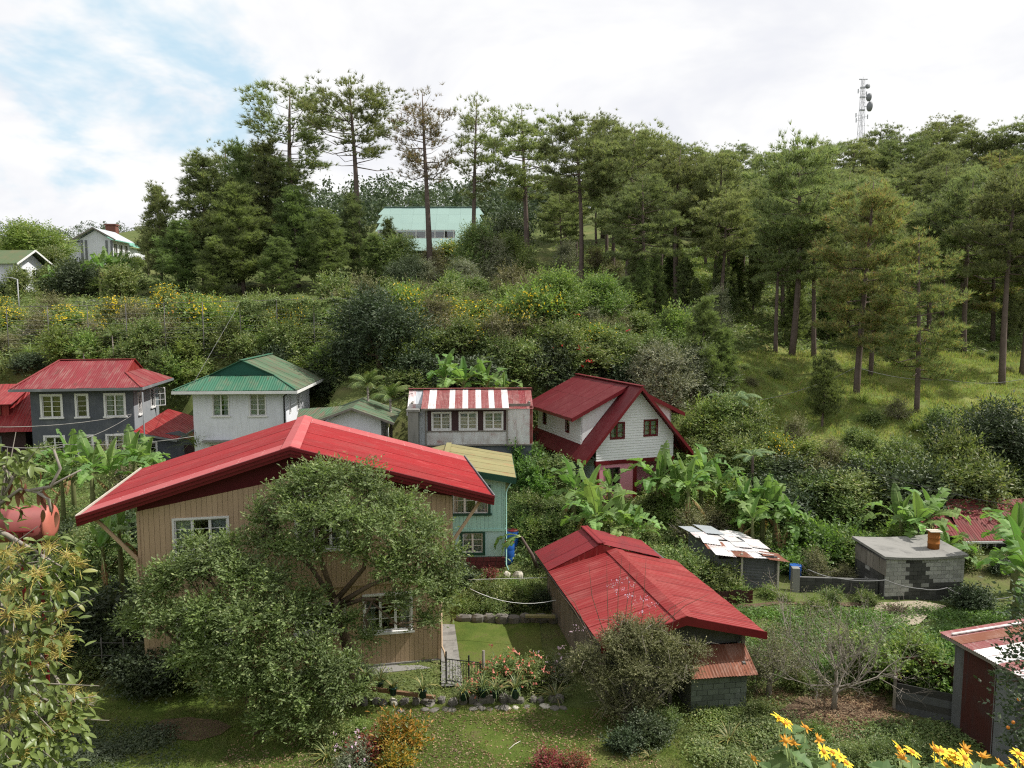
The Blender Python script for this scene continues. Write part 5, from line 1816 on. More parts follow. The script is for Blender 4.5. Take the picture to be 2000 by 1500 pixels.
# ------------------------------------------------------------------ far buildings
def teal_hall():
    qa, qb = P(735, 490, 106), P(940, 490, 106)
    h = house_root('teal_roofed_hall', 'large hall under a pale teal roof behind the tall pines', 'hall', qa.x, 106.0, qa.z - 3.0, 0)
    w = qb.x - qa.x + .4
    zt = P(800, 405, 112.5).z - (qa.z - 3.0)
    mb = MB()
    mb.box(0, w, .8, 13, -3, 2.7)
    mb.build('wall', m_conc, h)
    mb = MB()
    mb.box(.1, w - .1, 1, 12.6, 2.7, 2.78)
    roof = mb.build('roof', m_teal, h)
    # three tiers, as the seams show, with a window strip let in
    pr, pf = vec(0, 6.5, zt), vec(0, 0, 3.05)
    f = lambda t: pf.lerp(pr, t)
    x0, x1, sk = -.6, w - .2, 1.4
    for a, b in ((0, .27), (.43, .62), (.62, .82), (.82, 1.0)):
        A, B = f(a), f(b)
        slope(roof, [(x0 + sk * (1 - a) * 0, A.y, A.z), (x1 - .0 + 0, A.y, A.z), (x1 - .8 * b, B.y, B.z), (x0 + .8 * b, B.y, B.z)], m_teal, 1.6, 1, seed=int(a * 50), lift=.02 * a)
    A, B = f(.27), f(.43)
    slope(roof, [(w * .72, A.y, A.z), (x1 - .2, A.y, A.z), (x1 - .35, B.y, B.z), (w * .72, B.y, B.z)], m_teal, 1.6, 1, seed=7)
    mb = MB()                                                # window strip
    mb.box(x0 + .4, w * .72, A.y + 1.3, A.y + 1.4, A.z - .1, B.z + .02)
    mb.build('strip_back', m_dark, h)
    fr = MB()
    fr.box(x0 + .4, w * .72, A.y + .25, A.y + .38, B.z - .0, B.z + .14)
    fr.box(x0 + .4, w * .72, A.y + .1, A.y + .3, A.z + .0, A.z + .12)
    xs = np.linspace(x0 + .5, w * .72 - .25, 9)
    for x in xs:
        fr.box(x, x + .16, A.y + .2, A.y + .33, A.z + .12, B.z)
    win = fr.build('window_strip', m_white, h)
    for a, b in zip(xs[:-1], xs[1:]):
        g = MB()
        g.box(.16, b - a, 0, .02, 0, B.z - A.z - .12)
        g.build('pane', GLASS, win, Matrix.Translation((a, A.y + .26, A.z + .12)))
    slope(roof, [(x0 + .8, 6.5, zt), (x1 - .8, 6.5, zt), (x1, 13.5, 2.9), (x0, 13.5, 2.9)], m_teal, 1.6, 1, seed=8)
    mb = MB()
    mb.beam((x0 + .8, 6.5, zt + .05), (x1 - .8, 6.5, zt + .05), .4, .06)
    mb.build('ridge_cap', m_teal, roof)
    mb = MB()
    mb.prism([vec(w - .1, 1, 2.6), vec(w + 1.5, 4.5, 2.6), vec(w + 1.5, 4.5, 5.6), vec(w - .9, 4.2, 6.3)], vec(0, .4, 0))
    mb.build('side_wing', m_woodgrey, h)
    slope(roof, [(w - 1.4, 3.4, 6.9), (w + 1.6, 3.0, 6.0), (w + 1.4, 6.0, 6.6), (w - 1.0, 6.0, 7.6)], m_teal, 1.6, 1, seed=9)


teal_hall()


def far_white_house():
    q = P(158, 512, 118)
    h = house_root('far_white_house', 'distant white gabled house with a green roof and brick chimney on the hill', 'house', q.x, 118.0, q.z - .6, 4)
    w, d, ht = 4.6, 6.4, 4.0
    mb = MB()
    wall(mb, vec(0, 0, 0), X_, -Y_, [(0, -1), (w, -1), (w, ht), (w / 2, ht + 1.4), (0, ht)], [], .2)
    wall(mb, vec(w, .2, 0), Y_, X_, [(0, -1), (d, -1), (d, ht), (0, ht)], [(.6 + 1.9 * i, 1.6, 1.2, 1.9) for i in range(3)], .2)
    mb.box(-2.2, 0, 1.0, 5.5, -1, ht - .3)
    mb.box(0, .2, .2, d, -1, ht)
    mb.build('wall', m_whitewall, h)
    for i in range(3):
        window(h, vec(w, .8 + 1.9 * i, 1.6), Y_, X_, 1.2, 1.9, 2, 3, trim=.1, curtain=None, sill=False)
    mb = MB()
    for x in (.12, .75, 3.75, w - .1):
        mb.box(x, x + .32, -.08, -.003, -1, ht - .1)
    mb.box(-2.3, -2.1, .9, 1.1, -1, ht - .3)
    mb.build('dark_pillar', m_gutter, h)
    mb = MB()
    mb.box(.2, w - .2, .3, d, ht - .1, ht - .05)
    roof = mb.build('roof', m_white, h)
    slope(roof, [(w / 2, -.6, ht + 1.75), (w + .9, -.6, ht - .05), (w + .9, d + .5, ht - .05), (w / 2, d + .5, ht + 1.75)], m_zinc, 1.2, 1, seed=91)
    slope(roof, [(w / 2, -.6, ht + 1.75), (-.9, -.6, ht - .05), (-.9, d + .5, ht - .05), (w / 2, d + .5, ht + 1.75)], m_whitewall, 1.2, 1, seed=92)
    slope(roof, [(-2.7, .5, ht - .45), (-.2, .5, ht - .1), (-.2, 6.5, ht - .1), (-2.7, 6.5, ht - .45)], m_whitewall, 1.2, 1, seed=93)
    mb = MB()
    mb.beam((w / 2, -.65, ht + 1.7), (w + .9, -.65, ht - .1), .06, .22)
    mb.beam((w / 2, -.65, ht + 1.7), (-.9, -.65, ht - .1), .06, .22)
    mb.build('barge_board', m_woodgrey, roof)
    # green-roofed wing
    mb = MB()
    wx = w - 4.8
    wall(mb, vec(wx, 7.0, 0), X_, -Y_, [(0, -1), (4.6, -1), (4.6, ht - .6), (0, ht - .6)], [(2.2, 1.2, .9, 1.9), (3.3, 1.2, 1.1, 1.9)], .2)
    mb.box(wx + 4.4, wx + 4.6, 7.2, 13, -1, ht - .6)
    mb.build('wing_wall', m_whitewall, h)
    for a, b in ((2.2, .9), (3.3, 1.1)):
        window(h, vec(wx + a, 7.0, 1.2), X_, -Y_, b, 1.9, 3, 3, trim=.12, curtain=None, sill=False)
    slope(roof, [(wx - 2.6, 6.4, ht - .55), (wx + 5.2, 6.4, ht - .55), (wx + 1.2, 9.8, ht + 1.9)], m_farroof, 1.2, 1, seed=94)
    slope(roof, [(wx + 5.2, 6.4, ht - .55), (wx + 5.2, 13.5, ht - .55), (wx + 1.2, 9.8, ht + 1.9)], m_farroof, 1.2, 1, seed=95)
    mb = MB()
    mb.box(wx - .4, wx + 1.2, 10.2, 11.4, ht - 1, ht + 3.2)
    ch = mb.build('chimney', m_bricks, roof)
    mb = MB()
    mb.box(wx - .52, wx + 1.32, 10.05, 11.55, ht + 3.2, ht + 3.45)
    mb.build('chimney_cap', m_bricks, h)


far_white_house()


def left_white_cottage():
    q = P(30, 570, 92)
    h = house_root('mossy_roofed_house', 'white house with a mossy brown-green roof above the clipped bushes', 'house', q.x - 5.3, 92.0, q.z, -4)
    w, d = 5.6, 5.2
    ht = zat(515, 92) - q.z
    mb = MB()
    wall(mb, vec(-3.5, 0, 0), X_, -Y_, [(0, -1.5), (w + 3.5, -1.5), (w + 3.5, ht), (0, ht)], [(3.5 + .5, ht - 2.1, 1.1, 1.6), (3.5 + 2.0, ht - 2.1, 1.6, 1.6)], .2)
    wall(mb, vec(w, .2, 0), Y_, X_, [(0, -1.5), (d - .2, -1.5), (d - .2, ht), (d / 2, ht + 1.5), (0, ht)], [(.6, ht - 2.0, 1.3, 1.4), (2.9, ht - 2.0, 1.2, 1.4)], .2)
    mb.box(-3.5, w, d, d + .2, -1.5, ht)
    mb.build('wall', m_whitewall, h)
    for a, b in ((.5, 1.1), (2.0, 1.6)):
        window(h, vec(a, 0, ht - 2.1), X_, -Y_, b, 1.6, 2, 3, trim=.1, curtain=None)
    for a, b in ((.6, 1.3), (2.9, 1.2)):
        window(h, vec(w, .2 + a, ht - 2.0), Y_, X_, b, 1.4, 2, 3, trim=.1)
    mb = MB()
    mb.box(-3.4, w - .2, .3, d, ht - .1, ht - .05)
    roof = mb.build('roof', m_white, h)
    slope(roof, [(-4, -.7, ht - .05), (w + .9, -.7, ht - .05), (w + .9, d / 2, ht + 1.75), (-4, d / 2, ht + 1.75)], m_mossroof, 1.0, 1, seed=97)
    slope(roof, [(-4, d + .9, ht - .05), (w + .9, d + .9, ht - .05), (w + .9, d / 2, ht + 1.75), (-4, d / 2, ht + 1.75)], m_mossroof, 1.0, 1, seed=98)
    mb = MB()
    mb.beam((w + .92, -.7, ht - .12), (w + .92, d / 2, ht + 1.68), .06, .2)
    mb.beam((w + .92, d + .9, ht - .12), (w + .92, d / 2, ht + 1.68), .06, .2)
    mb.build('barge_board', m_white, roof)


left_white_cottage()

# ------------------------------------------------------------------ foliage builders
def rvec(rng, n):
    return nrm(rng.normal(size=(n, 3)))


def leaf_tris(pos, nor, rng, L, Wd, droop=0.25, fold=0.25, lift=0.0):
    """folded diamond leaves at pos, facing about nor"""
    n = len(pos)
    nor = nrm(nor)
    ax = np.cross(nor, rvec(rng, n))
    ax = nrm(ax + np.array([0, 0, -droop + lift]))
    sd = nrm(np.cross(nor, ax))
    up = np.cross(ax, sd)
    l = (L * rng.uniform(0.65, 1.25, n))[:, None]
    w = l * (Wd / L) * 0.5
    mid = pos + ax * l * 0.45
    V = np.stack([pos, mid + sd * w - up * w * fold, pos + ax * l, mid - sd * w - up * w * fold], 1).reshape(-1, 3)
    b = np.arange(n)[:, None] * 4
    F = np.concatenate([b + np.array([0, 1, 2]), b + np.array([0, 2, 3])], 1).reshape(-1, 3)
    return V, F


def clump_points(clumps, n, rng, inside=0.3, upbias=0.25):
    """points over a set of clumps (cx,cy,cz,rx,ry,rz) and outward directions"""
    c = np.array(clumps, float)
    wgt = (c[:, 3] * c[:, 4] + c[:, 3] * c[:, 5] + c[:, 4] * c[:, 5])
    k = rng.choice(len(c), n, p=wgt / wgt.sum())
    d = rvec(rng, n)
    d[:, 2] = np.where((d[:, 2] < 0) & (rng.random(n) < upbias), -d[:, 2], d[:, 2])
    r = np.where(rng.random(n) < inside, rng.uniform(0.2, 0.75, n), rng.uniform(0.6, 1.15, n))[:, None]
    return c[k, :3] + d * c[k, 3:] * r, d


def crown(name, clumps, n, L, Wd, mat, rng, inside=0.3, up=0.55, rnd=0.7, droop=0.3, fold=0.25, per=9, tw=4.5):
    """leaves set along short twigs that grow outwards from the clumps"""
    nt = n // per
    p, d = clump_points(clumps, nt, rng, inside)
    td = nrm(d + np.array([0, 0, .45]) + rng.normal(size=(nt, 3)) * .55)
    tl = (L * tw * rng.uniform(.5, 1.4, nt))[:, None]
    s = np.tile(np.linspace(.05, 1, per), nt)[:, None]
    P0 = np.repeat(p - d * L * tw * .35, per, 0) + np.repeat(td * tl, per, 0) * s
    D, T = np.repeat(d, per, 0), np.repeat(td, per, 0)
    m = len(P0)
    sgn = np.tile(np.where(np.arange(per) % 2, 1, -1), nt)[:, None]
    side = nrm(np.cross(T, rvec(rng, m) * .5 + np.array([0, 0, 1])))
    ax = nrm(T * (.35 + .9 * s) + side * sgn + rng.normal(size=(m, 3)) * .3 + np.array([0, 0, -droop * .6]))
    nor = D * .45 + np.array([0, 0, up]) + rng.normal(size=(m, 3)) * rnd * .75
    sd = nrm(np.cross(nor, ax))
    upv = np.cross(ax, sd)
    l = (L * rng.uniform(.65, 1.25, m))[:, None]
    w = l * (Wd / L) * .5
    mid = P0 + ax * l * .45
    V = np.stack([P0, mid + sd * w + upv * w * fold, P0 + ax * l, mid - sd * w + upv * w * fold], 1).reshape(-1, 3)
    b = np.arange(m)[:, None] * 4
    F = np.concatenate([b + np.array([0, 1, 2]), b + np.array([0, 2, 3])], 1).reshape(-1, 3)
    return mesh_np(name, V, F, mat)


def lobes(rng, R, H, z0, n, rmin=0.28, rmax=0.5, low=False):
    """irregular clumps filling a rough dome"""
    out = []
    for i in range(n):
        a = rng.uniform(0, 2 * math.pi)
        t = rng.uniform(0, 1) ** 0.8
        el = math.asin(min(1, t)) if not low else rng.uniform(-0.25, 1.3)
        k = rng.uniform(0.45, 0.86)
        r = rng.uniform(rmin, rmax) * R
        out.append((math.cos(a) * math.cos(el) * R * k, math.sin(a) * math.cos(el) * R * k, z0 + (0.25 + 0.62 * math.sin(max(el, -.2)) * rng.uniform(.75, 1.1)) * H,
                    r, r, r * rng.uniform(.65, .95)))
    return out


def limbs(clumps, z_fork, r0, rng, mat, lean=(0, 0), k=None, base=-0.4, wob=0.12):
    mb = MB()
    top = vec(lean[0], lean[1], z_fork)
    mb.tube([(0, 0, base), (lean[0] * .3, lean[1] * .3, z_fork * .4), tuple(top)], [r0 * 1.2, r0, r0 * .8], 7)
    idx = list(range(len(clumps)))
    rng.shuffle(idx)
    for i in idx[:k or len(idx)]:
        c = vec(*clumps[i][:3])
        m = top.lerp(c, .5) + vec(*(rng.normal(size=3) * wob * (c - top).length))
        mb.tube([tuple(top - vec(0, 0, .1)), tuple(m), tuple(c)], [r0 * .55, r0 * .32, r0 * .10], 5)
    return mb.mesh('trunk', mat)


def place(parts, loc, rz=0, scale=1.0, name='tree', label='', cat='tree', group=None):
    t = thing(name, label, cat, loc, rz, group, scale)
    for nm, me in parts:
        o = link(nm, me, t)
        if nm in ('flowers', 'twigs') or me.get('stuff'):
            o['kind'] = 'stuff'
    return t


LABELS = set()


def unique(cands):
    for c in cands:
        if c not in LABELS:
            break
    LABELS.add(c)
    return c


# ------------------------------------------------------------------ pines
def pine(seed, H=18.0, z0=0.4, R=3.6, nb=44, shape='tall', mat=l_pine, tufts=13, blades=13, bl=0.42, bw=0.046, sparse=1.0, lean=0.3, pad=0.62, bark=None):
    rng = np.random.default_rng(seed)
    mb = MB()
    pts, rad = [], []
    ph = rng.uniform(0, 6.3)
    for i in range(9):
        t = i / 8
        pts.append((lean * math.sin(t * 2.4 + ph) - lean * math.sin(ph), lean * math.cos(t * 2.1 + ph) - lean * math.cos(ph), -0.6 + (H * (1.0 if shape == 'young' else .905) + .6) * t))
        rad.append((0.0135 * H) * (1 - t) ** 0.75 + 0.025)
    mb.tube(pts, rad, 8)
    P_ = np.array(pts)

    def at(t):
        x = t * 8
        i = min(int(x), 7)
        return Vector(P_[i] * (1 - (x - i)) + P_[i + 1] * (x - i))
    tp, td = [], []
    for b in range(nb):
        t = z0 + (1 - z0) * ((b + rng.uniform(0, .9)) / nb)
        u = (t - z0) / (1 - z0)
        t = min(t, .985) if shape == 'young' else z0 + (.90 - z0) * u
        if shape == 'tall':
            ln = R * (0.5 + 0.6 * math.sin(math.pi * min(1, u * .62 + .12))) * rng.uniform(.5, 1.15) * (1 - .35 * u ** 6)
            rise = rng.uniform(-.1, .25) + .5 * u
        elif shape == 'young':
            ln = R * (.5 + .52 * math.sin(math.pi * (u * .72 + .2))) * rng.uniform(.6, 1.12) * (1 - .62 * u ** 2.2) + .2
            rise = rng.uniform(.25, .7) + .7 * u
        else:
            ln = R * (0.7 + .5 * math.sin(math.pi * (u * .8 + .1))) * rng.uniform(.5, 1.15) * (1 - .38 * u ** 5)
            rise = rng.uniform(-.2, .25) + .62 * u ** 1.5
        a = b * 2.39996 + rng.uniform(-.5, .5)
        o = at(t)
        d = vec(math.cos(a), math.sin(a), rise).normalized()
        sag = -0.10 * ln if shape != 'young' else .05 * ln
        q1 = o + d * ln * .5 + vec(0, 0, sag) + vec(*(rng.normal(size=3) * .05 * ln))
        q2 = o + d * ln + vec(0, 0, .06 * ln)
        r0 = .012 * H * .22 * (1.1 - .6 * u) * (ln / R + .3)
        mb.tube([tuple(o), tuple(q1), tuple(q2)], [r0, r0 * .6, r0 * .2], 4, caps=False)
        if rng.random() > sparse:
            continue
        side = vec(-math.sin(a), math.cos(a), 0)
        nc = max(2, int(round(ln / pad * 1.5)))
        for c in range(nc):
            s = rng.uniform(.38, 1.02) if shape != 'young' else rng.uniform(.15, 1.02)
            cen = (o.lerp(q1, s * 2) if s < .5 else q1.lerp(q2, s * 2 - 1))
            cen = cen + side * rng.uniform(-.30, .30) * ln * (.35 + .65 * s) + vec(0, 0, rng.uniform(.0, .25))
            pr = pad * rng.uniform(.6, 1.2)
            n = int(tufts * rng.uniform(.6, 1.3))
            off = rng.normal(size=(n, 3)) * np.array([.40, .40, .40] if shape == 'young' else [.54, .54, .22]) * pr
            tp.append(np.array(cen) + off)
            td.append(np.array([d.x * .5, d.y * .5, 1.0 if shape == 'young' else .75]) + off / pr * np.array([.6, .6, .3]))
    # leader
    n = 16 if shape == 'young' else 30
    tp.append(np.array(at(.99)) + rng.normal(size=(n, 3)) * (np.array([.3, .3, .35]) if shape == 'young' else np.array([.8, .8, .25])))
    td.append(rng.normal(size=(n, 3)) * .4 + np.array([0, 0, 1]))
    tp, td = np.concatenate(tp), nrm(np.concatenate(td))
    n = len(tp)
    pos = np.repeat(tp, blades, 0)
    dr = nrm(np.repeat(td, blades, 0) + rng.normal(size=(n * blades, 3)) * .46)
    sd = nrm(np.cross(dr, rvec(rng, n * blades)))
    ln = (bl * rng.uniform(.7, 1.25, n * blades))[:, None]
    V = np.stack([pos - sd * bw / 2, pos + sd * bw / 2, pos + dr * ln], 1).reshape(-1, 3)
    F = np.arange(len(V)).reshape(-1, 3)
    return [('trunk', mb.mesh('trunk', bark or m_bark)), ('crown', mesh_np('crown', V, F, mat))], H, R


PINES = {}
PINES['t1'] = pine(101, 19, .54, 3.9, 34, 'tall', l_pine, 10, 13, sparse=.66)
PINES['t2'] = pine(102, 20, .58, 4.4, 34, 'tall', l_pine, 10, 13, sparse=.64, lean=.5)
PINES['t3'] = pine(103, 20, .52, 3.0, 46, 'tall', l_pineold, 7, 7, sparse=.75)
PINES['t4'] = pine(104, 19, .45, 2.7, 34, 'tall', l_pine, 9, 13, sparse=.72)
PINES['t5'] = pine(105, 20, .46, 3.7, 36, 'tall', l_pine, 15, 13, sparse=.9)
PINES['f1'] = pine(111, 18, .50, 3.5, 36, 'full', l_pine, 14, 13)
PINES['f2'] = pine(112, 18, .46, 3.8, 38, 'full', l_pine, 14, 13)
PINES['f3'] = pine(113, 18, .54, 3.8, 32, 'full', l_pine, 14, 13, lean=.6)
PINES['f4'] = pine(114, 18, .52, 3.3, 34, 'full', l_pine, 14, 13)
PINES['w1'] = pine(115, 18, .26, 3.5, 46, 'full', l_pinewarm, 17, 13, sparse=.9)
PINES['w2'] = pine(116, 18, .22, 3.2, 44, 'full', l_pinewarm, 17, 9, sparse=.9)
PINES['y1'] = pine(121, 13, .08, 3.2, 64, 'young', l_pineyoung, 15, 13, bl=.42, lean=.15)
PINES['y2'] = pine(122, 13, .12, 3.6, 60, 'young', l_pineyoung, 15, 13, bl=.42, lean=.2)
PINES['y3'] = pine(123, 14, .16, 3.2, 58, 'young', l_pine, 15, 13, bl=.42, lean=.2)
PINES['s1'] = pine(124, 5, .22, 1.35, 30, 'young', l_pineyoung, 11, 9, bl=.30, bw=.045, lean=.05, pad=.34)


def put_pine(kind, px, base, top, name, label, group=None, Y=None, wide=1.0, rz=None, k=0):
    parts, H, R = PINES[kind]
    if Y is None:
        b = hit(px, base)
    else:
        b = P(px, base or 600, Y)
        b.z = gz(b.x, b.y)
    h = zat(top, b.y) - b.z
    s = h / H / (1.0 if kind[0] in 'ys' else .965)
    r = random.Random(int(px * 7 + top * 3 + k))
    return place(parts, (b.x, b.y, b.z - .1), r.uniform(0, 6.28) if rz is None else rz, (s * wide, s * wide, s), name, label, 'pine', group)


G_ROW = 'tall thin pines standing against the sky'
put_pine('t1', 578, 0, 138, 'pine_tree', 'tall open pine with long low branches, first of the row against the sky', G_ROW, Y=98, rz=2.6, wide=1.28)
put_pine('t2', 697, 0, 134, 'pine_tree', 'tall broad-topped pine with bare crooked limbs, second of the row', G_ROW, Y=97, rz=.5, wide=1.25)
put_pine('t3', 841, 0, 154, 'pine_tree', 'tall half-withered brownish pine whose trunk crosses the teal roof', G_ROW, Y=96, rz=.3, wide=1.15)
put_pine('t4', 926, 0, 166, 'pine_tree', 'slim pine at the right end of the teal roof', G_ROW, Y=95, rz=1.0)
put_pine('t5', 1030, 0, 188, 'pine_tree', 'tall dense pine with layered crown beside the teal-roofed hall', G_ROW, Y=92, rz=2.2, wide=1.2)

G_YP = 'bushy pines beside the teal-roofed hall'
for k, (px, Y, top, kind, w, lab) in enumerate([
        (318, 97, 372, 'y3', .85, 'bushy dark pine at the outer edge of the young stand'), (352, 90, 440, 'y1', 1.3, 'low wide yellow-green pine in front of the young stand'),
        (400, 95, 318, 'y3', 1.15, 'dark pine with an upturned ragged top in the young stand'), (448, 102, 258, 't4', 1.0, 'thin-topped pine rising out of the young stand'),
        (478, 90, 372, 'y2', 1.15, 'bright bushy pine in the middle of the young stand'), (520, 98, 290, 'y3', 1.0, 'tall upright pine behind the middle of the young stand'),
        (470, 99, 300, 'y2', .9, 'narrow green pine beside the tall upright one'), (585, 92, 378, 'y2', 1.15, 'olive bushy pine near the first tall sky-line pine'),
        (562, 100, 300, 'f1', .8, 'dark-crowned pine behind the first tall sky-line pine'),
        (640, 89, 420, 'y1', 1.2, 'broad green pine below the second tall sky-line pine'), (692, 93, 385, 'y3', .9, 'pointed pine touching the foot of the teal roof'),
        (758, 95, 432, 'y3', .85, 'pointed bushy pine overlapping the end of the teal roof'), (735, 90, 462, 'y2', 1.25, 'low spreading pine covering the corner of the teal hall'), (420, 87, 470, 'y1', 1.2, 'small leafy pine at the foot of the young stand'),
        (545, 86, 470, 'y2', 1.3, 'wide low pine above the vine-covered fence'), (292, 108, 428, 'f2', .6, 'rounded pine next to the distant white house'),
        (915, 93, 470, 'y1', .55, 'little bright pine in front of the teal roof edge')]):
    put_pine(kind, px, 0, top, 'pine_tree', lab, G_YP, Y=Y, wide=w * 1.3, k=k)

G_FOR = 'pines of the wood on the hillside'
front = [(1134, 560, 205, 'f3', 'pine with a flat airy crown next to the dense layered one'), (1225, 583, 222, 'f2', 'broad pine with a low dark trunk above the leafy shrubs'), (1323, 606, 262, 'f3', 'pine with a bare straight trunk beside the sunlit clearing'),
         (1392, 612, 275, 'f4', 'pine with a dark bare trunk on the other side of the clearing'), (1545, 697, 243, 'f3', 'very tall pine with a bowed trunk'), (1515, 690, 400, 'f4', 'thin pine beside the bowed trunk'), (1590, 702, 350, 'f1', 'pine with a slender trunk just behind the bowed one'),
         (1672, 772, 325, 'w1', 'yellowing pine with browned lower branches in front of the wood'), (1790, 807, 425, 'w2', 'yellow-green pine standing lowest on the grass slope'), (1883, 690, 318, 'f2', 'pine with a thick straight trunk behind the yellow-green one'),
         (1957, 755, 305, 'f4', 'tall pine with a thin bare trunk near the slope edge'), (1700, 735, 395, 'f4', 'pine with a shaded trunk right behind the yellowing one'), (1995, 735, 340, 'f1', 'pine cut by the picture edge on the slope')]
for px, base, top, kind, lab in front:
    put_pine(kind, px, base, top, 'pine_tree', lab, G_FOR)
put_pine('y1', 1375, 735, 592, 'young_pine', 'bright conical young pine at the corner of the grass slope', G_FOR, Y=57.5, wide=1.25)
put_pine('y1', 1412, 725, 650, 'young_pine', 'short young pine tucked beside the bright conical one', G_FOR, Y=58, wide=1.3)
put_pine('y1', 1300, 705, 610, 'young_pine', 'green young pine behind the grey-leaved tree', G_FOR, Y=64, wide=.9)
put_pine('s1', 1605, 838, 702, 'young_pine', 'small young pine alone on the open grass slope', G_FOR)
ANCH = [(1100, 'the dense layered pine'), (1134, 'the flat-crowned pine'), (1225, 'the broad low-trunked pine'), (1280, 'the pines before the clearing'), (1323, 'the straight pine by the clearing'), (1392, 'the dark trunk beyond the clearing'), (1450, 'the dip in the skyline'), (1515, 'the thin pine'), (1545, 'the bowed pine'), (1590, 'the slender pine'), (1672, 'the yellowing pine'),
        (1730, 'the radio mast hill'), (1790, 'the lowest yellow-green pine'), (1835, 'the highest crest pine'), (1883, 'the thick-trunked pine'), (1957, 'the thin bare-trunked pine'), (2030, 'the edge pine')]


def wood_label(px, Y, h):
    n = [a[1] for a in sorted(ANCH, key=lambda q: abs(q[0] - px))[:7]]
    return unique([('short ' if h < 13.5 else 'middling ' if h < 15.2 else 'tall ') + 'pine in the wood ' + ('close behind ' if Y < 84 else 'some way behind ' if Y < 98 else 'well behind ' if Y < 112 else 'deep behind ') + a for a in n])


sky = [(1085, 330), (1175, 205), (1250, 240), (1290, 262), (1350, 270), (1430, 272), (1480, 285), (1530, 275), (1600, 262), (1655, 262), (1700, 232), (1750, 245), (1800, 235), (1835, 214), (1885, 245), (1930, 238), (1985, 214), (2030, 220)]
rr = random.Random(5)
for k, (px, top) in enumerate(sky):
    put_pine(rr.choice(['f1', 'f2', 'f3', 'f4']), px, 0, top + rr.randint(-2, 4), 'pine_tree', unique(['dark pine on the hill crest above ' + q[1] + (' showing its top' if k % 2 else ' standing proud') for q in sorted(ANCH, key=lambda q: abs(q[0] - px))[:3]]), G_FOR, Y=rr.uniform(122, 142), wide=1.2, k=k)
taken = []
n_in = 0
for k in range(1100):
    Y = rr.uniform(72, 128)
    px = rr.uniform(1085, 2240)
    X = (px - 1000) / 1500 * Y
    if 1340 < px < 1385 and Y < 100:
        continue
    if (px < 1200 and Y < 86) or (px > 1400 and Y < 79):
        continue
    if any((X - a) ** 2 + (Y - b) ** 2 < 33 for a, b in taken):
        continue
    topmin = np.interp(px, [1085, 1180, 1290, 1400, 1480, 1560, 1700, 1840, 2240], [340, 240, 290, 300, 310, 300, 265, 250, 250])
    z = gz(X, Y)
    h = rr.uniform(13.5, 18.5)
    hmax = zat(topmin + rr.uniform(5, 50), Y) - z
    h = min(h, hmax)
    if h < 8:
        continue
    taken.append((X, Y))
    kind = rr.choice(['f1', 'f2', 'f3', 'f4', 'f1', 'f4', 'w1'] if px > 1550 else ['f1', 'f2', 'f3', 'f4'])
    parts, H, R = PINES[kind]
    s = h / H
    place(parts, (X, Y, z - .1), rr.uniform(0, 6.28), (s * 1.08, s * 1.08, s), 'pine_tree', wood_label(px, Y, h), 'pine', G_FOR)
    n_in += 1
for k in range(26):                                          # saplings at the foot of the wood
    px = rr.uniform(1180, 1480) if k < 16 else rr.uniform(1480, 2000)
    q = hit(px, rr.uniform(560, 640) if k < 16 else rr.uniform(650, 690))
    s = rr.uniform(.5, 1.0)
    place(PINES['y3' if k % 2 else 'y1'][0], q, rr.uniform(0, 6), (s * .55, s * .55, s * .5), 'young_pine', unique([('small ' if s < .7 else 'larger ') + ('bright' if k % 2 == 0 else 'dark') + ' young pine at the wood foot below ' + v[1] for v in sorted(ANCH, key=lambda v: abs(v[0] - px))[:3]]), 'pine', 'young pines under the wood')


def far_wood():
    rng = np.random.default_rng(77)
    allV, allF, off = [], [], 0
    n = 0
    for k in range(6000):
        Y = 122 + 350 * rng.random() ** 1.4
        X = rng.uniform(-.78, .78) * Y
        if (X > .06 * Y and Y < 160) or (X < -.36 * Y and Y < 310) or n > 1000:
            continue
        z = gz(X, Y)
        h = rng.uniform(7, 12) * (1 if X > -.3 * Y else .8)
        R = rng.uniform(2.2, 3.8)
        m = 170
        cl = [(X + rng.normal() * R * .45, Y + rng.normal() * R * .45, z + h * rng.uniform(.3, .95), R * .5, R * .5, h * .15) for _ in range(8)]
        p, d = clump_points(cl, m, rng, .2)
        V, F = leaf_tris(p, d + np.array([0, 0, .3]) + rng.normal(size=(m, 3)) * .7, rng, .75, .38, .1)
        allV.append(V)
        allF.append(F + off)
        off += len(V)
        n += 1
    o = link('distant_forest', mesh_np('distant_forest', np.concatenate(allV), np.concatenate(allF), l_distant))
    tag(o, 'far-off dark woodland covering the distant hills along the horizon', kind='stuff')


far_wood()

# ------------------------------------------------------------------ broad-leaved shrubs and trees
SH = {}


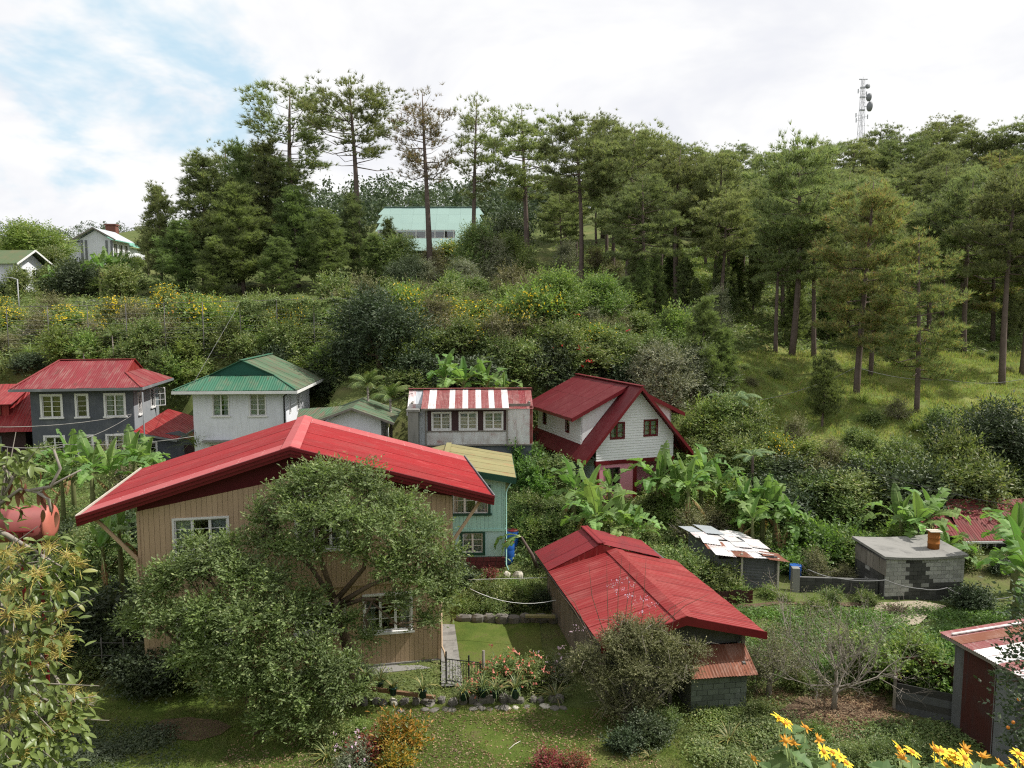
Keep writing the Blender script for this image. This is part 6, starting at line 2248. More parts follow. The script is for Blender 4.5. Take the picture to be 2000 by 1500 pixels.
def shrub(key, seed, R, H, n, L, Wd, mat, nl=14, flowers=None, trunk=m_barkbrown, z0=0.0, fork=.35, twigs=0, low=True, rnd=.7, up=.55, inside=.3, fl_n=90, fl_s=.16):
    rng = np.random.default_rng(seed)
    cl = lobes(rng, R, H, z0, int(nl * 1.5), .18, .42, low)
    parts = [('trunk', limbs(cl, max(.3, z0 + H * fork * .6), .05 * R + .02, rng, trunk, k=min(nl, 9))),
             ('crown', crown('crown', cl, n, L, Wd, mat, rng, inside, up, rnd))]
    if flowers:
        p, d = clump_points(cl, fl_n, rng, 0, .8)
        k = d[:, 2] > -.1
        p, d = p[k] + d[k] * rng.uniform(.1, .75, (k.sum(), 1)), d[k]
        V, F = [], []
        for q in range(3):
            a, b = leaf_tris(p, d + rng.normal(size=d.shape) * .5, rng, fl_s, fl_s * .8, 0)
            F.append(b + sum(len(x) for x in V))
            V.append(a)
        parts.append(('flowers', mesh_np('flowers', np.concatenate(V), np.concatenate(F), flowers)))
    if twigs:
        mb = MB()
        for _ in range(twigs):
            a = rng.uniform(0, 6.28)
            e = rng.uniform(.3, 1.3)
            d = vec(math.cos(a) * math.cos(e), math.sin(a) * math.cos(e), math.sin(e))
            l = R * rng.uniform(.8, 1.35)
            mb.tube([(0, 0, z0 + .2), tuple(d * l * .5 + vec(0, 0, z0 + .3)), tuple(d * l + vec(*(rng.normal(size=3) * .12 * l)) + vec(0, 0, z0 + .15))], [.035, .022, .008], 4, caps=False)
        parts.append(('twigs', mb.mesh('twigs', m_barkpale)))
    SH[key] = parts


shrub('mid1', 1, 1.7, 2.3, 6500, .20, .085, l_mid, 16)
shrub('mid2', 2, 1.5, 2.8, 6500, .20, .085, l_mid, 16)
shrub('light1', 3, 1.6, 2.4, 5500, .23, .10, l_light, 16)
shrub('light2', 4, 1.3, 1.8, 5000, .20, .10, l_light, 13)
shrub('dark1', 5, 1.8, 2.4, 7500, .21, .09, l_dark, 17)
shrub('dark2', 6, 1.5, 2.0, 6500, .20, .09, l_dark, 15)
shrub('yel1', 7, 1.5, 2.3, 5000, .20, .085, l_mid, 15, l_yellow, fl_n=480, fl_s=.09)
shrub('yel2', 8, 1.4, 2.5, 4500, .20, .085, l_light, 15, l_yellow, fl_n=320, fl_s=.09)
shrub('org1', 9, 1.4, 2.2, 4500, .20, .085, l_mid, 14, l_orangef, fl_n=200, fl_s=.09)
shrub('dry1', 10, 1.6, 2.2, 3800, .17, .06, l_dry, 15, twigs=38)
shrub('dry2', 11, 1.5, 2.6, 3000, .18, .06, l_dry, 14, twigs=46)
shrub('grey1', 12, 2.0, 4.2, 9000, .17, .06, l_grey, 22, inside=.35)
shrub('red1', 13, 1.5, 2.4, 5000, .20, .085, l_mid, 15, l_redf, fl_n=16, fl_s=.24)
shrub('tree1', 14, 3.2, 4.4, 15000, .21, .09, l_mid, 26, z0=.8)
shrub('tree2', 15, 3.2, 4.6, 15000, .24, .10, l_light, 26, z0=.8)
shrub('treed', 16, 3.8, 5.0, 22000, .26, .09, l_dark, 30, z0=.3, rnd=.9, up=.35)
shrub('vine1', 17, 1.5, 1.3, 5000, .17, .15, l_vine, 16, up=.9)
shrub('garden1', 18, .7, .8, 4200, .085, .04, l_mid, 13)
shrub('garden2', 19, .65, .8, 4200, .085, .045, l_dark, 12)
shrub('garden3', 20, .6, .7, 3600, .085, .04, l_light, 12)
shrub('gcoral', 21, .6, .95, 2600, .11, .04, l_mid, 11, l_coral, fl_n=60, fl_s=.10)
shrub('croton', 22, .6, .8, 2600, .13, .05, l_croton, 12, rnd=.5)
shrub('redbush', 23, .6, .75, 2600, .11, .05, l_redleaf, 12)
shrub('lilac', 24, .6, .8, 3200, .09, .04, l_grey, 12, l_lilac, fl_n=26, fl_s=.08)

LANDMARKS = [((20, 650), 'by the first fence post'), ((110, 640), 'by the second fence post'), ((210, 640), 'inside the wire fence'), ((300, 650), 'by the middle fence posts'), ((60, 715), 'above the red neighbouring roof'), ((200, 710), 'above the grey house ridge'), ((320, 720), 'between grey and white house'),
             ((400, 650), 'near the foot of the guy rope'), ((450, 700), 'above the green gablet roof'), ((520, 640), 'under the creeper-hung fence'), ((600, 700), 'beside the dark glossy trees'), ((620, 640), 'below the bushy pines'), ((700, 640), 'at the end of the wire fence'), ((780, 620), 'on the bank below the teal hall'),
             ((860, 700), 'behind the banana clump of the striped house'), ((870, 620), 'high on the twiggy bank'), ((950, 650), 'in the middle of the twiggy bank'), ((1000, 720), 'above the striped and maroon roofs'), ((1040, 620), 'beside the bright leafy tree'), ((1100, 680), 'above the maroon roof'), ((1160, 630), 'below the pale leafy tree'), ((1190, 720), 'behind the pink house ridge'),
             ((1240, 680), 'by the grey-green trees'), ((1340, 730), 'beside the bright conical pine'), ((40, 570), 'below the mossy-roofed house'), ((130, 570), 'in the clipped row above the fence'), ((220, 570), 'above the pale stone wall'), ((210, 515), 'before the distant white house'), ((780, 555), 'at the corner of the teal hall'), ((880, 560), 'before the teal hall wall'), ((960, 560), 'below the slim pine'), ((1080, 560), 'below the dense layered pine'), ((1170, 570), 'at the edge of the wood'),
             ((1400, 880), 'under the tree fern'), ((1480, 730), 'on the upper grass slope'), ((1500, 880), 'where the grass slope ends'), ((1620, 880), 'below the lone young pine'), ((1725, 828), 'in the middle of the grass slope'), ((1860, 850), 'on the far grass slope'), ((1800, 720), 'in the shade of the wood edge'),
             ((1480, 940), 'in the thicket above the bananas'), ((1570, 940), 'in the near end of the thicket'), ((1660, 940), 'in the middle of the thicket'), ((1760, 940), 'in the yellow-flecked thicket'), ((1860, 940), 'in the thicket by the spreading tree'), ((1940, 930), 'in the thicket end'), ((1520, 1000), 'behind the tin shed bananas'), ((1620, 1010), 'in the dark hollow'), ((1720, 1000), 'behind the curved banana'), ((1830, 1000), 'behind the faded red roof'), ((1940, 1000), 'above the faded red ridge'),
             ((1580, 1095), 'behind the blue barrel'), ((1640, 1090), 'on the vine mound by the block shed'), ((1720, 1095), 'against the block shed'), ((1620, 1130), 'at the low block wall'), ((1930, 1140), 'before the faded red cottage'), ((1290, 1000), 'under the pink house bananas'), ((1370, 1000), 'between bananas and tin shed'), ((1040, 940), 'in front of the striped house wall'), ((1030, 1020), 'beside the blue barrels'), ((1120, 1030), 'behind the shed ridge'), ((1230, 1020), 'among the drooping bananas'),
             ((110, 1100), 'below the pink tank'), ((210, 1100), 'under the eaves strut'), ((180, 1200), 'in the shade by the tan house'), ((100, 920), 'behind the pink tank'), ((200, 930), 'among the grey house bananas'), ((300, 930), 'behind the red roof edge'), ((350, 880), 'before the red annex')]


def where(px, py):
    return [l[1] for l in sorted(LANDMARKS, key=lambda l: (l[0][0] - px) ** 2 + (l[0][1] - py) ** 2)[:9]]


DESC = {'mid1': 'rounded green shrub', 'mid2': 'upright green shrub', 'light1': 'bright green shrub', 'light2': 'small bright green shrub', 'dark1': 'dark glossy bush', 'dark2': 'small dark bush',
        'yel1': 'yellow-flowered shrub', 'yel2': 'tall shrub dotted with yellow flowers', 'org1': 'shrub with orange-yellow flowers', 'dry1': 'twiggy olive shrub', 'dry2': 'tangled half-dry shrub',
        'grey1': 'grey-green feathery bush', 'red1': 'green shrub with red blooms', 'tree1': 'low leafy tree', 'tree2': 'light green low tree', 'treed': 'large dark glossy tree', 'vine1': 'mound of climbing vine'}


def scatter(region, n, kinds, smin, smax, seed, gap=1.3, zoff=-.15, y0=15):
    r = random.Random(seed)
    x0, x1, y0_, y1_ = region
    done = []
    tries = 0
    while len(done) < n and tries < n * 12:
        tries += 1
        px, py = r.uniform(x0, x1), r.uniform(y0_, y1_)
        q = hit(px, py, y0)
        if any((q.x - a) ** 2 + (q.y - b) ** 2 < gap * gap for a, b in done):
            continue
        done.append((q.x, q.y))
        k = r.choice(kinds)
        s = r.uniform(smin, smax)
        f = (s - smin) / (smax - smin)
        wh = where(px, py)
        size = ('low ', 'middling ', 'large ')[min(2, int(f * 3))]
        tree = k.startswith('tree')
        place(SH[k], (q.x, q.y, q.z + zoff), r.uniform(0, 6.28), (s * r.uniform(.9, 1.25), s * r.uniform(.9, 1.25), s * r.uniform(.65, 1.35)), 'leafy_tree' if tree else 'shrub',
              unique([size + DESC[k].replace('small ', '') + ' ' + w for w in wh]), 'tree' if tree else 'shrub', 'wild growth: ' + DESC[k])


# bank behind the houses
for a in [((-150, 300, 622, 668), 19, ['yel1', 'yel1', 'yel2', 'dry1'], .9, 1.2, 1, 58), ((-150, 340, 676, 735), 20, ['mid1', 'dark2', 'light2', 'dry1', 'mid2'], .65, 1.0, 2, 54),
          ((330, 480, 628, 690), 12, ['yel1', 'yel2', 'org1', 'dry1'], .85, 1.2, 3, 58), ((480, 660, 618, 670), 13, ['yel2', 'yel1', 'mid1', 'dry1'], .85, 1.2, 4, 58),
          ((330, 660, 675, 755), 17, ['mid1', 'light2', 'mid2', 'light1', 'dark2'], .8, 1.2, 5, 54), ((640, 840, 590, 670), 15, ['mid1', 'dry1', 'dry2', 'yel2', 'mid2'], .95, 1.35, 6, 58),
          ((800, 1060, 590, 700), 26, ['dry1', 'dry2', 'mid1', 'yel1', 'yel2', 'mid2', 'dry1'], .95, 1.4, 7, 57), ((1030, 1230, 610, 720), 24, ['light1', 'mid1', 'red1', 'dry2', 'dry1', 'light1', 'mid2', 'yel2', 'grey1'], .65, 1.1, 8, 57),
          ((780, 1200, 705, 770), 18, ['dark2', 'mid1', 'mid2', 'light1', 'yel2'], .9, 1.3, 9, 53), ((740, 1200, 520, 585), 19, ['mid1', 'dark1', 'grey1', 'dry1', 'tree1', 'mid2'], .8, 1.15, 10, 72),
          ((1180, 1400, 650, 760), 17, ['mid1', 'light1', 'dry1', 'mid2', 'grey1'], .75, 1.1, 11, 54), ((-40, 260, 550, 592), 22, ['dark2', 'mid1', 'mid2', 'dark1'], 1.0, 1.4, 12, 76),
          ((130, 290, 500, 535), 8, ['mid1', 'light1', 'yel2', 'dark1'], .45, .65, 13, 95), ((1430, 2150, 915, 960), 31, ['mid1', 'mid2', 'dry1', 'yel2', 'light1', 'mid1'], .8, 1.1, 15, 44),
          ((1470, 2160, 955, 1030), 33, ['mid1', 'dark1', 'dark2', 'mid2'], .95, 1.3, 16, 42), ((1460, 1700, 862, 905), 12, ['grey1', 'mid1', 'dry1', 'mid2'], .45, .7, 17, 48),
          ((1690, 1760, 818, 838), 4, ['dry1', 'mid1'], .5, .7, 18, 50), ((1830, 1890, 838, 865), 4, ['dry1', 'mid1'], .5, .7, 19, 50), ((1440, 1520, 700, 760), 4, ['mid1', 'dry1'], .35, .5, 20, 50),
          ((1560, 2000, 695, 740), 7, ['mid1', 'dry1'], .25, .4, 21, 50), ((1340, 1470, 860, 940), 11, ['mid1', 'mid2', 'light1'], .8, 1.1, 22, 44),
          ((1000, 1290, 1005, 1065), 13, ['mid1', 'mid2', 'light2', 'mid1'], .4, .65, 23, 36), ((1260, 1440, 960, 1060), 12, ['mid1', 'dry1', 'light1', 'mid2'], .6, .9, 24, 37),
          ((1010, 1080, 925, 960), 5, ['vine1', 'mid1'], .8, 1.0, 25, 40), ((1540, 1760, 1080, 1115), 10, ['vine1', 'light2', 'vine1'], .65, .95, 26, 38), ((1560, 1690, 1105, 1150), 5, ['light2', 'dry1'], .4, .6, 27, 36),
          ((90, 250, 1060, 1240), 9, ['dark2', 'mid2', 'dark1'], .5, .8, 28, 28), ((60, 330, 890, 960), 9, ['mid1', 'mid2', 'dry2'], .5, .75, 29, 38), ((300, 400, 860, 905), 4, ['light2', 'mid1'], .5, .7, 30, 42), ((1880, 2010, 1095, 1190), 5, ['dark2', 'mid1'], .45, .65, 31, 34)]:
    scatter(a[0], int(a[1] * .83 + .5), *a[2:6], y0=a[6])
for px, py, Y, k, sc, lab in [(738, 0, 59, 'treed', 1.1, 'large dark glossy tree behind the small white cottage'), (660, 0, 60, 'treed', .7, 'second dark glossy tree beside the green-roofed white house'),
                              (1310, 0, 55, 'grey1', 1.25, 'tall grey-green feathery tree behind the pink house'), (1355, 0, 57, 'grey1', 1.0, 'shorter grey-green tree next to the feathery one'), (1275, 0, 58, 'grey1', .95, 'grey-green tree half hidden by the maroon roof'),
                              (1950, 0, 49, 'treed', .95, 'dark spreading tree at the end of the thicket'), (1080, 0, 64, 'tree2', .95, 'bright leafy tree with a few red blooms above the thicket'),
                              (1165, 0, 66, 'tree2', .85, 'pale leafy tree at the edge of the pine wood'), (960, 0, 84, 'grey1', 1.3, 'greyish leafy tree below the slim pine'), (985, 0, 103, 'treed', 1.15, 'dark dense tree beside the wing of the teal hall'), (775, 0, 99, 'mid1', 1.5, 'rounded shrub hiding the teal hall wall'), (885, 0, 100, 'yel2', 1.4, 'flower-dotted shrub before the teal hall eaves'), (845, 0, 98, 'dry1', 1.3, 'olive shrub at the foot of the half-withered pine'), (930, 0, 99, 'mid2', 1.4, 'upright shrub before the end of the teal eaves'), (800, 0, 82, 'treed', .7, 'dark rounded tree below the teal-roofed hall'),
                              (560, 0, 49, 'mid2', .6, 'slender shrub at the corner of the white house'), (1090, 0, 62, 'red1', 1.2, 'shrub with scarlet blooms on the bank'), (1010, 0, 65, 'red1', 1.2, 'shrub with a few scarlet blooms near the twiggy ones'), (1120, 0, 60, 'red1', 1.1, 'red-blooming shrub lowest on the bank')]:
    q = P(px, 600, Y)
    q.z = gz(q.x, q.y)
    place(SH[k], (q.x, q.y, q.z - .2), px * .37, sc, 'leafy_tree' if k != 'red1' else 'shrub', lab, 'tree' if k != 'red1' else 'shrub')
for px, Y, k, sc, lab in [(340, 54, 'mid1', .65, 'rounded shrub filling the gap between grey and white house'), (362, 54, 'dark1', .55, 'dark shrub against the back corner of the white house'), (325, 58, 'mid2', .5, 'upright shrub behind the wrapped tank'),
                          (625, 60, 'dark1', .8, 'dark shrub at the back wall of the white house'), (655, 53, 'mid1', .6, 'green shrub behind the cottage wing roof'), (792, 51, 'mid1', .5, 'shrub between cottage and chimney stack'), (1047, 49, 'mid2', .45, 'shrub in the gap between striped and pink house'), (1030, 54, 'dark1', .6, 'dark bush behind the gap of striped and pink house')]:
    q = P(px, 600, Y)
    place(SH[k], (q.x, q.y, gz(q.x, q.y) - .15), px * .37, sc, 'shrub', lab, 'shrub')
# drooping willow-like tree far left
q = P(40, 0, 108)
place(SH['tree2'], (q.x, q.y, gz(q.x, q.y)), 1, (1.6, 1.6, 1.25), 'leafy_tree', 'wide yellow-green drooping tree behind the mossy-roofed house', 'tree')
q = P(50, 740, 54)
place(SH['red1'], (q.x, q.y, gz(q.x, q.y)), 1, .9, 'shrub', 'shrub with red flowers peeping over the red neighbouring roof', 'shrub')


# ------------------------------------------------------------------ bananas
def banana_leaf(seed, L, Wd, e0, arch, torn, mat, fold=.35, n=15):
    r = random.Random(seed)
    pts, x, z = [], 0.0, 0.0
    for i in range(n + 1):
        t = i / n
        pts.append(vec(x, 0, z))
        e = e0 - arch * t ** 1.3
        x += L / n * math.cos(e)
        z += L / n * math.sin(e)
    mb = MB()
    t0 = .16

    def wid(t):
        u = max(0, (t - t0) / (1 - t0))
        return Wd / 2 * min(1, math.sin(math.pi * min(1, u ** .75 * .96 + .03))) ** .55 if u > 0 else 0
    for s in (-1, 1):
        d0 = fold
        for i in range(n):
            ta, tb = i / n, (i + 1) / n
            if tb <= t0:
                continue
            if r.random() < torn:
                d0 = fold + r.uniform(-.9, .25)
                g = .12
            else:
                g = 0.0
            tang = (pts[i + 1] - pts[i]).normalized()
            up = vec(-tang.z, 0, tang.x)
            sv = vec(0, s, 0) * math.cos(d0) + up * math.sin(d0)
            wa, wb = wid(ta), wid(tb)
            a0, b0 = pts[i], pts[i + 1]
            sweep = tang * .10
            a1 = a0 + sv * wa + sweep * wa + tang * (L / n * g)
            b1 = b0 + sv * wb + sweep * wb - tang * (L / n * g * 0.6)
            am, bm = a0.lerp(a1, .5) + up * .03, b0.lerp(b1, .5) + up * .03
            q1 = [a0, b0, bm, am]
            q2 = [am, bm, b1, a1]
            if s > 0:
                q1, q2 = q1[::-1], q2[::-1]
            mb.poly(q1, 0, True)
            mb.poly(q2, 0, True)
    mb.tube([tuple(p - vec(0, 0, .012)) for p in pts[::2]], [max(.035 * (1 - .8 * i / (n // 2)), .006) for i in range(len(pts[::2]))], 4, 1)
    return mb.mesh('leaf', [mat, m_midrib])


R_ = math.radians
BL = [banana_leaf(1, 2.1, .72, R_(86), R_(35), .3, l_banana), banana_leaf(2, 2.3, .78, R_(72), R_(85), .55, l_banana), banana_leaf(3, 2.3, .76, R_(60), R_(120), .75, l_banana),
      banana_leaf(4, 2.2, .72, R_(45), R_(115), .8, l_banana), banana_leaf(5, 2.0, .66, R_(25), R_(95), .7, l_banana), banana_leaf(6, 1.9, .62, R_(80), R_(15), .05, l_banana, .7)]
BD = banana_leaf(7, 1.8, .4, R_(-35), R_(50), .8, l_bananadry, -.4)
BSTEM = []
for h in (1.2, 1.9, 2.6):
    mb = MB()
    mb.tube([(0, 0, -.5), (.02, 0, h * .5), (.0, .03, h), (0, .03, h + .25)], [.16, .13, .085, .04], 8)
    BSTEM.append(mb.mesh('stem', m_bstem))
GB = 'banana plants round the houses'


def banana(px, py, Y, h, size, seed, lab, nl=9, dead=1):
    """px, py: where the leaves leave the stem"""
    r = random.Random(seed)
    q = P(px, py, Y)
    zb = gz(q.x, q.y)
    t = thing('banana_plant', lab, 'banana plant', (q.x, q.y, min(zb, q.z - .5)), 0, GB)
    H = q.z - t.location.z
    st = link('stem', BSTEM[0 if H < 1.5 else 1 if H < 2.3 else 2], t)
    base = [1.2, 1.9, 2.6][0 if H < 1.5 else 1 if H < 2.3 else 2]
    st.scale = (size, size, H / base)
    a = r.uniform(0, 6.28)
    for i in range(nl):
        u = i / nl
        k = BL[5] if i == 0 else BL[min(4, int(u * 5 + r.uniform(-.4, .4) + .1))] if u * 5 > .3 else BL[0]
        s = size * r.uniform(.8, 1.12)
        o = link('leaf', k, t, Matrix.Translation((0, 0, H - .12 * u)) @ Matrix.Rotation(a, 4, 'Z') @ Matrix.Rotation(r.uniform(-.15, .15), 4, 'X') @ Matrix.Diagonal((s, s * r.uniform(.85, 1.1), s, 1)))
        a += 2.4 + r.uniform(-.45, .45)
    for i in range(dead):
        link('dead_leaf', BD, t, Matrix.Translation((0, 0, H - .25)) @ Matrix.Rotation(r.uniform(0, 6.28), 4, 'Z') @ Matrix.Scale(size, 4))
    return t


_b = [(140, 905, 44, 1, 'banana plant with upright leaves below the first grey-house window'), (178, 920, 42, 1.05, 'banana plant with one very broad upright leaf by the grey house'), (215, 930, 40, 1.1, 'banana plant with long bright leaf nearest the red roof edge'),
      (262, 905, 42, 1.1, 'banana plant with tattered leaves below the grey annex'), (290, 915, 43, .95, 'banana plant with a yellowed hanging leaf behind the red roof'), (120, 940, 42, .9, 'small banana plant at the end of the group by the grey house'),
      (232, 1040, 33, .9, 'shaded banana plant under the eaves strut of the tan house'), (200, 1075, 32, .8, 'small banana plant between the tank and the tan house'),
      (870, 745, 51.5, 1.15, 'banana plant with tall upright leaves behind the striped roof'), (905, 752, 51, 1.1, 'banana plant in the middle of the clump behind the striped roof'), (950, 757, 51, 1.0, 'banana plant with a bent leaf at the end of the striped roof'), (985, 762, 51, .8, 'low banana plant between striped roof and maroon roof'),
      (1120, 965, 41.5, 1.15, 'banana plant with pale arching leaves beside the vine mound'), (1150, 985, 40, 1.1, 'banana plant leaning over the pink house corner'), (1165, 1020, 37.5, 1.1, 'banana plant with a yellow-brown stem behind the shed roof'), (1215, 1035, 37, 1.0, 'banana plant with wide drooping leaves above the shed ridge'),
      (1245, 1040, 37.2, .85, 'small banana plant beside the drooping one above the shed'), (1190, 955, 45, .75, 'banana plant standing before the pink wall window'),
      (1285, 945, 45, 1.2, 'banana plant hiding the red corner post of the pink house'), (1325, 955, 44.5, 1.2, 'banana plant with tattered drooping leaves right of the pink house'), (1370, 925, 45.5, 1.1, 'tall banana plant beside the tree fern'), (1345, 960, 43, 1.05, 'banana plant low among the vines by the pink house'), (1405, 950, 45, .95, 'banana plant under the tree fern'),
      (1455, 985, 43, 1.0, 'banana plant with upright leaves behind the tin shed'), (1490, 990, 42.5, 1.05, 'banana plant with broad light leaves behind the tin shed'), (1515, 1000, 42, 1.05, 'banana plant with one tall leaf near the tin shed roof'), (1540, 1020, 41.5, .9, 'banana plant at the outer end of the row behind the tin shed'), (1470, 1020, 41, .85, 'short banana plant close over the tin shed roof'),
      (1760, 1020, 40, 1.0, 'banana plant with curved leaves behind the rusty drum'), (1790, 1030, 39.5, 1.05, 'banana plant beside the rusty drum with drooping leaves'), (1815, 1010, 41, 1.0, 'banana plant just before the faded red roof'), (1870, 1000, 45.5, .8, 'small banana plant behind the faded red ridge'),
      (1850, 1080, 38.6, .9, 'withered banana plant bent over the concrete slab roof'), (1990, 1090, 33, 1.1, 'large banana plant before the faded red cottage'), (2010, 1130, 31, 1.15, 'banana plant with long arching leaves at the picture edge'), (1985, 1050, 36, 1.0, 'banana plant with a pale upright leaf by the faded red cottage'),
      (193, 522, 90, 1.0, 'far banana plant above the clipped bushes'), (212, 520, 91, 1.1, 'far banana plant with an upright leaf near the white house'), (232, 518, 92, 1.0, 'far banana plant at the end of its row near the pines'), (102, 545, 90, .8, 'far banana plant beside the mossy-roofed house')]
for k, (px, py, Y, s, lab) in enumerate(_b):
    banana(px, py, Y, 2, s, 100 + k, lab, 9 if s > .95 else 7, 1 if k % 3 else 2)
# the fallen one beside the turquoise house
q = P(1035, 1062, 37.5)
t = thing('banana_plant', 'fallen banana plant with a leaning reddish stem by the blue barrels', 'banana plant', (q.x + .3, q.y, gz(q.x, q.y)), 0, GB)
mb = MB()
mb.tube([(.2, 0, -.1), (-.2, -.1, .9), (-.75, -.3, 1.9)], [.12, .09, .05], 8)
mb.build('stem', m_bark, t)
for a, k, s in ((3.0, 3, .8), (3.5, 4, .75), (2.2, 4, .6)):
    link('leaf', BL[k], t, Matrix.Translation((-.75, -.3, 1.9)) @ Matrix.Rotation(a, 4, 'Z') @ Matrix.Rotation(.5, 4, 'Y') @ Matrix.Scale(s, 4))


# ------------------------------------------------------------------ ferns, palms, strap-leaved plants
def frond(seed, L, Wd, e0, arch, mat, n=22, droop=.35, m_rib=m_midrib):
    r = random.Random(seed)
    pts, x, z = [], 0., 0.
    for i in range(n + 1):
        pts.append(vec(x, 0, z))
        e = e0 - arch * (i / n) ** 1.2
        x += L / n * math.cos(e)
        z += L / n * math.sin(e)
    mb = MB()
    for s in (-1, 1):
        for i in range(3, n):
            t = i / n
            w = Wd * math.sin(math.pi * min(1, t * .9 + .08)) ** .7
            tang = (pts[i + 1] - pts[i]).normalized()
            tip = pts[i] + vec(0, s, 0) * w + tang * w * .45 + vec(0, 0, -droop * w + r.uniform(-.03, .03))
            b = L / n * .38
            mid = pts[i].lerp(tip, .5) + vec(0, 0, .04 * w)
            mb.poly([pts[i] - tang * b, mid - tang * b * .8, tip, mid + tang * b * .8, pts[i] + tang * b])
    mb.tube([tuple(p) for p in pts[::3]], [.02 * (1 - .7 * i / (n / 3)) for i in range(len(pts[::3]))], 4, 1)
    return mb.mesh('frond', [mat, m_rib])


FERN = [frond(1, 2.3, .42, R_(35), R_(70), l_fern), frond(2, 2.2, .42, R_(20), R_(60), l_fern), frond(3, 2.0, .4, R_(50), R_(95), l_fern)]
PALM = [frond(4, 1.7, .45, R_(70), R_(95), l_palm, droop=.6), frond(5, 1.6, .42, R_(45), R_(100), l_palm, droop=.7), frond(6, 1.4, .4, R_(82), R_(60), l_palm, droop=.5)]


def crown_plant(name, label, cat, px, py, Y, set_, n, size, trunk_r, mat, seed, group=None):
    r = random.Random(seed)
    q = P(px, py, Y)
    zb = gz(q.x, q.y)
    t = thing(name, label, cat, (q.x, q.y, min(zb, q.z - .3)), 0, group)
    H = q.z - t.location.z
    mb = MB()
    mb.tube([(0, 0, -.4), (.04, .02, H * .5), (0, 0, H)], [trunk_r * 1.2, trunk_r, trunk_r * .8], 8)
    mb.build('trunk', mat, t)
    a = 0
    for i in range(n):
        link('frond', set_[i % len(set_)], t, Matrix.Translation((0, 0, H - .03)) @ Matrix.Rotation(a, 4, 'Z') @ Matrix.Scale(size * r.uniform(.85, 1.1), 4))
        a += 2.4 + r.uniform(-.3, .3)


crown_plant('tree_fern', 'pale tree fern with spreading fronds at the foot of the grass slope', 'tree fern', 1438, 782, 54, FERN, 12, 1.0, .14, m_bark, 1)
crown_plant('tree_fern', 'small tree fern drooping beside the banana clump', 'tree fern', 1470, 890, 48, FERN, 9, .7, .1, m_bark, 2)
crown_plant('palm', 'small palm with orange-tinged fronds behind the cottage roof', 'palm', 718, 755, 51.2, PALM, 13, 1.05, .09, m_barkpale, 3)
crown_plant('palm', 'second small palm with brown drooping fronds by the chimney stack', 'palm', 762, 778, 50, PALM, 12, 1.0, .09, m_barkpale, 4)
crown_plant('papaya_tree', 'thin pale tree with drooping crown on the bank behind the striped house', 'tree', 950, 705, 56, PALM, 10, .55, .05, m_barkpale, 5)
crown_plant('papaya_tree', 'thin yellow-green crowned tree inside the wire fence', 'tree', 219, 655, 60, PALM, 9, .5, .05, m_barkpale, 6)
crown_plant('yucca', 'spiky upright plant on the bank above the grey house', 'yucca', 163, 690, 59, PALM, 14, .6, .05, m_barkpale, 7)


def strap_mesh(seed, n, L, Wd, mat, spread=1.0, seg=5):
    rng = np.random.default_rng(seed)
    V, F = [], []
    for i in range(n):
        a = rng.uniform(0, 6.28)
        e = rng.uniform(.55, 1.45)
        ln = L * rng.uniform(.6, 1.15)
        d = np.array([math.cos(a), math.sin(a), 0])
        sd = np.array([-math.sin(a), math.cos(a), 0])
        p = d * .03
        b = len(V)
        arch = rng.uniform(1.0, 2.3) * spread
        for k in range(seg + 1):
            t = k / seg
            w = Wd * (1 - t) ** .6 * .5 + .002
            V += [p - sd * w, p + sd * w]
            ang = e - arch * t
            p = p + (d * math.cos(ang) + np.array([0, 0, math.sin(ang)])) * ln / seg
        for k in range(seg):
            F.append((b + 2 * k, b + 2 * k + 1, b + 2 * k + 3, b + 2 * k + 2))
    return mesh_np('foliage', np.array(V), np.array(F), mat)


STRAP = [strap_mesh(1, 46, .75, .032, l_strap), strap_mesh(2, 40, .65, .03, l_strap), strap_mesh(3, 60, .9, .04, l_strap, .8)]
REED = strap_mesh(4, 120, 1.9, .035, l_light, .9, 6)
for px, Y, sc, lab in ((350, 50.5, 1.0, 'clump of long arching grass behind the red annex'), (368, 51.5, .8, 'smaller clump of arching grass against the white house')):
    q = P(px, 0, Y)
    place([('foliage', REED)], (q.x, q.y, gz(q.x, q.y) + .9), px, sc, 'reed_clump', lab, 'grass clump')
rg = random.Random(44)
for k in range(22):                                          # clumps of tall grass on the bank and the slope
    px, py = (rg.uniform(0, 1230), rg.uniform(610, 740)) if k < 14 else (rg.uniform(1430, 1900), rg.uniform(760, 890))
    q = hit(px, py, 50)
    place([('foliage', REED)], (q.x, q.y, q.z), px, rg.uniform(.7, 1.1), 'reed_clump', unique(['clump of tall arching grass ' + w for w in where(px, py)]), 'grass clump', 'tall grass clumps on the slopes')
pot_mesh = MB()
pot_mesh.lathe([(.11, 0), (.145, .26), (.165, .27), (.165, .31), (.14, .31), (.13, .28)], 16)
pot_mesh = pot_mesh.mesh('pot', m_pot)
pots = [(742, 1347, 26.3, 1, 'potted spiky plant with a brown hanging leaf, first on the stone ledge'), (768, 1357, 26.0, .95, 'big green pot with a thin spiky plant on the ledge'), (826, 1362, 25.9, 1.0, 'potted bushy strap-leaved plant in front of the door step'),
        (905, 1367, 25.8, .95, 'potted strap-leaved plant beside the iron gate'), (943, 1360, 25.95, 1.0, 'pot with a yellowish strap-leaved plant under the coral flowers'), (968, 1362, 25.9, .95, 'pot squeezed between yellowish plant and the widest pot'),
        (1007, 1362, 25.9, 1.1, 'widest green pot on the ledge, with arching leaves'), (715, 1335, 26.6, .9, 'small dark pot half under the leafy tree')]
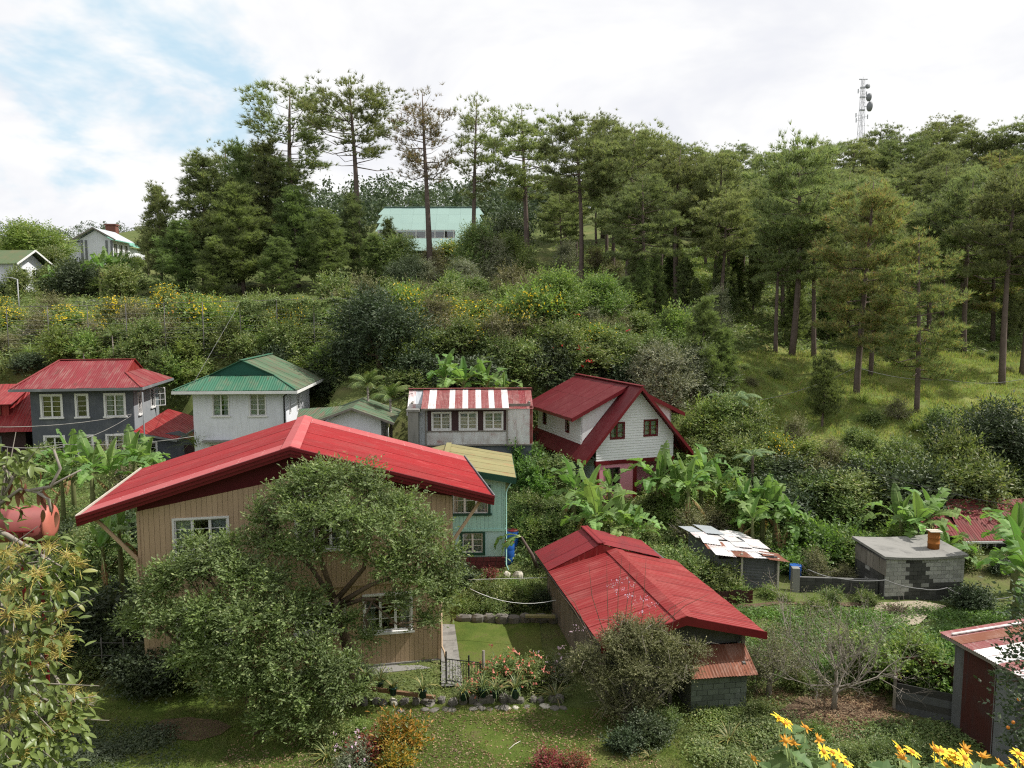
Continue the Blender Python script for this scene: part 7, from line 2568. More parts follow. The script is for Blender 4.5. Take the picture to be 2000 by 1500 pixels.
for k, (px, py, Y, s, lab) in enumerate(pots):
    q = P(px, py, Y)
    z = max(q.z, gz(q.x, q.y) + .02)
    t = thing('potted_plant', lab, 'potted plant', (q.x, q.y, z), k, 'potted plants on the stone ledge', s)
    link('pot', pot_mesh, t)
    link('foliage', STRAP[k % 2], t, Matrix.Translation((0, 0, .27)))
for px, py, Y, s, k, lab in ((1085, 1350, 26.2, 1.0, 2, 'large yellow-edged strap-leaved plant by the grey twiggy bush'), (230, 1290, 28.0, .8, 2, 'strap-leaved plant in the shade below the tan house'), (640, 1490, 22.6, .9, 2, 'white-striped spider plant beside the red-leaved shrub'),
                             (1425, 1430, 23.6, .9, 2, 'strap-leaved plant among the dark ground cover'), (665, 1455, 23.2, .7, 1, 'small spider plant under the leafy tree'), (1270, 1480, 22.6, .8, 1, 'strap-leaved plant below the round dark bush')):
    q = P(px, py, Y)
    place([('foliage', STRAP[k])], (q.x, q.y, gz(q.x, q.y)), px, s, 'strap_leaved_plant', lab, 'plant')


# ------------------------------------------------------------------ the two big small-leaved trees before the tan house
def big_tree(label, base, fork, cl, n, seed, r0, k=None):
    rng = np.random.default_rng(seed)
    t = thing('leafy_tree', label, 'tree', base, 0, 'small-leaved trees before the tan house')
    c = [(x - base[0], y - base[1], z - base[2], a, b, d) for x, y, z, a, b, d in cl]
    mb = MB()
    f = vec(*fork) - vec(*base)
    mb.tube([(0, 0, -.4), tuple(f * .5 + vec(.12, 0, 0)), tuple(f)], [r0 * 1.3, r0, r0 * .9], 9)
    cc = np.array([q[:3] for q in c])
    seeds = cc[rng.choice(len(cc), 5, replace=False)]
    for _ in range(6):
        own = np.argmin(np.linalg.norm(cc[:, None] - seeds[None], axis=2), 1)
        seeds = np.array([cc[own == j].mean(0) if (own == j).any() else seeds[j] for j in range(5)])
    for j in range(5):
        g = vec(*seeds[j])
        if g.z < f.z:
            g.z = f.z + .1
        m1 = f.lerp(g, .45) + vec(*(rng.normal(size=3) * .10 * (g - f).length))
        mb.tube([tuple(f - vec(0, 0, .15 + .06 * j)), tuple(m1), tuple(g)], [r0 * .62, r0 * .45, r0 * .28], 7)
        for i in np.nonzero(own == j)[0]:
            e = vec(*cc[i])
            s0 = m1.lerp(g, rng.uniform(.1, 1))
            m2 = s0.lerp(e, .55) + vec(*(rng.normal(size=3) * .14 * (e - s0).length))
            mb.tube([tuple(s0), tuple(m2), tuple(e)], [r0 * .24, r0 * .16, r0 * .06], 5)
            for _ in range(5):
                d = vec(*rvec(rng, 1)[0])
                mb.tube([tuple(m2), tuple(m2.lerp(e, .5) + d * c[i][3] * .5), tuple(e + d * c[i][3] * .95)], [r0 * .10, r0 * .07, r0 * .03], 4, caps=False)
    mb.build('trunk', m_barkbrown, t)
    o = link('crown', crown('crown', c, n, .135, .058, l_guava, rng, .25, .4, .75, .25, per=8, tw=3.6), t)
    return t


def lobeset(rows, rng):
    out = []
    for px, py, Y, r in rows:
        p = P(px, py, Y)
        r *= .84
        out.append((p.x, p.y, p.z - .12, r * rng.uniform(.9, 1.15), r * rng.uniform(.85, 1.1), r * rng.uniform(.6, .85)))
    return out


_r = np.random.default_rng(5)
A = [(600, 935, 26, .8), (660, 930, 25.6, .85), (720, 945, 25.9, .85), (780, 985, 26, .85), (835, 1030, 26.1, .8), (560, 960, 26, .75), (525, 1010, 26, .75), (590, 1000, 25, .9), (660, 1000, 24.7, .95), (730, 1020, 24.8, .95), (800, 1065, 25.2, .9), (860, 1090, 25.8, .7),
     (545, 1065, 25.4, .7), (600, 1070, 24.8, .7), (690, 1070, 24.5, .6), (760, 1100, 24.8, .75), (825, 1130, 25.2, .8), (865, 1160, 25.8, .6), (780, 1170, 25.0, .5), (720, 1240, 25, .42), (835, 1205, 25.6, .5), (640, 960, 27, .8), (740, 990, 27.2, .8), (500, 1050, 26.4, .55), (680, 1205, 25.0, .45), (870, 1120, 26.2, .6),
     (505, 985, 26.2, .35), (620, 912, 26.2, .4), (720, 915, 26, .4), (890, 1075, 26.2, .4)]
b0 = P(690, 1345, 26.0)
big_tree('spreading small-leaved tree whose crown hides the middle of the tan house', (b0.x, b0.y, -.85), tuple(P(655, 1165, 25.7)), lobeset(A, _r), 38000, 41, .17)
Bq = [(300, 1150, 25, .8), (360, 1110, 25, .85), (420, 1090, 25, .85), (470, 1120, 24.6, .9), (530, 1130, 24.4, .9), (270, 1210, 24.8, .65), (330, 1205, 24.2, .85), (400, 1190, 23.9, .95), (480, 1200, 23.6, 1.0), (550, 1200, 23.8, .9), (600, 1170, 24.4, .7), (400, 1260, 23.6, .9), (470, 1280, 23.3, .95), (545, 1280, 23.3, .95), (610, 1260, 23.6, .8),
      (640, 1300, 23.5, .75), (500, 1340, 23.2, .85), (570, 1350, 23.2, .85), (430, 1330, 23.5, .7), (660, 1350, 23.6, .6), (360, 1280, 24, .65), (520, 1400, 23.1, .65), (600, 1410, 23.2, .6), (250, 1200, 25.2, .45), (380, 1060, 25.6, .5), (450, 1060, 25.4, .6), (690, 1290, 24.0, .5), (640, 1215, 24.2, .5), (320, 1110, 25.4, .5), (700, 1340, 24.0, .4)]
b1 = P(505, 1440, 24.2)
big_tree('low dense small-leaved tree leaning in front of the tan house corner', (b1.x, b1.y, -.85), tuple(P(500, 1330, 24.4)), lobeset(Bq, _r), 46000, 42, .15)


# ------------------------------------------------------------------ garden bushes near the shed
def twig_tree(name, label, px, py, Y, H, R, n_limb, seed, mat, leaf=None, n=0, L=.07, Wd=.035, up=.5, sub=5, leaf_side=None, droop=0.0, r0=.11):
    rng = np.random.default_rng(seed)
    b = P(px, py, Y)
    b.z = gz(b.x, b.y)
    t = thing(name, label, 'tree' if 'tree' in name else 'bush', b)
    mb, tips = MB(), []
    f = vec(.05, 0, H * .26)
    mb.tube([(0, 0, -.3), (.03, .02, H * .14), tuple(f)], [r0 * 1.15, r0 * .95, r0 * .85], 8)

    def grow(o, d, l, r, lev):
        p = [o]
        for i in range(3):
            d = (d + vec(*(rng.normal(size=3) * .22)) + vec(0, 0, up * .12 - droop * i * .2)).normalized()
            p.append(p[-1] + d * l / 3)
        mb.tube([tuple(q) for q in p], [r, r * .8, r * .6, r * .35], 5 if lev < 1 else 4, caps=False)
        tips.extend(p[2:])
        if lev < 3:
            for i in range(sub if lev < 2 else 3):
                s = p[rng.integers(1, 4)]
                dd = (d + vec(*(rng.normal(size=3) * .65)) + vec(0, 0, up * .25)).normalized()
                grow(s, dd, l * rng.uniform(.45, .7), max(r * .48, .005), lev + 1)
    for i in range(n_limb):
        a = i * 2.4 + rng.uniform(-.4, .4)
        e = rng.uniform(.15, 1.2)
        grow(f - vec(0, 0, rng.uniform(0, H * .12)), vec(math.cos(a) * math.cos(e), math.sin(a) * math.cos(e), math.sin(e)), R * rng.uniform(.55, .85), r0 * .34, 0)
    mb.build('trunk', mat, t)
    if leaf:
        tp = np.array([tuple(p) for p in tips])
        if leaf_side is not None:
            w = tp[:, 0] * leaf_side[0] + tp[:, 2] * leaf_side[1]
            tp = tp[w > np.quantile(w, leaf_side[2])]
        p = tp[rng.integers(0, len(tp), n)] + rng.normal(size=(n, 3)) * .12
        V, F = leaf_tris(p, rng.normal(size=(n, 3)) * .6 + np.array([0, 0, .7]), rng, L, Wd)
        link('crown', mesh_np('crown', V, F, leaf), t)
    return t


twig_tree('bare_tree', 'nearly leafless grey fruit tree standing on brown littered soil', 1628, 1392, 25.6, 3.6, 2.9, 12, 61, m_barkpale, l_dry, 2600, .07, .035, .9, 5, (-1.0, .3, .55), r0=.10)
twig_tree('leafy_tree', 'small tree with broad pale leaves behind the leafless one', 1668, 1330, 27.3, 3.4, 1.3, 8, 62, m_barkbrown, l_light, 2200, .17, .13, .7, 4)
twig_tree('leafy_tree', 'sparse olive-leaved tree beside the rusty lean-to', 1500, 1370, 26.6, 2.5, 1.5, 9, 63, m_barkpale, l_dry, 6500, .075, .035, .4, 5)


def twig_bush():
    rng = np.random.default_rng(71)
    b = P(1235, 1400, 24.8)
    b.z = -.88
    t = thing('twiggy_bush', 'big grey-green twiggy bush with long bare canes before the red shed', 'bush', b)
    cl = []
    for px, py, Y, r in [(1150, 1290, 24.9, .55), (1200, 1260, 24.8, .6), (1250, 1245, 24.9, .6), (1300, 1265, 24.9, .6), (1340, 1300, 25, .5), (1180, 1330, 24.6, .6), (1240, 1310, 24.4, .65), (1300, 1320, 24.6, .55), (1200, 1380, 24.6, .5), (1260, 1370, 24.5, .5), (1130, 1310, 25.1, .4), (1280, 1230, 25.2, .4), (1360, 1270, 25.3, .35), (1220, 1225, 25.3, .45)]:
        p = P(px, py, Y)
        cl.append((p.x - b.x, p.y - b.y, p.z - b.z, r, r, r * .8))
    mb = MB()
    for i in range(26):
        c = vec(*cl[i % len(cl)][:3])
        m = c * .5 + vec(*(rng.normal(size=3) * .2))
        mb.tube([(rng.normal() * .15, rng.normal() * .15, -.2), tuple(m), tuple(c + vec(*(rng.normal(size=3) * .3)))], [.05, .03, .01], 5, caps=False)
    for i in range(90):
        c = vec(*cl[i % len(cl)][:3])
        d = vec(*rvec(rng, 1)[0])
        d.z = abs(d.z) * .6
        mb.tube([tuple(c), tuple(c + d * .5 + vec(0, 0, .1)), tuple(c + d * rng.uniform(.7, 1.2) - vec(0, 0, .15))], [.012, .008, .003], 4, caps=False)
    mb.build('trunk', m_barkpale, t)
    link('crown', crown('crown', cl, 40000, .068, .034, l_dry, rng, .35, .3, .9, tw=5.5), t)
    mb = MB()
    for px, py, px2, py2 in [(1155, 1210, 1090, 1140), (1180, 1200, 1150, 1100), (1190, 1215, 1185, 1095), (1205, 1210, 1215, 1085), (1215, 1215, 1230, 1100), (1250, 1210, 1262, 1090), (1265, 1205, 1350, 1165), (1270, 1200, 1385, 1160), (1165, 1230, 1088, 1150), (1290, 1230, 1320, 1180), (1230, 1205, 1245, 1120)]:
        a, e = P(px, py + 40, 25), P(px2, py2, 25.2 if py2 > 1130 else 25.4)
        m = a.lerp(e, .55) + vec(rng.normal() * .06, 0, .22 if abs(px - px2) > 50 else 0)
        mb.tube([tuple(a - b), tuple(m - b), tuple(e - b)], [.014, .010, .004], 4, caps=False)
    o = mb.build('canes', m_barkbrown, t)
    fp = []
    for px, py in [(1190, 1145), (1205, 1155), (1215, 1150), (1225, 1165), (1235, 1160), (1240, 1175), (1250, 1170), (1262, 1170), (1270, 1185), (1255, 1195), (1225, 1130), (1125, 1225), (1100, 1262), (1115, 1235), (1140, 1228), (1235, 1142), (1280, 1180), (1200, 1140), (1210, 1135)]:
        c = P(px, py, 25.1) - b
        fp.append(np.array(c) + rng.normal(size=(10, 3)) * .06)
    fp = np.concatenate(fp)
    V, F = leaf_tris(fp, rvec(rng, len(fp)), rng, .055, .04)
    o = link('flowers', mesh_np('flowers', V, F, l_lilac), t)
    o['kind'] = 'stuff'


twig_bush()
for px, py, Y, k, s, lab in [(1265, 1445, 23.6, 'garden2', 1.15, 'round dark bush at the lawn edge below the twiggy one'), (1215, 1470, 22.9, 'garden2', .9, 'dark-leaved bush nearest the lower lawn corner'), (1300, 1400, 24.4, 'garden1', .9, 'low green bush under the red shed'),
                             (770, 1445, 22.9, 'croton', 1.2, 'yellow and orange croton shrub beside the lawn'), (790, 1425, 23.3, 'croton', .8, 'smaller golden croton behind the larger one'), (715, 1480, 22.4, 'redbush', .9, 'dark red leafy shrub in front of the croton'), (1075, 1512, 21.8, 'redbush', .75, 'red and green leafy shrub at the bottom of the lawn'), (1130, 1515, 21.8, 'redbush', .7, 'paler red leafy shrub beside the other at the lawn bottom'),
                             (770, 1505, 21.9, 'croton', .8, 'low golden croton at the very bottom of the bed'), (655, 1440, 23.4, 'garden1', 1.0, 'green bush under the low dense tree'), (690, 1400, 24.2, 'garden3', .8, 'fresh green bush between lawn and low dense tree'), (690, 1500, 22, 'lilac', .9, 'bush with lilac flowers beside the red-leaved shrub'),
                             (950, 1330, 26.6, 'gcoral', .9, 'coral-flowered bush behind the yellowish potted plant'), (985, 1310, 27.1, 'gcoral', 1.1, 'tall coral-flowered bush beside the wooden post'), (1030, 1320, 26.9, 'gcoral', 1.05, 'coral-flowered bush nearest the red shed'), (920, 1345, 26.4, 'gcoral', .6, 'low coral-flowered plant at the gate'), (1060, 1295, 27.6, 'garden1', 1.1, 'leafy bush by the shed wall'), (1085, 1270, 27.4, 'lilac', 1.0, 'bush with pale lilac blooms against the shed eaves'),
                             (945, 1135, 34.5, 'garden1', 1.2, 'rounded green bush below the turquoise house'), (990, 1150, 34, 'garden1', 1.3, 'large garden bush behind the back lawn'), (1030, 1145, 34.5, 'garden3', 1.2, 'light green bush beside the rose bush'), (910, 1165, 33.2, 'garden3', 1.0, 'light green bush at the tan house corner'), (1060, 1150, 34, 'garden2', 1.0, 'dark rose bush against the shed'), (905, 1110, 36, 'garden2', 1.2, 'dark clipped bush under the turquoise window'),
                             (965, 1165, 33.2, 'garden1', 1.0, 'green bush in the middle of the back bed'), (1045, 1120, 35, 'garden1', .9, 'small bush by the shed back corner'), (960, 1112, 36.5, 'redbush', .6, 'reddish plant at the foot of the stone base'), (1010, 1130, 35.5, 'garden3', .8, 'pale green plant next to the pale stones'),
                             (285, 1320, 26.8, 'garden2', 1.6, 'dark leafy bush against the near corner of the tan house'), (335, 1300, 27.2, 'garden2', 1.9, 'tall dark bush hiding the foot of the tan boards'), (390, 1310, 27.2, 'garden1', 1.6, 'green bush between low tree and tan boards'), (262, 1280, 27.4, 'garden2', 1.7, 'black-green bush at the corner board of the tan house'), (180, 1250, 28.4, 'garden2', 1.4, 'dark bush in the deep shade left of the tan house'), (210, 1200, 29, 'garden2', 1.6, 'tall dark bush beside the tan house wall'), (165, 1310, 27.6, 'garden1', 1.1, 'leafy upright plant at the end of the lawn'), (190, 1150, 30, 'garden2', 2.6, 'blackish bush under the banana leaves'), (150, 1200, 29.4, 'garden2', 2.3, 'broad blackish bush below the pink tank'), (235, 1230, 29, 'garden2', 1.8, 'black-green bush squeezed against the tan wall'), (120, 1280, 28.2, 'garden2', 1.6, 'dark bush at the end of the shaded lawn'), 
                             (620, 1300, 26.8, 'garden2', 1.2, 'dark bush against the tan house wall'), (700, 1290, 27.6, 'garden2', .9, 'small dark bush at the tan house wall'), (1440, 1120, 35.3, 'garden3', 1.1, 'light green bush in front of the tin shed'), (1410, 1090, 36, 'garden1', 1.6, 'olive bush leaning on the tin shed'), (1370, 1075, 36.3, 'garden1', 1.7, 'bush beside the shed roof edge'), (1340, 1060, 37, 'garden1', 1.8, 'tall bush above the shed roof edge'),
                             (1790, 1290, 27.6, 'light2', .8, 'broad mound of leafy vine above the pen'), (1830, 1300, 27.2, 'vine1', .75, 'vine mound beside the tall tin shed'), (1750, 1265, 28.4, 'vine1', .75, 'vine mound below the bare earth'), (1850, 1265, 28.8, 'vine1', .7, 'vine mound further up by the tin shed roof'), (1690, 1300, 27.8, 'vine1', .6, 'vine mound behind the leafless tree'),
                             (1770, 1470, 22.8, 'garden1', .9, 'green cypress-like bush before the pen'), (1720, 1460, 22.6, 'garden1', .7, 'low bush beside the cypress-like one'), (1670, 1475, 22.4, 'garden1', .7, 'low conical bush behind the sunflowers'), (1500, 1150, 35.5, 'garden3', .8, 'weedy bush beside the sheet fence'), (1540, 1165, 35, 'garden3', .6, 'weeds growing at the dirt track'), (1625, 1170, 34.8, 'garden1', .9, 'olive bush leaning on the low block wall'), (1590, 1180, 34.2, 'garden3', .8, 'light weedy bush before the wall pillar'), (1690, 1160, 35, 'garden1', .8, 'bush at the block shed corner'), (1560, 1345, 27, 'garden1', .9, 'green bush behind the leafless tree trunk'), (1700, 1345, 27.2, 'garden3', 1.0, 'light leafy bush beside the pen boards'), (1480, 1400, 25, 'garden1', .8, 'low bush below the lean-to wall'), (1590, 1440, 23.8, 'garden3', .7, 'leafy clump on the brown soil')]:
    q = P(px, py, Y)
    place(SH[k], (q.x, q.y, gz(q.x, q.y) - .05), px * .7, s, 'garden_bush', lab, 'bush')


# ------------------------------------------------------------------ ground cover that nobody could count
def cover(name, label, region, n, L, Wd, mat, seed, kind='leaf', h=.12, world=None, poly=None):
    """leaves or blades over the ground inside a world rectangle; poly: pixel rectangle seen"""
    rng = np.random.default_rng(seed)
    if world:
        x0, x1, y0, y1 = world
        x, y = rng.uniform(x0, x1, n), rng.uniform(y0, y1, n)
    else:
        px, py = rng.uniform(region[0], region[1], n), rng.uniform(region[2], region[3], n)
        pts = [hit(a, b, region[4]) for a, b in zip(np.linspace(region[0], region[1], 9), [region[2]] * 9)]
        pts2 = [hit(a, b, region[4]) for a, b in zip(np.linspace(region[0], region[1], 9), [region[3]] * 9)]
        u, v = rng.random(n), rng.random(n)
        t = u * 8
        i = np.minimum(t.astype(int), 7)
        f = (t - i)[:, None]
        A_, B_ = np.array([tuple(p) for p in pts]), np.array([tuple(p) for p in pts2])
        a = A_[i] * (1 - f) + A_[i + 1] * f
        b = B_[i] * (1 - f) + B_[i + 1] * f
        q = a * v[:, None] + b * (1 - v[:, None])
        x, y = q[:, 0] + rng.normal(size=n) * .3, q[:, 1] + rng.normal(size=n) * .3
    # patchiness
    pn = np.sin(x * 1.7 + 1.1 * np.sin(y * 1.3)) + np.sin(y * 2.1 + np.sin(x * .9) * 1.7) + rng.normal(size=n) * .7
    keep = pn > -1.1
    x, y = x[keep], y[keep]
    n = len(x)
    z = ground(x, y)
    pos = np.stack([x, y, z], 1)
    if kind == 'leaf':
        hh = h * (np.sin(x * 1.3) * np.cos(y * 1.7) * .5 + .8) * rng.uniform(.1, 1.2, n)
        pos[:, 2] += np.maximum(hh, .01)
        V, F = leaf_tris(pos, rng.normal(size=(n, 3)) * .55 + np.array([0, 0, 1]), rng, L, Wd, .15)
    elif kind == 'litter':
        pos[:, 2] += .045 + rng.uniform(0, .02, n)
        V, F = leaf_tris(pos, rng.normal(size=(n, 3)) * .25 + np.array([0, 0, 1]), rng, L, Wd, 0.0, .4)
    else:
        dr = nrm(rng.normal(size=(n, 3)) * np.array([.45, .45, .1]) + np.array([0, 0, 1]))
        sd = nrm(np.cross(dr, rvec(rng, n)))
        l = (L * rng.uniform(.5, 1.3, n))[:, None]
        pos[:, 2] -= .01
        V = np.stack([pos - sd * Wd / 2, pos + sd * Wd / 2, pos + dr * l], 1).reshape(-1, 3)
        F = np.arange(len(V)).reshape(-1, 3)
    o = link(name, mesh_np(name, V, F, mat))
    return tag(o, label, kind='stuff')


cover('lawn_grass', 'short grass of the front lawn', None, 120000, .12, .024, l_grass, 1, 'blade', world=(-14.5, 6, 19.6, 25.8))
cover('back_lawn_grass', 'short bright grass of the back lawn', (872, 1062, 1206, 1300, 25), 16000, .05, .018, l_grass, 2, 'blade')
cover('fallen_leaves', 'dry fallen leaves scattered on the lawn', None, 6500, .08, .055, l_litter, 3, 'litter', world=(-9, 4.5, 21, 25.6))
cover('hillside_grass', 'long grass on the open slope below the wood', (1400, 2200, 690, 860, 48), 105000, .42, .055, l_slope, 4, 'blade')
cover('clearing_grass', 'sunlit grass of the clearing between the pines', (1325, 1420, 505, 610, 70), 9000, .5, .08, l_slope, 5, 'blade')
cover('ground_cover', 'low green creepers covering the ground beside the dirt track', (1440, 2150, 1192, 1330, 22), 60000, .11, .075, l_vine, 6, 'leaf', h=.22)
cover('ground_cover', 'dark low leaves spreading below the red shed', (1360, 1540, 1375, 1500, 19), 22000, .09, .06, l_mid, 7, 'leaf', h=.28)
cover('ground_cover', 'dark low leaves spreading round the sunflowers', (1540, 1900, 1425, 1500, 19), 20000, .10, .06, l_mid, 8, 'leaf', h=.22)
cover('ground_cover', 'clover-like ground cover at the bottom corner', (-60, 330, 1425, 1500, 19), 26000, .08, .06, l_dark, 9, 'leaf', h=.14)
cover('shaded_grass', 'thin grass between the ground cover and the house', (130, 420, 1315, 1430, 20), 20000, .06, .02, l_grass, 10, 'blade')
cover('dry_stalks', 'brown dry stalks and litter under the leafless tree', (1480, 1760, 1355, 1450, 20), 9000, .14, .03, l_litter, 11, 'litter')
cover('weeds', 'weeds and grass along the bank between fence and houses', (-40, 1250, 600, 790, 50), 100000, .38, .10, l_mid, 12, 'leaf', h=1.0)
cover('weeds', 'weeds growing under the bananas between the houses', (1000, 1900, 960, 1110, 35), 42000, .22, .09, l_mid, 13, 'leaf', h=.4)
cover('undergrowth', 'undergrowth on the floor of the pine wood', (1080, 2040, 480, 690, 66), 60000, .6, .12, l_mid, 14, 'leaf', h=.6)
cover('weeds', 'weeds round the foot of the house and the stone ledge', (600, 1120, 1300, 1370, 22), 9000, .09, .04, l_mid, 15, 'leaf', h=.15)
cover('weeds', 'garden weeds behind the back lawn', (885, 1080, 1100, 1190, 26), 9000, .10, .05, l_mid, 16, 'leaf', h=.25)
cover('weeds', 'weeds on the open ground beside the tan house and tank', (60, 330, 900, 1300, 26), 22000, .16, .07, l_mid, 17, 'leaf', h=.4)

# ------------------------------------------------------------------ fences, poles, cables, tower
def wire_fence():
    xs = [12, 92, 170, 245, 320, 395, 468, 540, 612, 682, 750]
    tops = [600, 598, 597, 594, 592, 590, 588, 586, 584, 583, 582]
    t = thing('wire_fence', 'tall old wire fence on posts crossing the flowery bank', 'fence', tuple(P(12, 690, 62)))
    o = t.location
    pts = []
    for x, y in zip(xs, tops):
        q = P(x, y, 62 + .6 * math.sin(x))
        b = gz(q.x, q.y)
        mb = MB()
        mb.tube([(0, 0, -.5), (0, 0, q.z - b)], .035, 6)
        mb.build('post', m_rustpost, t, Matrix.Translation(vec(q.x, q.y, b) - o))
        pts.append((q, b))
    for f, r in ((1.0, .022), (.55, .013), (.12, .013)):
        mb = MB()
        for (a, za), (c, zc) in zip(pts[:-1], pts[1:]):
            mb.tube([vec(a.x, a.y, za + (a.z - za) * f) - o, vec(c.x, c.y, zc + (c.z - zc) * f) - o], r, 5)
        mb.build('rail', m_rustpost, t)
    mb = MB()
    for (a, za), (c, zc) in zip(pts[:-1], pts[1:]):
        for k in range(1, 12):
            f = k / 12
            mb.tube([vec(a.x, a.y, za + (a.z - za) * f) - o, vec(c.x, c.y, zc + (c.z - zc) * f) - o], .006, 3, caps=False)
    mb.build('wires', m_steel, t)['kind'] = 'stuff'
    # creeper grown over its far end
    rng = np.random.default_rng(3)
    n = 5500
    u = rng.uniform(.0, 1, n)
    a, c = pts[6][0], pts[10][0]
    x = a.x + (c.x - a.x) * u
    y = 62 + rng.normal(size=n) * .13
    top = a.z + (c.z - a.z) * u
    z = top - np.abs(rng.normal(size=n)) * .55 * (.3 + .7 * (np.sin(u * 17) * .5 + .5)) + .16 * np.sin(u * 31) + .05 * rng.normal(size=n)
    V, F = leaf_tris(np.stack([x, y, z], 1), rng.normal(size=(n, 3)) * .5 + np.array([0, -.6, .6]), rng, .17, .10)
    ob = link('fence_creeper', mesh_np('fence_creeper', V, F, l_mid))
    tag(ob, 'creeper hanging over the end of the tall wire fence', 'creeper')
    p = P(38, 612, 74)
    t = thing('lamp_pole', 'thin pole with a small lamp arm below the mossy-roofed house', 'pole', (p.x, p.y, gz(p.x, p.y)))
    h = zat(545, 74) - t.location.z
    mb = MB()
    mb.tube([(0, 0, -.3), (0, 0, h)], .06, 6)
    mb.build('pole', m_steel, t)
    mb = MB()
    mb.tube([(0, 0, h - .05), (-.5, 0, h + .12), (-.95, 0, h + .15)], .04, 5)
    mb.box(-1.3, -.85, -.1, .1, h + .1, h + .2)
    mb.build('lamp_arm', m_steel, t)
    # low stone wall above the fence
    a, b = P(150, 606, 79), P(285, 603, 82)
    t = thing('stone_wall', 'low pale stone wall above the wire fence', 'wall', (a.x, a.y, gz(a.x, a.y)))
    mb = MB()
    r = random.Random(2)
    L = (b - a).length
    d = (b - a).normalized()
    x = 0
    while x < L:
        w = r.uniform(.35, .7)
        p = a + d * x
        z = gz(p.x, p.y) - t.location.z
        q = p - vec(a.x, a.y, p.z)
        mb.box(q.x, q.x + w - .03, q.y - .2, q.y + .25, z - .3, z + r.uniform(.55, .8))
        x += w
    mb.build('stones', m_conc, t)['kind'] = 'stuff'


wire_fence()


def cable(label, pts, r=.012, mat=m_cabledk, name='cable', sag=0.0):
    pts = [Vector(p) for p in pts]
    out = []
    for a, b in zip(pts[:-1], pts[1:]):
        for k in range(8):
            f = k / 8
            out.append(a.lerp(b, f) - vec(0, 0, sag * 4 * f * (1 - f)))
    out.append(pts[-1])
    o = out[0].copy()
    mb = MB()
    mb.tube([tuple(p - o) for p in out], r, 5)
    ob = mb.build(name, mat)
    ob.location = o
    return tag(ob, label, 'cable' if name != 'garden_hose' else 'hose')


cable('pale guy rope running from fence post down to green roof', [P(468, 592, 62), P(378, 748, 50)], .011, m_cable, 'rope')
cable('twisted power cable strung across the grey house front', [P(-20, 834, 44), P(257, 809, 51)], .022, m_conc, sag=.25)
cable('second twisted cable rising to the grey house corner', [P(40, 885, 44), P(150, 862, 46), P(256, 812, 51.4)], .02, m_conc, sag=.15)
cable('long pale cable passing the banana leaves before the grey house', [P(-20, 868, 40), P(120, 868, 42), P(380, 852, 46)], .02, m_conc, sag=.2)
cable('thin clothes line sagging over the garden bushes', [P(918, 1150, 31), P(1086, 1172, 30.5)], .012, m_white, 'clothes_line', sag=.35)
cable('thin straight wire above the garden bushes', [P(915, 1132, 33), P(1075, 1128, 33)], .008, m_white, 'wire')
cable('dark power cable hanging over the thicket', [P(1640, 900, 44), P(2010, 992, 40)], .018, m_cabledk, sag=.3)
cable('thin wire crossing the grass slope between the pines', [P(1480, 782, 57), P(1672, 717, 63), P(1850, 742, 62), P(2010, 738, 62)], .02, m_cable, 'wire', sag=.35)
cable('grey hose looping along the block shed wall', [P(1578, 1112, 35.2), P(1640, 1130, 34.9), P(1730, 1133, 34.6), P(1800, 1150, 34.6), P(1850, 1148, 34.6), P(1905, 1168, 34.5), P(1975, 1166, 34.4)], .022, m_cable, 'garden_hose', sag=.08)
cable('cable from the cottage to the striped house', [P(745, 790, 48), P(806, 768, 46.5)], .015, m_cabledk)


def pole_by_annex():
    p = P(283, 870, 48)
    t = thing('steel_post', 'plain steel post standing before the red annex roof', 'post', (p.x, p.y, gz(p.x, p.y)))
    h = zat(766, 48) - t.location.z
    mb = MB()
    mb.tube([(0, 0, -.3), (0, 0, h)], .045, 8)
    mb.build('shaft', m_gutter, t)

pole_by_annex()


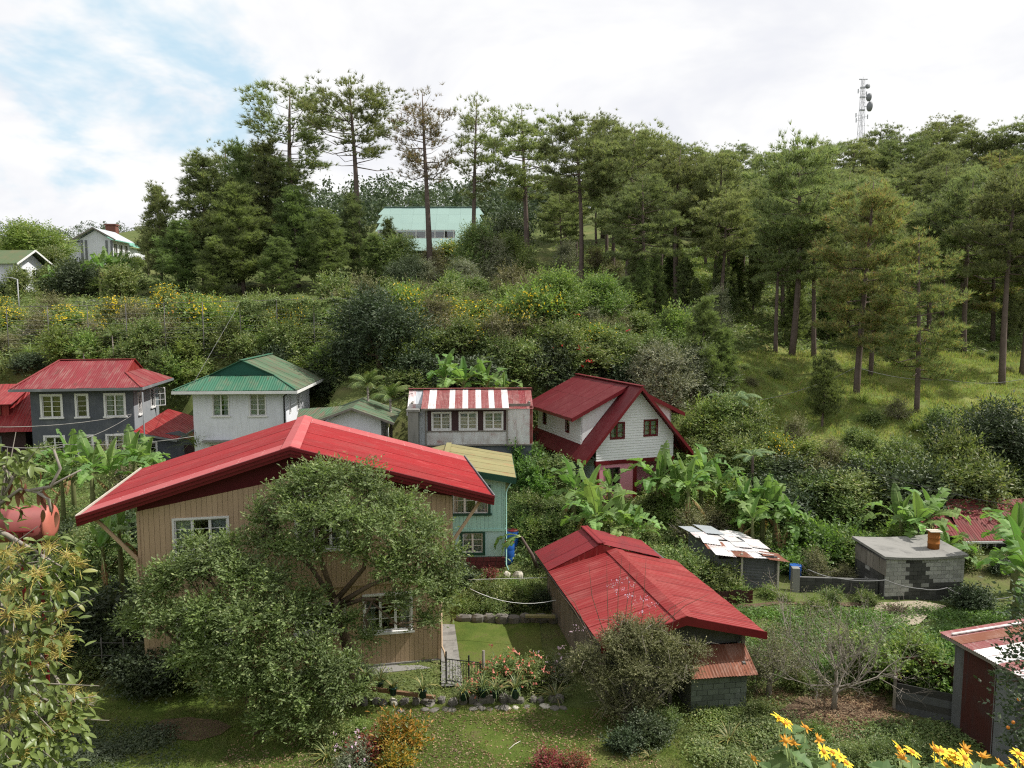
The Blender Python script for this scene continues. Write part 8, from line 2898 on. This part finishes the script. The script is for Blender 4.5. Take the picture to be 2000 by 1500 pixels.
def radio_mast():
    q = P(1680, 300, 190)
    zb = gz(q.x, q.y)
    t = thing('radio_mast', 'lattice radio mast with three round dishes above the pines', 'radio mast', (q.x, q.y, zb))
    zt = zat(155, 190) - zb
    mb = MB()
    w0, w1 = 2.0, .6
    n = 16
    def c(k, s):
        f = k / n
        w = (w0 * (1 - f) + w1 * f) / 2
        return vec(s[0] * w, s[1] * w, zt * f)
    cs = [(-1, -1), (1, -1), (1, 1), (-1, 1)]
    for s in cs:
        mb.tube([c(0, s), c(n, s)], .05, 4)
    for k in range(1, n + 1):
        for i in range(4):
            a, b = cs[i], cs[(i + 1) % 4]
            mb.tube([c(k, a), c(k, b)], .03, 3)
            mb.tube([c(k - 1, a), c(k, b)], .025, 3)
    mb.build('lattice', m_mast, t)
    mb = MB()
    mb.tube([(0, 0, 0), (0, 0, zt + .6)], .08, 6)
    mb.box(-1.0, 1.0, -.1, .1, zt - .1, zt + .1)
    for py in (171, 190, 215):
        z = zat(py, 190) - zb
        mb.box(-.6, .6, -.3, .3, z - .15, z + .15)
    mb.build('pole', m_mast, t)
    for py, x, r, ang in ((169, .95, .55, -1.2), (190, 1.35, .95, 0.0), (208, 1.6, 1.15, 0.0)):
        z = zat(py, 190) - zb
        M = Matrix.Translation((x, 0, z)) @ Matrix.Rotation(ang, 4, 'Z') @ Matrix.Rotation(math.pi / 2, 4, 'Y')
        mb = MB()
        mb.lathe([(.08, -.5), (.25 * r, -.42), (.75 * r, -.2), (r, .05), (r, .45), (.2, .5)], 16, M=M)
        d = mb.build('dish', m_dish, t)
        mb = MB()
        mb.tube([(x * .3, 0, z), (x - .3, 0, z)], .07, 5)
        mb.build('bracket', m_mast, d)
    mb = MB()
    for x, py in ((-1.1, 178), (-1.4, 225), (-1.3, 235), (1.4, 228), (.9, 183)):
        z = zat(py, 190) - zb
        mb.box(x - .1, x + .1, -.1, .1, z - .5, z + .5)
        mb.tube([(0, 0, z), (x, 0, z)], .04, 3)
    mb.build('antennas', m_mast, t)['kind'] = 'stuff'


radio_mast()


# ------------------------------------------------------------------ tank, barrels, gate, ledge
def tank():
    q = P(101, 1021, 25.5)
    t = thing('water_tank', 'large faded pink cylindrical tank lying on a steel stand', 'tank', (q.x, q.y, gz(q.x, q.y)), math.radians(8))
    z = q.z - t.location.z
    M = Matrix.Translation((0, 0, z)) @ Matrix.Rotation(-math.pi / 2, 4, 'Y')
    mb = MB()
    R = .60
    mb.lathe([(R, .06), (R, 1.1), (R + .012, 1.11), (R + .012, 1.2), (R, 1.21), (R, 2.4), (R + .012, 2.41), (R + .012, 2.5), (R, 2.51), (R, 4.2)], 28, M=M)
    mb.build('shell', m_tank, t)
    mb = MB()
    mb.lathe([(.05, -.09), (R * .6, -.06), (R + .015, .0), (R + .015, .055)], 28, M=M)
    mb.build('end_cap', m_tankcap, t)
    for x in (-.7, -3.2):
        mb = MB()
        mb.box(x - .05, x + .05, -.62, .62, z - R - .12, z - R + .02)
        for y in (-.66, .58):
            mb.box(x - .05, x + .05, y, y + .08, -.5, z - .1)
        mb.build('stand', m_redtrim, t)
    mb = MB()
    mb.box(-4, -.3, -.68, -.60, z - .14, z - .08)
    mb.box(-4, -.3, .60, .68, z - .14, z - .08)
    mb.build('stand_rail', m_redtrim, t)
    mb = MB()
    mb.tube([(-.25, -.1, z - R), (-.25, -.1, z - R - .5), (-.15, -.1, z - R - .9), (-.15, -.1, .5)], .03, 6)
    mb.build('drain_pipe', m_woodgrey, t)

tank()


def barrel(px, py, Y, label, h=.95, r=.3):
    q = P(px, py, Y)
    t = thing('blue_barrel', label, 'barrel', (q.x, q.y, gz(q.x, q.y)), 0, 'blue barrels')
    mb = MB()
    mb.lathe([(r * .85, 0), (r, .05), (r, h * .33), (r * .98, h * .35), (r, h * .37), (r, h * .66), (r * .98, h * .68), (r, h * .70), (r, h * .95), (r * .88, h)], 16)
    mb.build('body', m_blue, t)
    mb = MB()
    mb.lathe([(r * .93, h - .015), (r * 1.0, h - .01), (r * 1.0, h + .03), (r * .6, h + .04)], 16)
    mb.build('lid', m_redtrim, t)


barrel(992, 1062, 38.8, 'blue barrel with a red lid at the turquoise house corner', 1.1, .34)
barrel(1001, 1056, 39.8, 'blue barrel half hidden behind the red-lidded one', 1.15, .32)


def gate():
    a, b = P(873, 1318, 27.3), P(938, 1325, 27.0)
    t = thing('iron_gate', 'low black iron gate at the end of the concrete path', 'gate', (a.x, a.y, gz(a.x, a.y) + .05), math.atan2(b.y - a.y, b.x - a.x))
    L = (b - a).length
    mb = MB()
    for z in (.12, .95):
        mb.box(0, L, -.015, .015, z, z + .03)
    for x, h in ((-.03, 1.25), (L * .66, 1.2), (L, .98)):
        mb.box(x - .025, x + .025, -.025, .025, -.3, h)
    mb.build('frame', m_iron, t)
    bm = MB()
    bm.tube([(0, 0, .14), (0, 0, .96)], .009, 5)
    me = bm.mesh('bar', m_iron)
    for k in range(1, 12):
        if k != 8:
            link('bar', me, t, Matrix.Translation((L * k / 12, 0, 0)))
    p = P(943, 1330, 26.9)
    s = thing('wooden_post', 'weathered wooden post with a red tie beside the iron gate', 'post', (p.x, p.y, gz(p.x, p.y)))
    mb = MB()
    mb.tube([(0, 0, -.3), (.02, 0, .8), (.03, .01, 1.5)], [.06, .055, .05], 7)
    mb.build('shaft', m_woodgrey, s)
    mb = MB()
    mb.tube([(.02, 0, .78), (.02, 0, .86)], .065, 8)
    mb.build('tie', m_redtrim, s)


gate()


def rock(r, w, d, h, n=7):
    mb = MB()
    prof = []
    rings = []
    for j, (f, z) in enumerate(((.8, -.15), (1.0, h * .35), (.92, h * .75), (.55, h))):
        ring = []
        for i in range(n):
            a = 2 * math.pi * i / n
            k = f * r.uniform(.82, 1.12)
            ring.append((math.cos(a) * w / 2 * k, math.sin(a) * d / 2 * k, z * r.uniform(.9, 1.08)))
        rings.append(ring)
    for j in range(3):
        for i in range(n):
            i2 = (i + 1) % n
            mb.poly([rings[j][i], rings[j][i2], rings[j + 1][i2], rings[j + 1][i]], 0, False)
    mb.poly(rings[3])
    return mb


def ledge():
    r = random.Random(12)
    t = thing('stone_ledge', 'low ledge of dark field stones carrying the potted plants', 'stone ledge', (-4, 26.0, -.85))
    for row, (py, Y, zz, n) in enumerate(((1358, 26.05, .0, 24), (1374, 25.6, -.02, 26))):
        for k in range(n):
            px = 655 + k * (460 / n) + r.uniform(-4, 4)
            p = P(px, py, Y + r.uniform(-.08, .08))
            z = gz(p.x, p.y)
            if row and (k < 7 or r.random() < .25):
                continue
            m = rock(r, r.uniform(.28, .46), r.uniform(.25, .4), r.uniform(.16, .28) if row == 0 else r.uniform(.06, .14))
            m.build('stone', m_stone if r.random() < .8 else m_palestone, t, Matrix.Translation(vec(p.x, p.y, z + zz) - t.location) @ Matrix.Rotation(r.uniform(0, 6), 4, 'Z'))
    mb = MB()
    a, b = P(655, 1336, 26.2), P(850, 1362, 25.9)
    mb.beam(a - t.location, b - t.location, .12, .12)
    mb.build('timber_edging', m_woodbrown, t)
    # low wall and plank behind the back lawn
    a, b = P(892, 1197, 32.6), P(1078, 1190, 32.4)
    w = thing('lawn_wall', 'low dark stone wall edging the back lawn', 'wall', (a.x, a.y, gz(a.x, a.y)))
    L = b.x - a.x
    x = 0
    while x < L:
        ww = r.uniform(.4, .85)
        rock(r, ww * 1.3, .42, r.uniform(.24, .33)).build('stone', m_stone, w, Matrix.Translation((x + ww / 2, r.uniform(-.04, .04), .02)))
        x += ww
    q = P(1060, 1186, 32.2)
    p = thing('plank', 'pale yellow plank lying on the low dark wall', 'plank', (q.x, q.y, gz(q.x, q.y) + .42), -.06)
    mb = MB()
    mb.box(-.75, .55, -.10, .10, 0, .09)
    mb.build('plank_board', m_olive, p)
    for px, py, s, lab in ((1012, 1078, .55, 'pale garden rock standing on the path behind the turquoise house'), (990, 1100, .4, 'whitish rock at the corner of the red stone base'), (1003, 1106, .25, 'small pale rock beside the whitish one'), (1012, 1092, .4, 'flat pale rock below the standing one'), (1012, 1065, .3, 'upper pale rock on the path')):
        q = P(px, py, 36.6)
        b = thing('garden_rock', lab, 'rock', (q.x, q.y, gz(q.x, q.y)), px)
        rock(r, s, s * .8, s * .8).build('stone', m_palestone, b)
    for px, py, lab in ((840, 1378, 'flat stepping stone in the grass below the ledge'), (935, 1380, 'grey stepping stone under the potted row'), (985, 1385, 'pale stepping stone at the ledge end')):
        q = hit(px, py, 20)
        b = thing('stepping_stone', lab, 'stone', q, px)
        rock(r, .5, .35, .1).build('stone', m_stone, b)
    q = hit(1005, 1460, 20)
    b = thing('broken_stick', 'pale dry stick lying on the front lawn', 'stick', (q.x, q.y, q.z + .06), .9)
    mb = MB()
    mb.tube([(-.3, 0, 0), (0, .02, .015), (.3, 0, 0)], .014, 6)
    mb.build('wood', m_palestone, b)
    q = hit(1745, 1198, 25)
    b = thing('brush_heap', 'small heap of dry brushwood on the pale earth', 'heap', q)
    mb = MB()
    for k in range(70):
        a = r.uniform(0, 6.28)
        c = vec(r.uniform(-.35, .35), r.uniform(-.25, .25), r.uniform(.02, .25))
        mb.tube([c, c + vec(math.cos(a) * .4, math.sin(a) * .3, r.uniform(-.05, .3))], .012, 3, caps=False)
    mb.build('twigs', m_barkbrown, b)['kind'] = 'stuff'
    # wire fence in the shade left of the tan house
    q = P(200, 1300, 27.6)
    f = thing('garden_fence', 'thin pipe fence in the shade beside the tan house', 'fence', (q.x, q.y, gz(q.x, q.y)))
    for k, px in enumerate((200, 243, 300)):
        mb = MB()
        mb.tube([(0, 0, -.3), (0, 0, 1.6)], .025, 6)
        mb.build('post', m_rustpost, f, Matrix.Translation((P(px, 1300, 27.6).x - q.x, 0, 0)))
    for z in (.25, .9, 1.4):
        mb = MB()
        mb.tube([(-.5, 0, z), (2.2, 0, z)], .01, 5)
        mb.build('rail', m_rustpost, f)


ledge()


# ------------------------------------------------------------------ the near tree with yellow catkins
def leaf_obj(L, Wd, bend, mat, name='leaf'):
    n = 5
    V, F = [], []
    for i in range(n + 1):
        t = i / n
        w = Wd / 2 * math.sin(math.pi * (t * .92 + .04)) ** .8
        z = -bend * L * t * t
        V += [(L * t, -w, z + w * .35), (L * t, 0, z), (L * t, w, z + w * .35)]
    for i in range(n):
        b = i * 3
        F += [(b, b + 1, b + 4, b + 3), (b + 1, b + 2, b + 5, b + 4)]
    return mesh_np(name, V, F, mat, smooth=True)


def near_tree():
    rng = np.random.default_rng(90)
    r = random.Random(90)
    base = vec(-6.9, 8.4, 0)
    base.z = gz(base.x, base.y) - .2
    t = thing('catkin_tree', 'near broad-leaved tree hung with yellow catkins at the picture edge', 'tree', base)
    cl = [(30, 1105, 8, .30), (85, 1095, 8.2, .3), (128, 1112, 8.3, .24), (60, 1165, 7.9, .34), (110, 1180, 8.1, .28), (30, 1225, 7.8, .34), (85, 1250, 8, .34), (25, 1300, 7.7, .34), (70, 1330, 7.9, .34), (130, 1385, 8.1, .24), (40, 1390, 7.7, .36), (95, 1400, 7.9, .34), (150, 1375, 8.2, .16), (20, 1460, 7.6, .36), (85, 1460, 7.8, .34), (130, 1440, 8, .26), (50, 1510, 7.6, .36), (15, 895, 8.3, .18), (35, 905, 8.4, .18), (-30, 1150, 7.9, .5), (-30, 1330, 7.7, .5), (-30, 1460, 7.6, .5), (-20, 980, 8.2, .35)]
    pts = [(P(a, b, c), d) for a, b, c, d in cl]
    mb = MB()
    top = vec(-6.5, 8.3, 9.6)
    mb.tube([base - base, vec(.25, 0, 1.6), top - base, vec(-6.2, 8.3, 11.2) - base], [.2, .16, .12, .06], 9)
    for p, d in pts:
        s = top + vec(r.uniform(0, .3), 0, r.uniform(-1.4, 1.5))
        m = s.lerp(p, .55) + vec(0, 0, r.uniform(-.12, .15))
        mb.tube([s - base, m - base, p - base], [.05, .028, .008], 6, caps=False)
        for k in range(4):
            e = p + vec(*(rng.normal(size=3) * d * .7))
            mb.tube([m.lerp(p, .6) - base, e - base], [.012, .004], 4, caps=False)
    for q in ([(0, 985), (40, 955), (75, 962), (120, 938), (158, 918)], [(60, 958), (100, 950), (118, 915), (105, 878)], [(0, 905), (25, 935), (10, 965)], [(75, 962), (95, 975), (100, 1000)]):
        mb.tube([P(a, b, 8.2) - base for a, b in q], [.022 * (1 - .15 * i) for i in range(len(q))], 6)
    mb.build('trunk', m_barkpale, t)
    lm = [leaf_obj(.135, .055, .25, l_nearleaf), leaf_obj(.115, .048, .45, l_nearleaf), leaf_obj(.15, .06, .1, l_nearleaf)]
    bm_ = [leaf_obj(.14, .05, .7, l_brownleaf, 'withered_leaf'), leaf_obj(.12, .05, .9, l_brownleaf, 'withered_leaf')]
    mats = []
    for p, d in pts:
        n = int(190 * d) + 8
        for k in range(n):
            c = p + vec(*(np.clip(rng.normal(size=3), -1.6, 1.6) * d * .55))
            out = (c - p).normalized()
            a = math.atan2(out.y, out.x) + rng.normal() * .7
            M = Matrix.Translation(c - base) @ Matrix.Rotation(a, 4, 'Z') @ Matrix.Rotation(rng.uniform(-.3, 1.0), 4, 'Y') @ Matrix.Rotation(rng.normal() * .6, 4, 'X') @ Matrix.Scale(rng.uniform(.7, 1.15), 4)
            px = 1000 + 1500 * c.x / c.y
            mats.append((px > -15, M))
    mats.sort(key=lambda q: not q[0])
    V, F, off = [], [], 0
    for k, (vis, M) in enumerate(mats):
        if k < 296:
            link('leaf', lm[k % 3], t, M)
        else:
            me = lm[k % 3]
            co = np.array([tuple(M @ v.co) for v in me.vertices])
            f = np.array([tuple(p.vertices) for p in me.polygons]) + off
            V.append(co)
            F.append(f)
            off += len(co)
    if V:
        o = link('leaves', mesh_np('leaves', np.concatenate(V), np.concatenate(F), l_nearleaf, smooth=True), t)
        o['kind'] = 'stuff'
    for k in range(20):                                      # withered brown leaves on the dead branch
        c = P(r.uniform(15, 110), r.uniform(920, 1000), 8.2) - base
        link('withered_leaf', bm_[k % 2], t, Matrix.Translation(c) @ Matrix.Rotation(r.uniform(0, 6.28), 4, 'Z') @ Matrix.Rotation(r.uniform(.4, 1.5), 4, 'Y') @ Matrix.Rotation(rng.normal() * .7, 4, 'X'))
    # catkin sprays
    cm = []
    for s in range(3):
        V, F = [], []
        g = np.random.default_rng(s)
        for k in range(60):
            d = nrm(g.normal(size=(1, 3)) * np.array([.8, .8, .55]) + np.array([0, 0, .35]))[0]
            sd = nrm(np.cross(d, g.normal(size=3))[None])[0]
            l = g.uniform(.06, .14)
            a = d * g.uniform(0, .02) + g.normal(size=3) * .02
            e = a + d * l + np.array([0, 0, -.02])
            b = len(V)
            V += [a - sd * .0035, a + sd * .0035, e + sd * .003, e - sd * .003]
            F.append((b, b + 1, b + 2, b + 3))
        cm.append(mesh_np('catkin', np.array(V), np.array(F), l_catkin))
    for k, (a, b, Y) in enumerate([(40, 1075, 8), (95, 1068, 8.1), (130, 1085, 8.2), (150, 1100, 8.3), (20, 1100, 7.8), (70, 1120, 7.8), (110, 1150, 8), (20, 1150, 7.7), (60, 1190, 7.7), (120, 1205, 8), (95, 1240, 7.9), (130, 1245, 8.1), (60, 1275, 7.7), (110, 1280, 7.9), (80, 1262, 7.8), (30, 1250, 7.6), (140, 1350, 8.1), (165, 1365, 8.2), (120, 1395, 7.9), (60, 1370, 7.6), (20, 1400, 7.5), (90, 1430, 7.7), (140, 1420, 8), (40, 1470, 7.5), (25, 1320, 7.6), (15, 1200, 7.6), (75, 1300, 7.7), (105, 1265, 7.9), (125, 1260, 8), (10, 1080, 7.8)]):
        link('catkin_spray', cm[k % 3], t, Matrix.Translation(P(a, b, Y) - base) @ Matrix.Rotation(k * 1.7, 4, 'Z') @ Matrix.Scale(r.uniform(.8, 1.25), 4))


near_tree()


# ------------------------------------------------------------------ sunflowers at the camera's feet
def sunflowers():
    r = random.Random(21)
    disc = MB()
    disc.lathe([(.006, -.012), (.014, -.008), (.016, 0.0), (.014, .008), (.006, .012)], 10)
    disc = disc.mesh('flower', l_orangef)
    pet = leaf_obj(.040, .0155, .18, l_yellow, 'petal')
    peto = leaf_obj(.028, .012, -.5, l_orangef, 'petal')
    lf = []
    for s in range(3):                                       # lobed leaf
        g = random.Random(s)
        mb = MB()
        L = .17
        prof = [(0, .004), (.12, .012), (.25, .045), (.36, .030), (.46, .062), (.58, .034), (.70, .042), (.85, .02), (1, .001)]
        for (ta, wa), (tb, wb) in zip(prof[:-1], prof[1:]):
            za, zb = -.25 * L * ta * ta, -.25 * L * tb * tb
            mb.poly([(L * ta, 0, za), (L * tb, 0, zb), (L * tb, wb, zb + wb * .25), (L * ta, wa, za + wa * .25)], 0, True)
            mb.poly([(L * ta, -wa, za + wa * .25), (L * tb, -wb, zb + wb * .25), (L * tb, 0, zb), (L * ta, 0, za)], 0, True)
        lf.append(mb.mesh('leaf', l_sunleaf))
    plants = [((1580, 1640), 4.3, 'sunflower clump with yellow and withered orange heads beside the round dark bush',
               [(1522, 1404, 0), (1534, 1413, 0), (1543, 1416, 0), (1574, 1421, 1), (1534, 1446, 1), (1550, 1450, 1), (1600, 1444, 1), (1608, 1468, 0), (1626, 1470, 0), (1640, 1477, 0), (1652, 1490, 0), (1626, 1494, 1), (1472, 1481, 1), (1519, 1503, 1)]),
              ((1775, 1640), 4.1, 'pair of yellow sunflowers on bare stalks beside the conical bush', [(1755, 1461, 0), (1781, 1469, 0), (1762, 1478, 1)]),
              ((1870, 1640), 4.0, 'crowded yellow sunflowers before the tall tin shed', [(1828, 1464, 1), (1838, 1467, 0), (1850, 1475, 0), (1832, 1490, 0), (1846, 1494, 0), (1868, 1474, 0), (1884, 1480, 0), (1886, 1463, 1), (1920, 1476, 1), (1866, 1488, 0), (1955, 1492, 1), (1880, 1492, 0)]),
              ((1990, 1640), 4.0, 'sunflower stalk cut by the picture edge', [(1990, 1473, 0), (1998, 1490, 0), (1984, 1496, 0)])]
    for (bx, by), Y, lab, fl in plants:
        b = P(bx, by, Y)
        b.z = gz(b.x, b.y) - .05
        t = thing('sunflower_plant', lab, 'sunflower', b, 0, 'wild sunflowers on the bank')
        sm = MB()
        for px, py, o in fl:
            p = P(px, py, Y + r.uniform(-.25, .25))
            d = vec(r.uniform(.1, .7), r.uniform(-.5, .1), r.uniform(.5, 1)).normalized()
            m = b.lerp(p, .6) + vec(r.uniform(-.04, .04), r.uniform(-.04, .04), 0)
            sm.tube([vec(r.uniform(-.05, .05), 0, 0), m - b, p - b - d * .012], [.009, .006, .0035], 6)
            M = Matrix.Translation(p - b) @ d.to_track_quat('Z', 'Y').to_matrix().to_4x4()
            f = link('flower', disc, t, M)
            n = 11 if not o else 9
            for k in range(n):
                a = 2 * math.pi * k / n + r.uniform(-.12, .12)
                e = r.uniform(-.05, .35) if not o else r.uniform(-.9, .3)
                link('petal', peto if o else pet, f, Matrix.Rotation(a, 4, 'Z') @ Matrix.Translation((.012, 0, 0)) @ Matrix.Rotation(-e, 4, 'Y') @ Matrix.Scale(r.uniform(.85, 1.1), 4))
            for k in range(7):
                q = m.lerp(p, r.uniform(-.3, .8))
                link('leaf', lf[r.randrange(3)], t, Matrix.Translation(q - b) @ Matrix.Rotation(r.uniform(0, 6.28), 4, 'Z') @ Matrix.Rotation(r.uniform(-.5, .6), 4, 'Y') @ Matrix.Rotation(r.uniform(-.5, .5), 4, 'X') @ Matrix.Scale(r.uniform(.6, 1.1), 4))
        sm.build('stems', m_midrib, t)['kind'] = 'stuff'


sunflowers()


def citrus():
    rng = np.random.default_rng(31)
    b = vec(8.9, 11.8, 0)
    b.z = gz(b.x, b.y) - .1
    t = thing('citrus_tree', 'glossy dark citrus tree with small orange fruit at the picture edge', 'tree', b)
    cl = [(1985, 1190, 11.5, .22), (2000, 1240, 11.4, .3), (1985, 1290, 11.4, .22), (1965, 1320, 11.5, .16), (2000, 1340, 11.3, .32), (1985, 1390, 11.4, .25), (1975, 1430, 11.4, .22), (2005, 1450, 11.3, .3), (2040, 1300, 11.6, .5), (2040, 1400, 11.6, .5), (2050, 1200, 11.7, .45), (1998, 1165, 11.6, .15), (1950, 1332, 11.5, .1), (1992, 1480, 11.3, .2)]
    c = []
    mb = MB()
    top = vec(9.1, 11.7, 7) - b
    mb.tube([(0, 0, 0), (.1, 0, 1.5), tuple(top)], [.12, .1, .06], 8)
    for px, py, Y, r in cl:
        p = P(px, py, Y) - b
        c.append((p.x, p.y, p.z, r, r, r))
        m = top.lerp(p, .5) + vec(0, 0, .1)
        mb.tube([tuple(vec(.1, 0, 1.5).lerp(top, rng.random())), tuple(m), tuple(p)], [.035, .02, .006], 5, caps=False)
    mb.build('trunk', m_barkbrown, t)
    link('crown', crown('crown', c, 2600, .085, .048, l_dark, rng, .3, .4, .8, .2), t)
    for px, py in ((1979, 1411), (1990, 1366), (1969, 1421)):
        mb = MB()
        mb.lathe([(.004, -.028), (.02, -.02), (.028, 0), (.02, .02), (.004, .028)], 12, M=Matrix.Translation(P(px, py, 11.1) - b))
        mb.build('fruit', m_orange, t)


citrus()
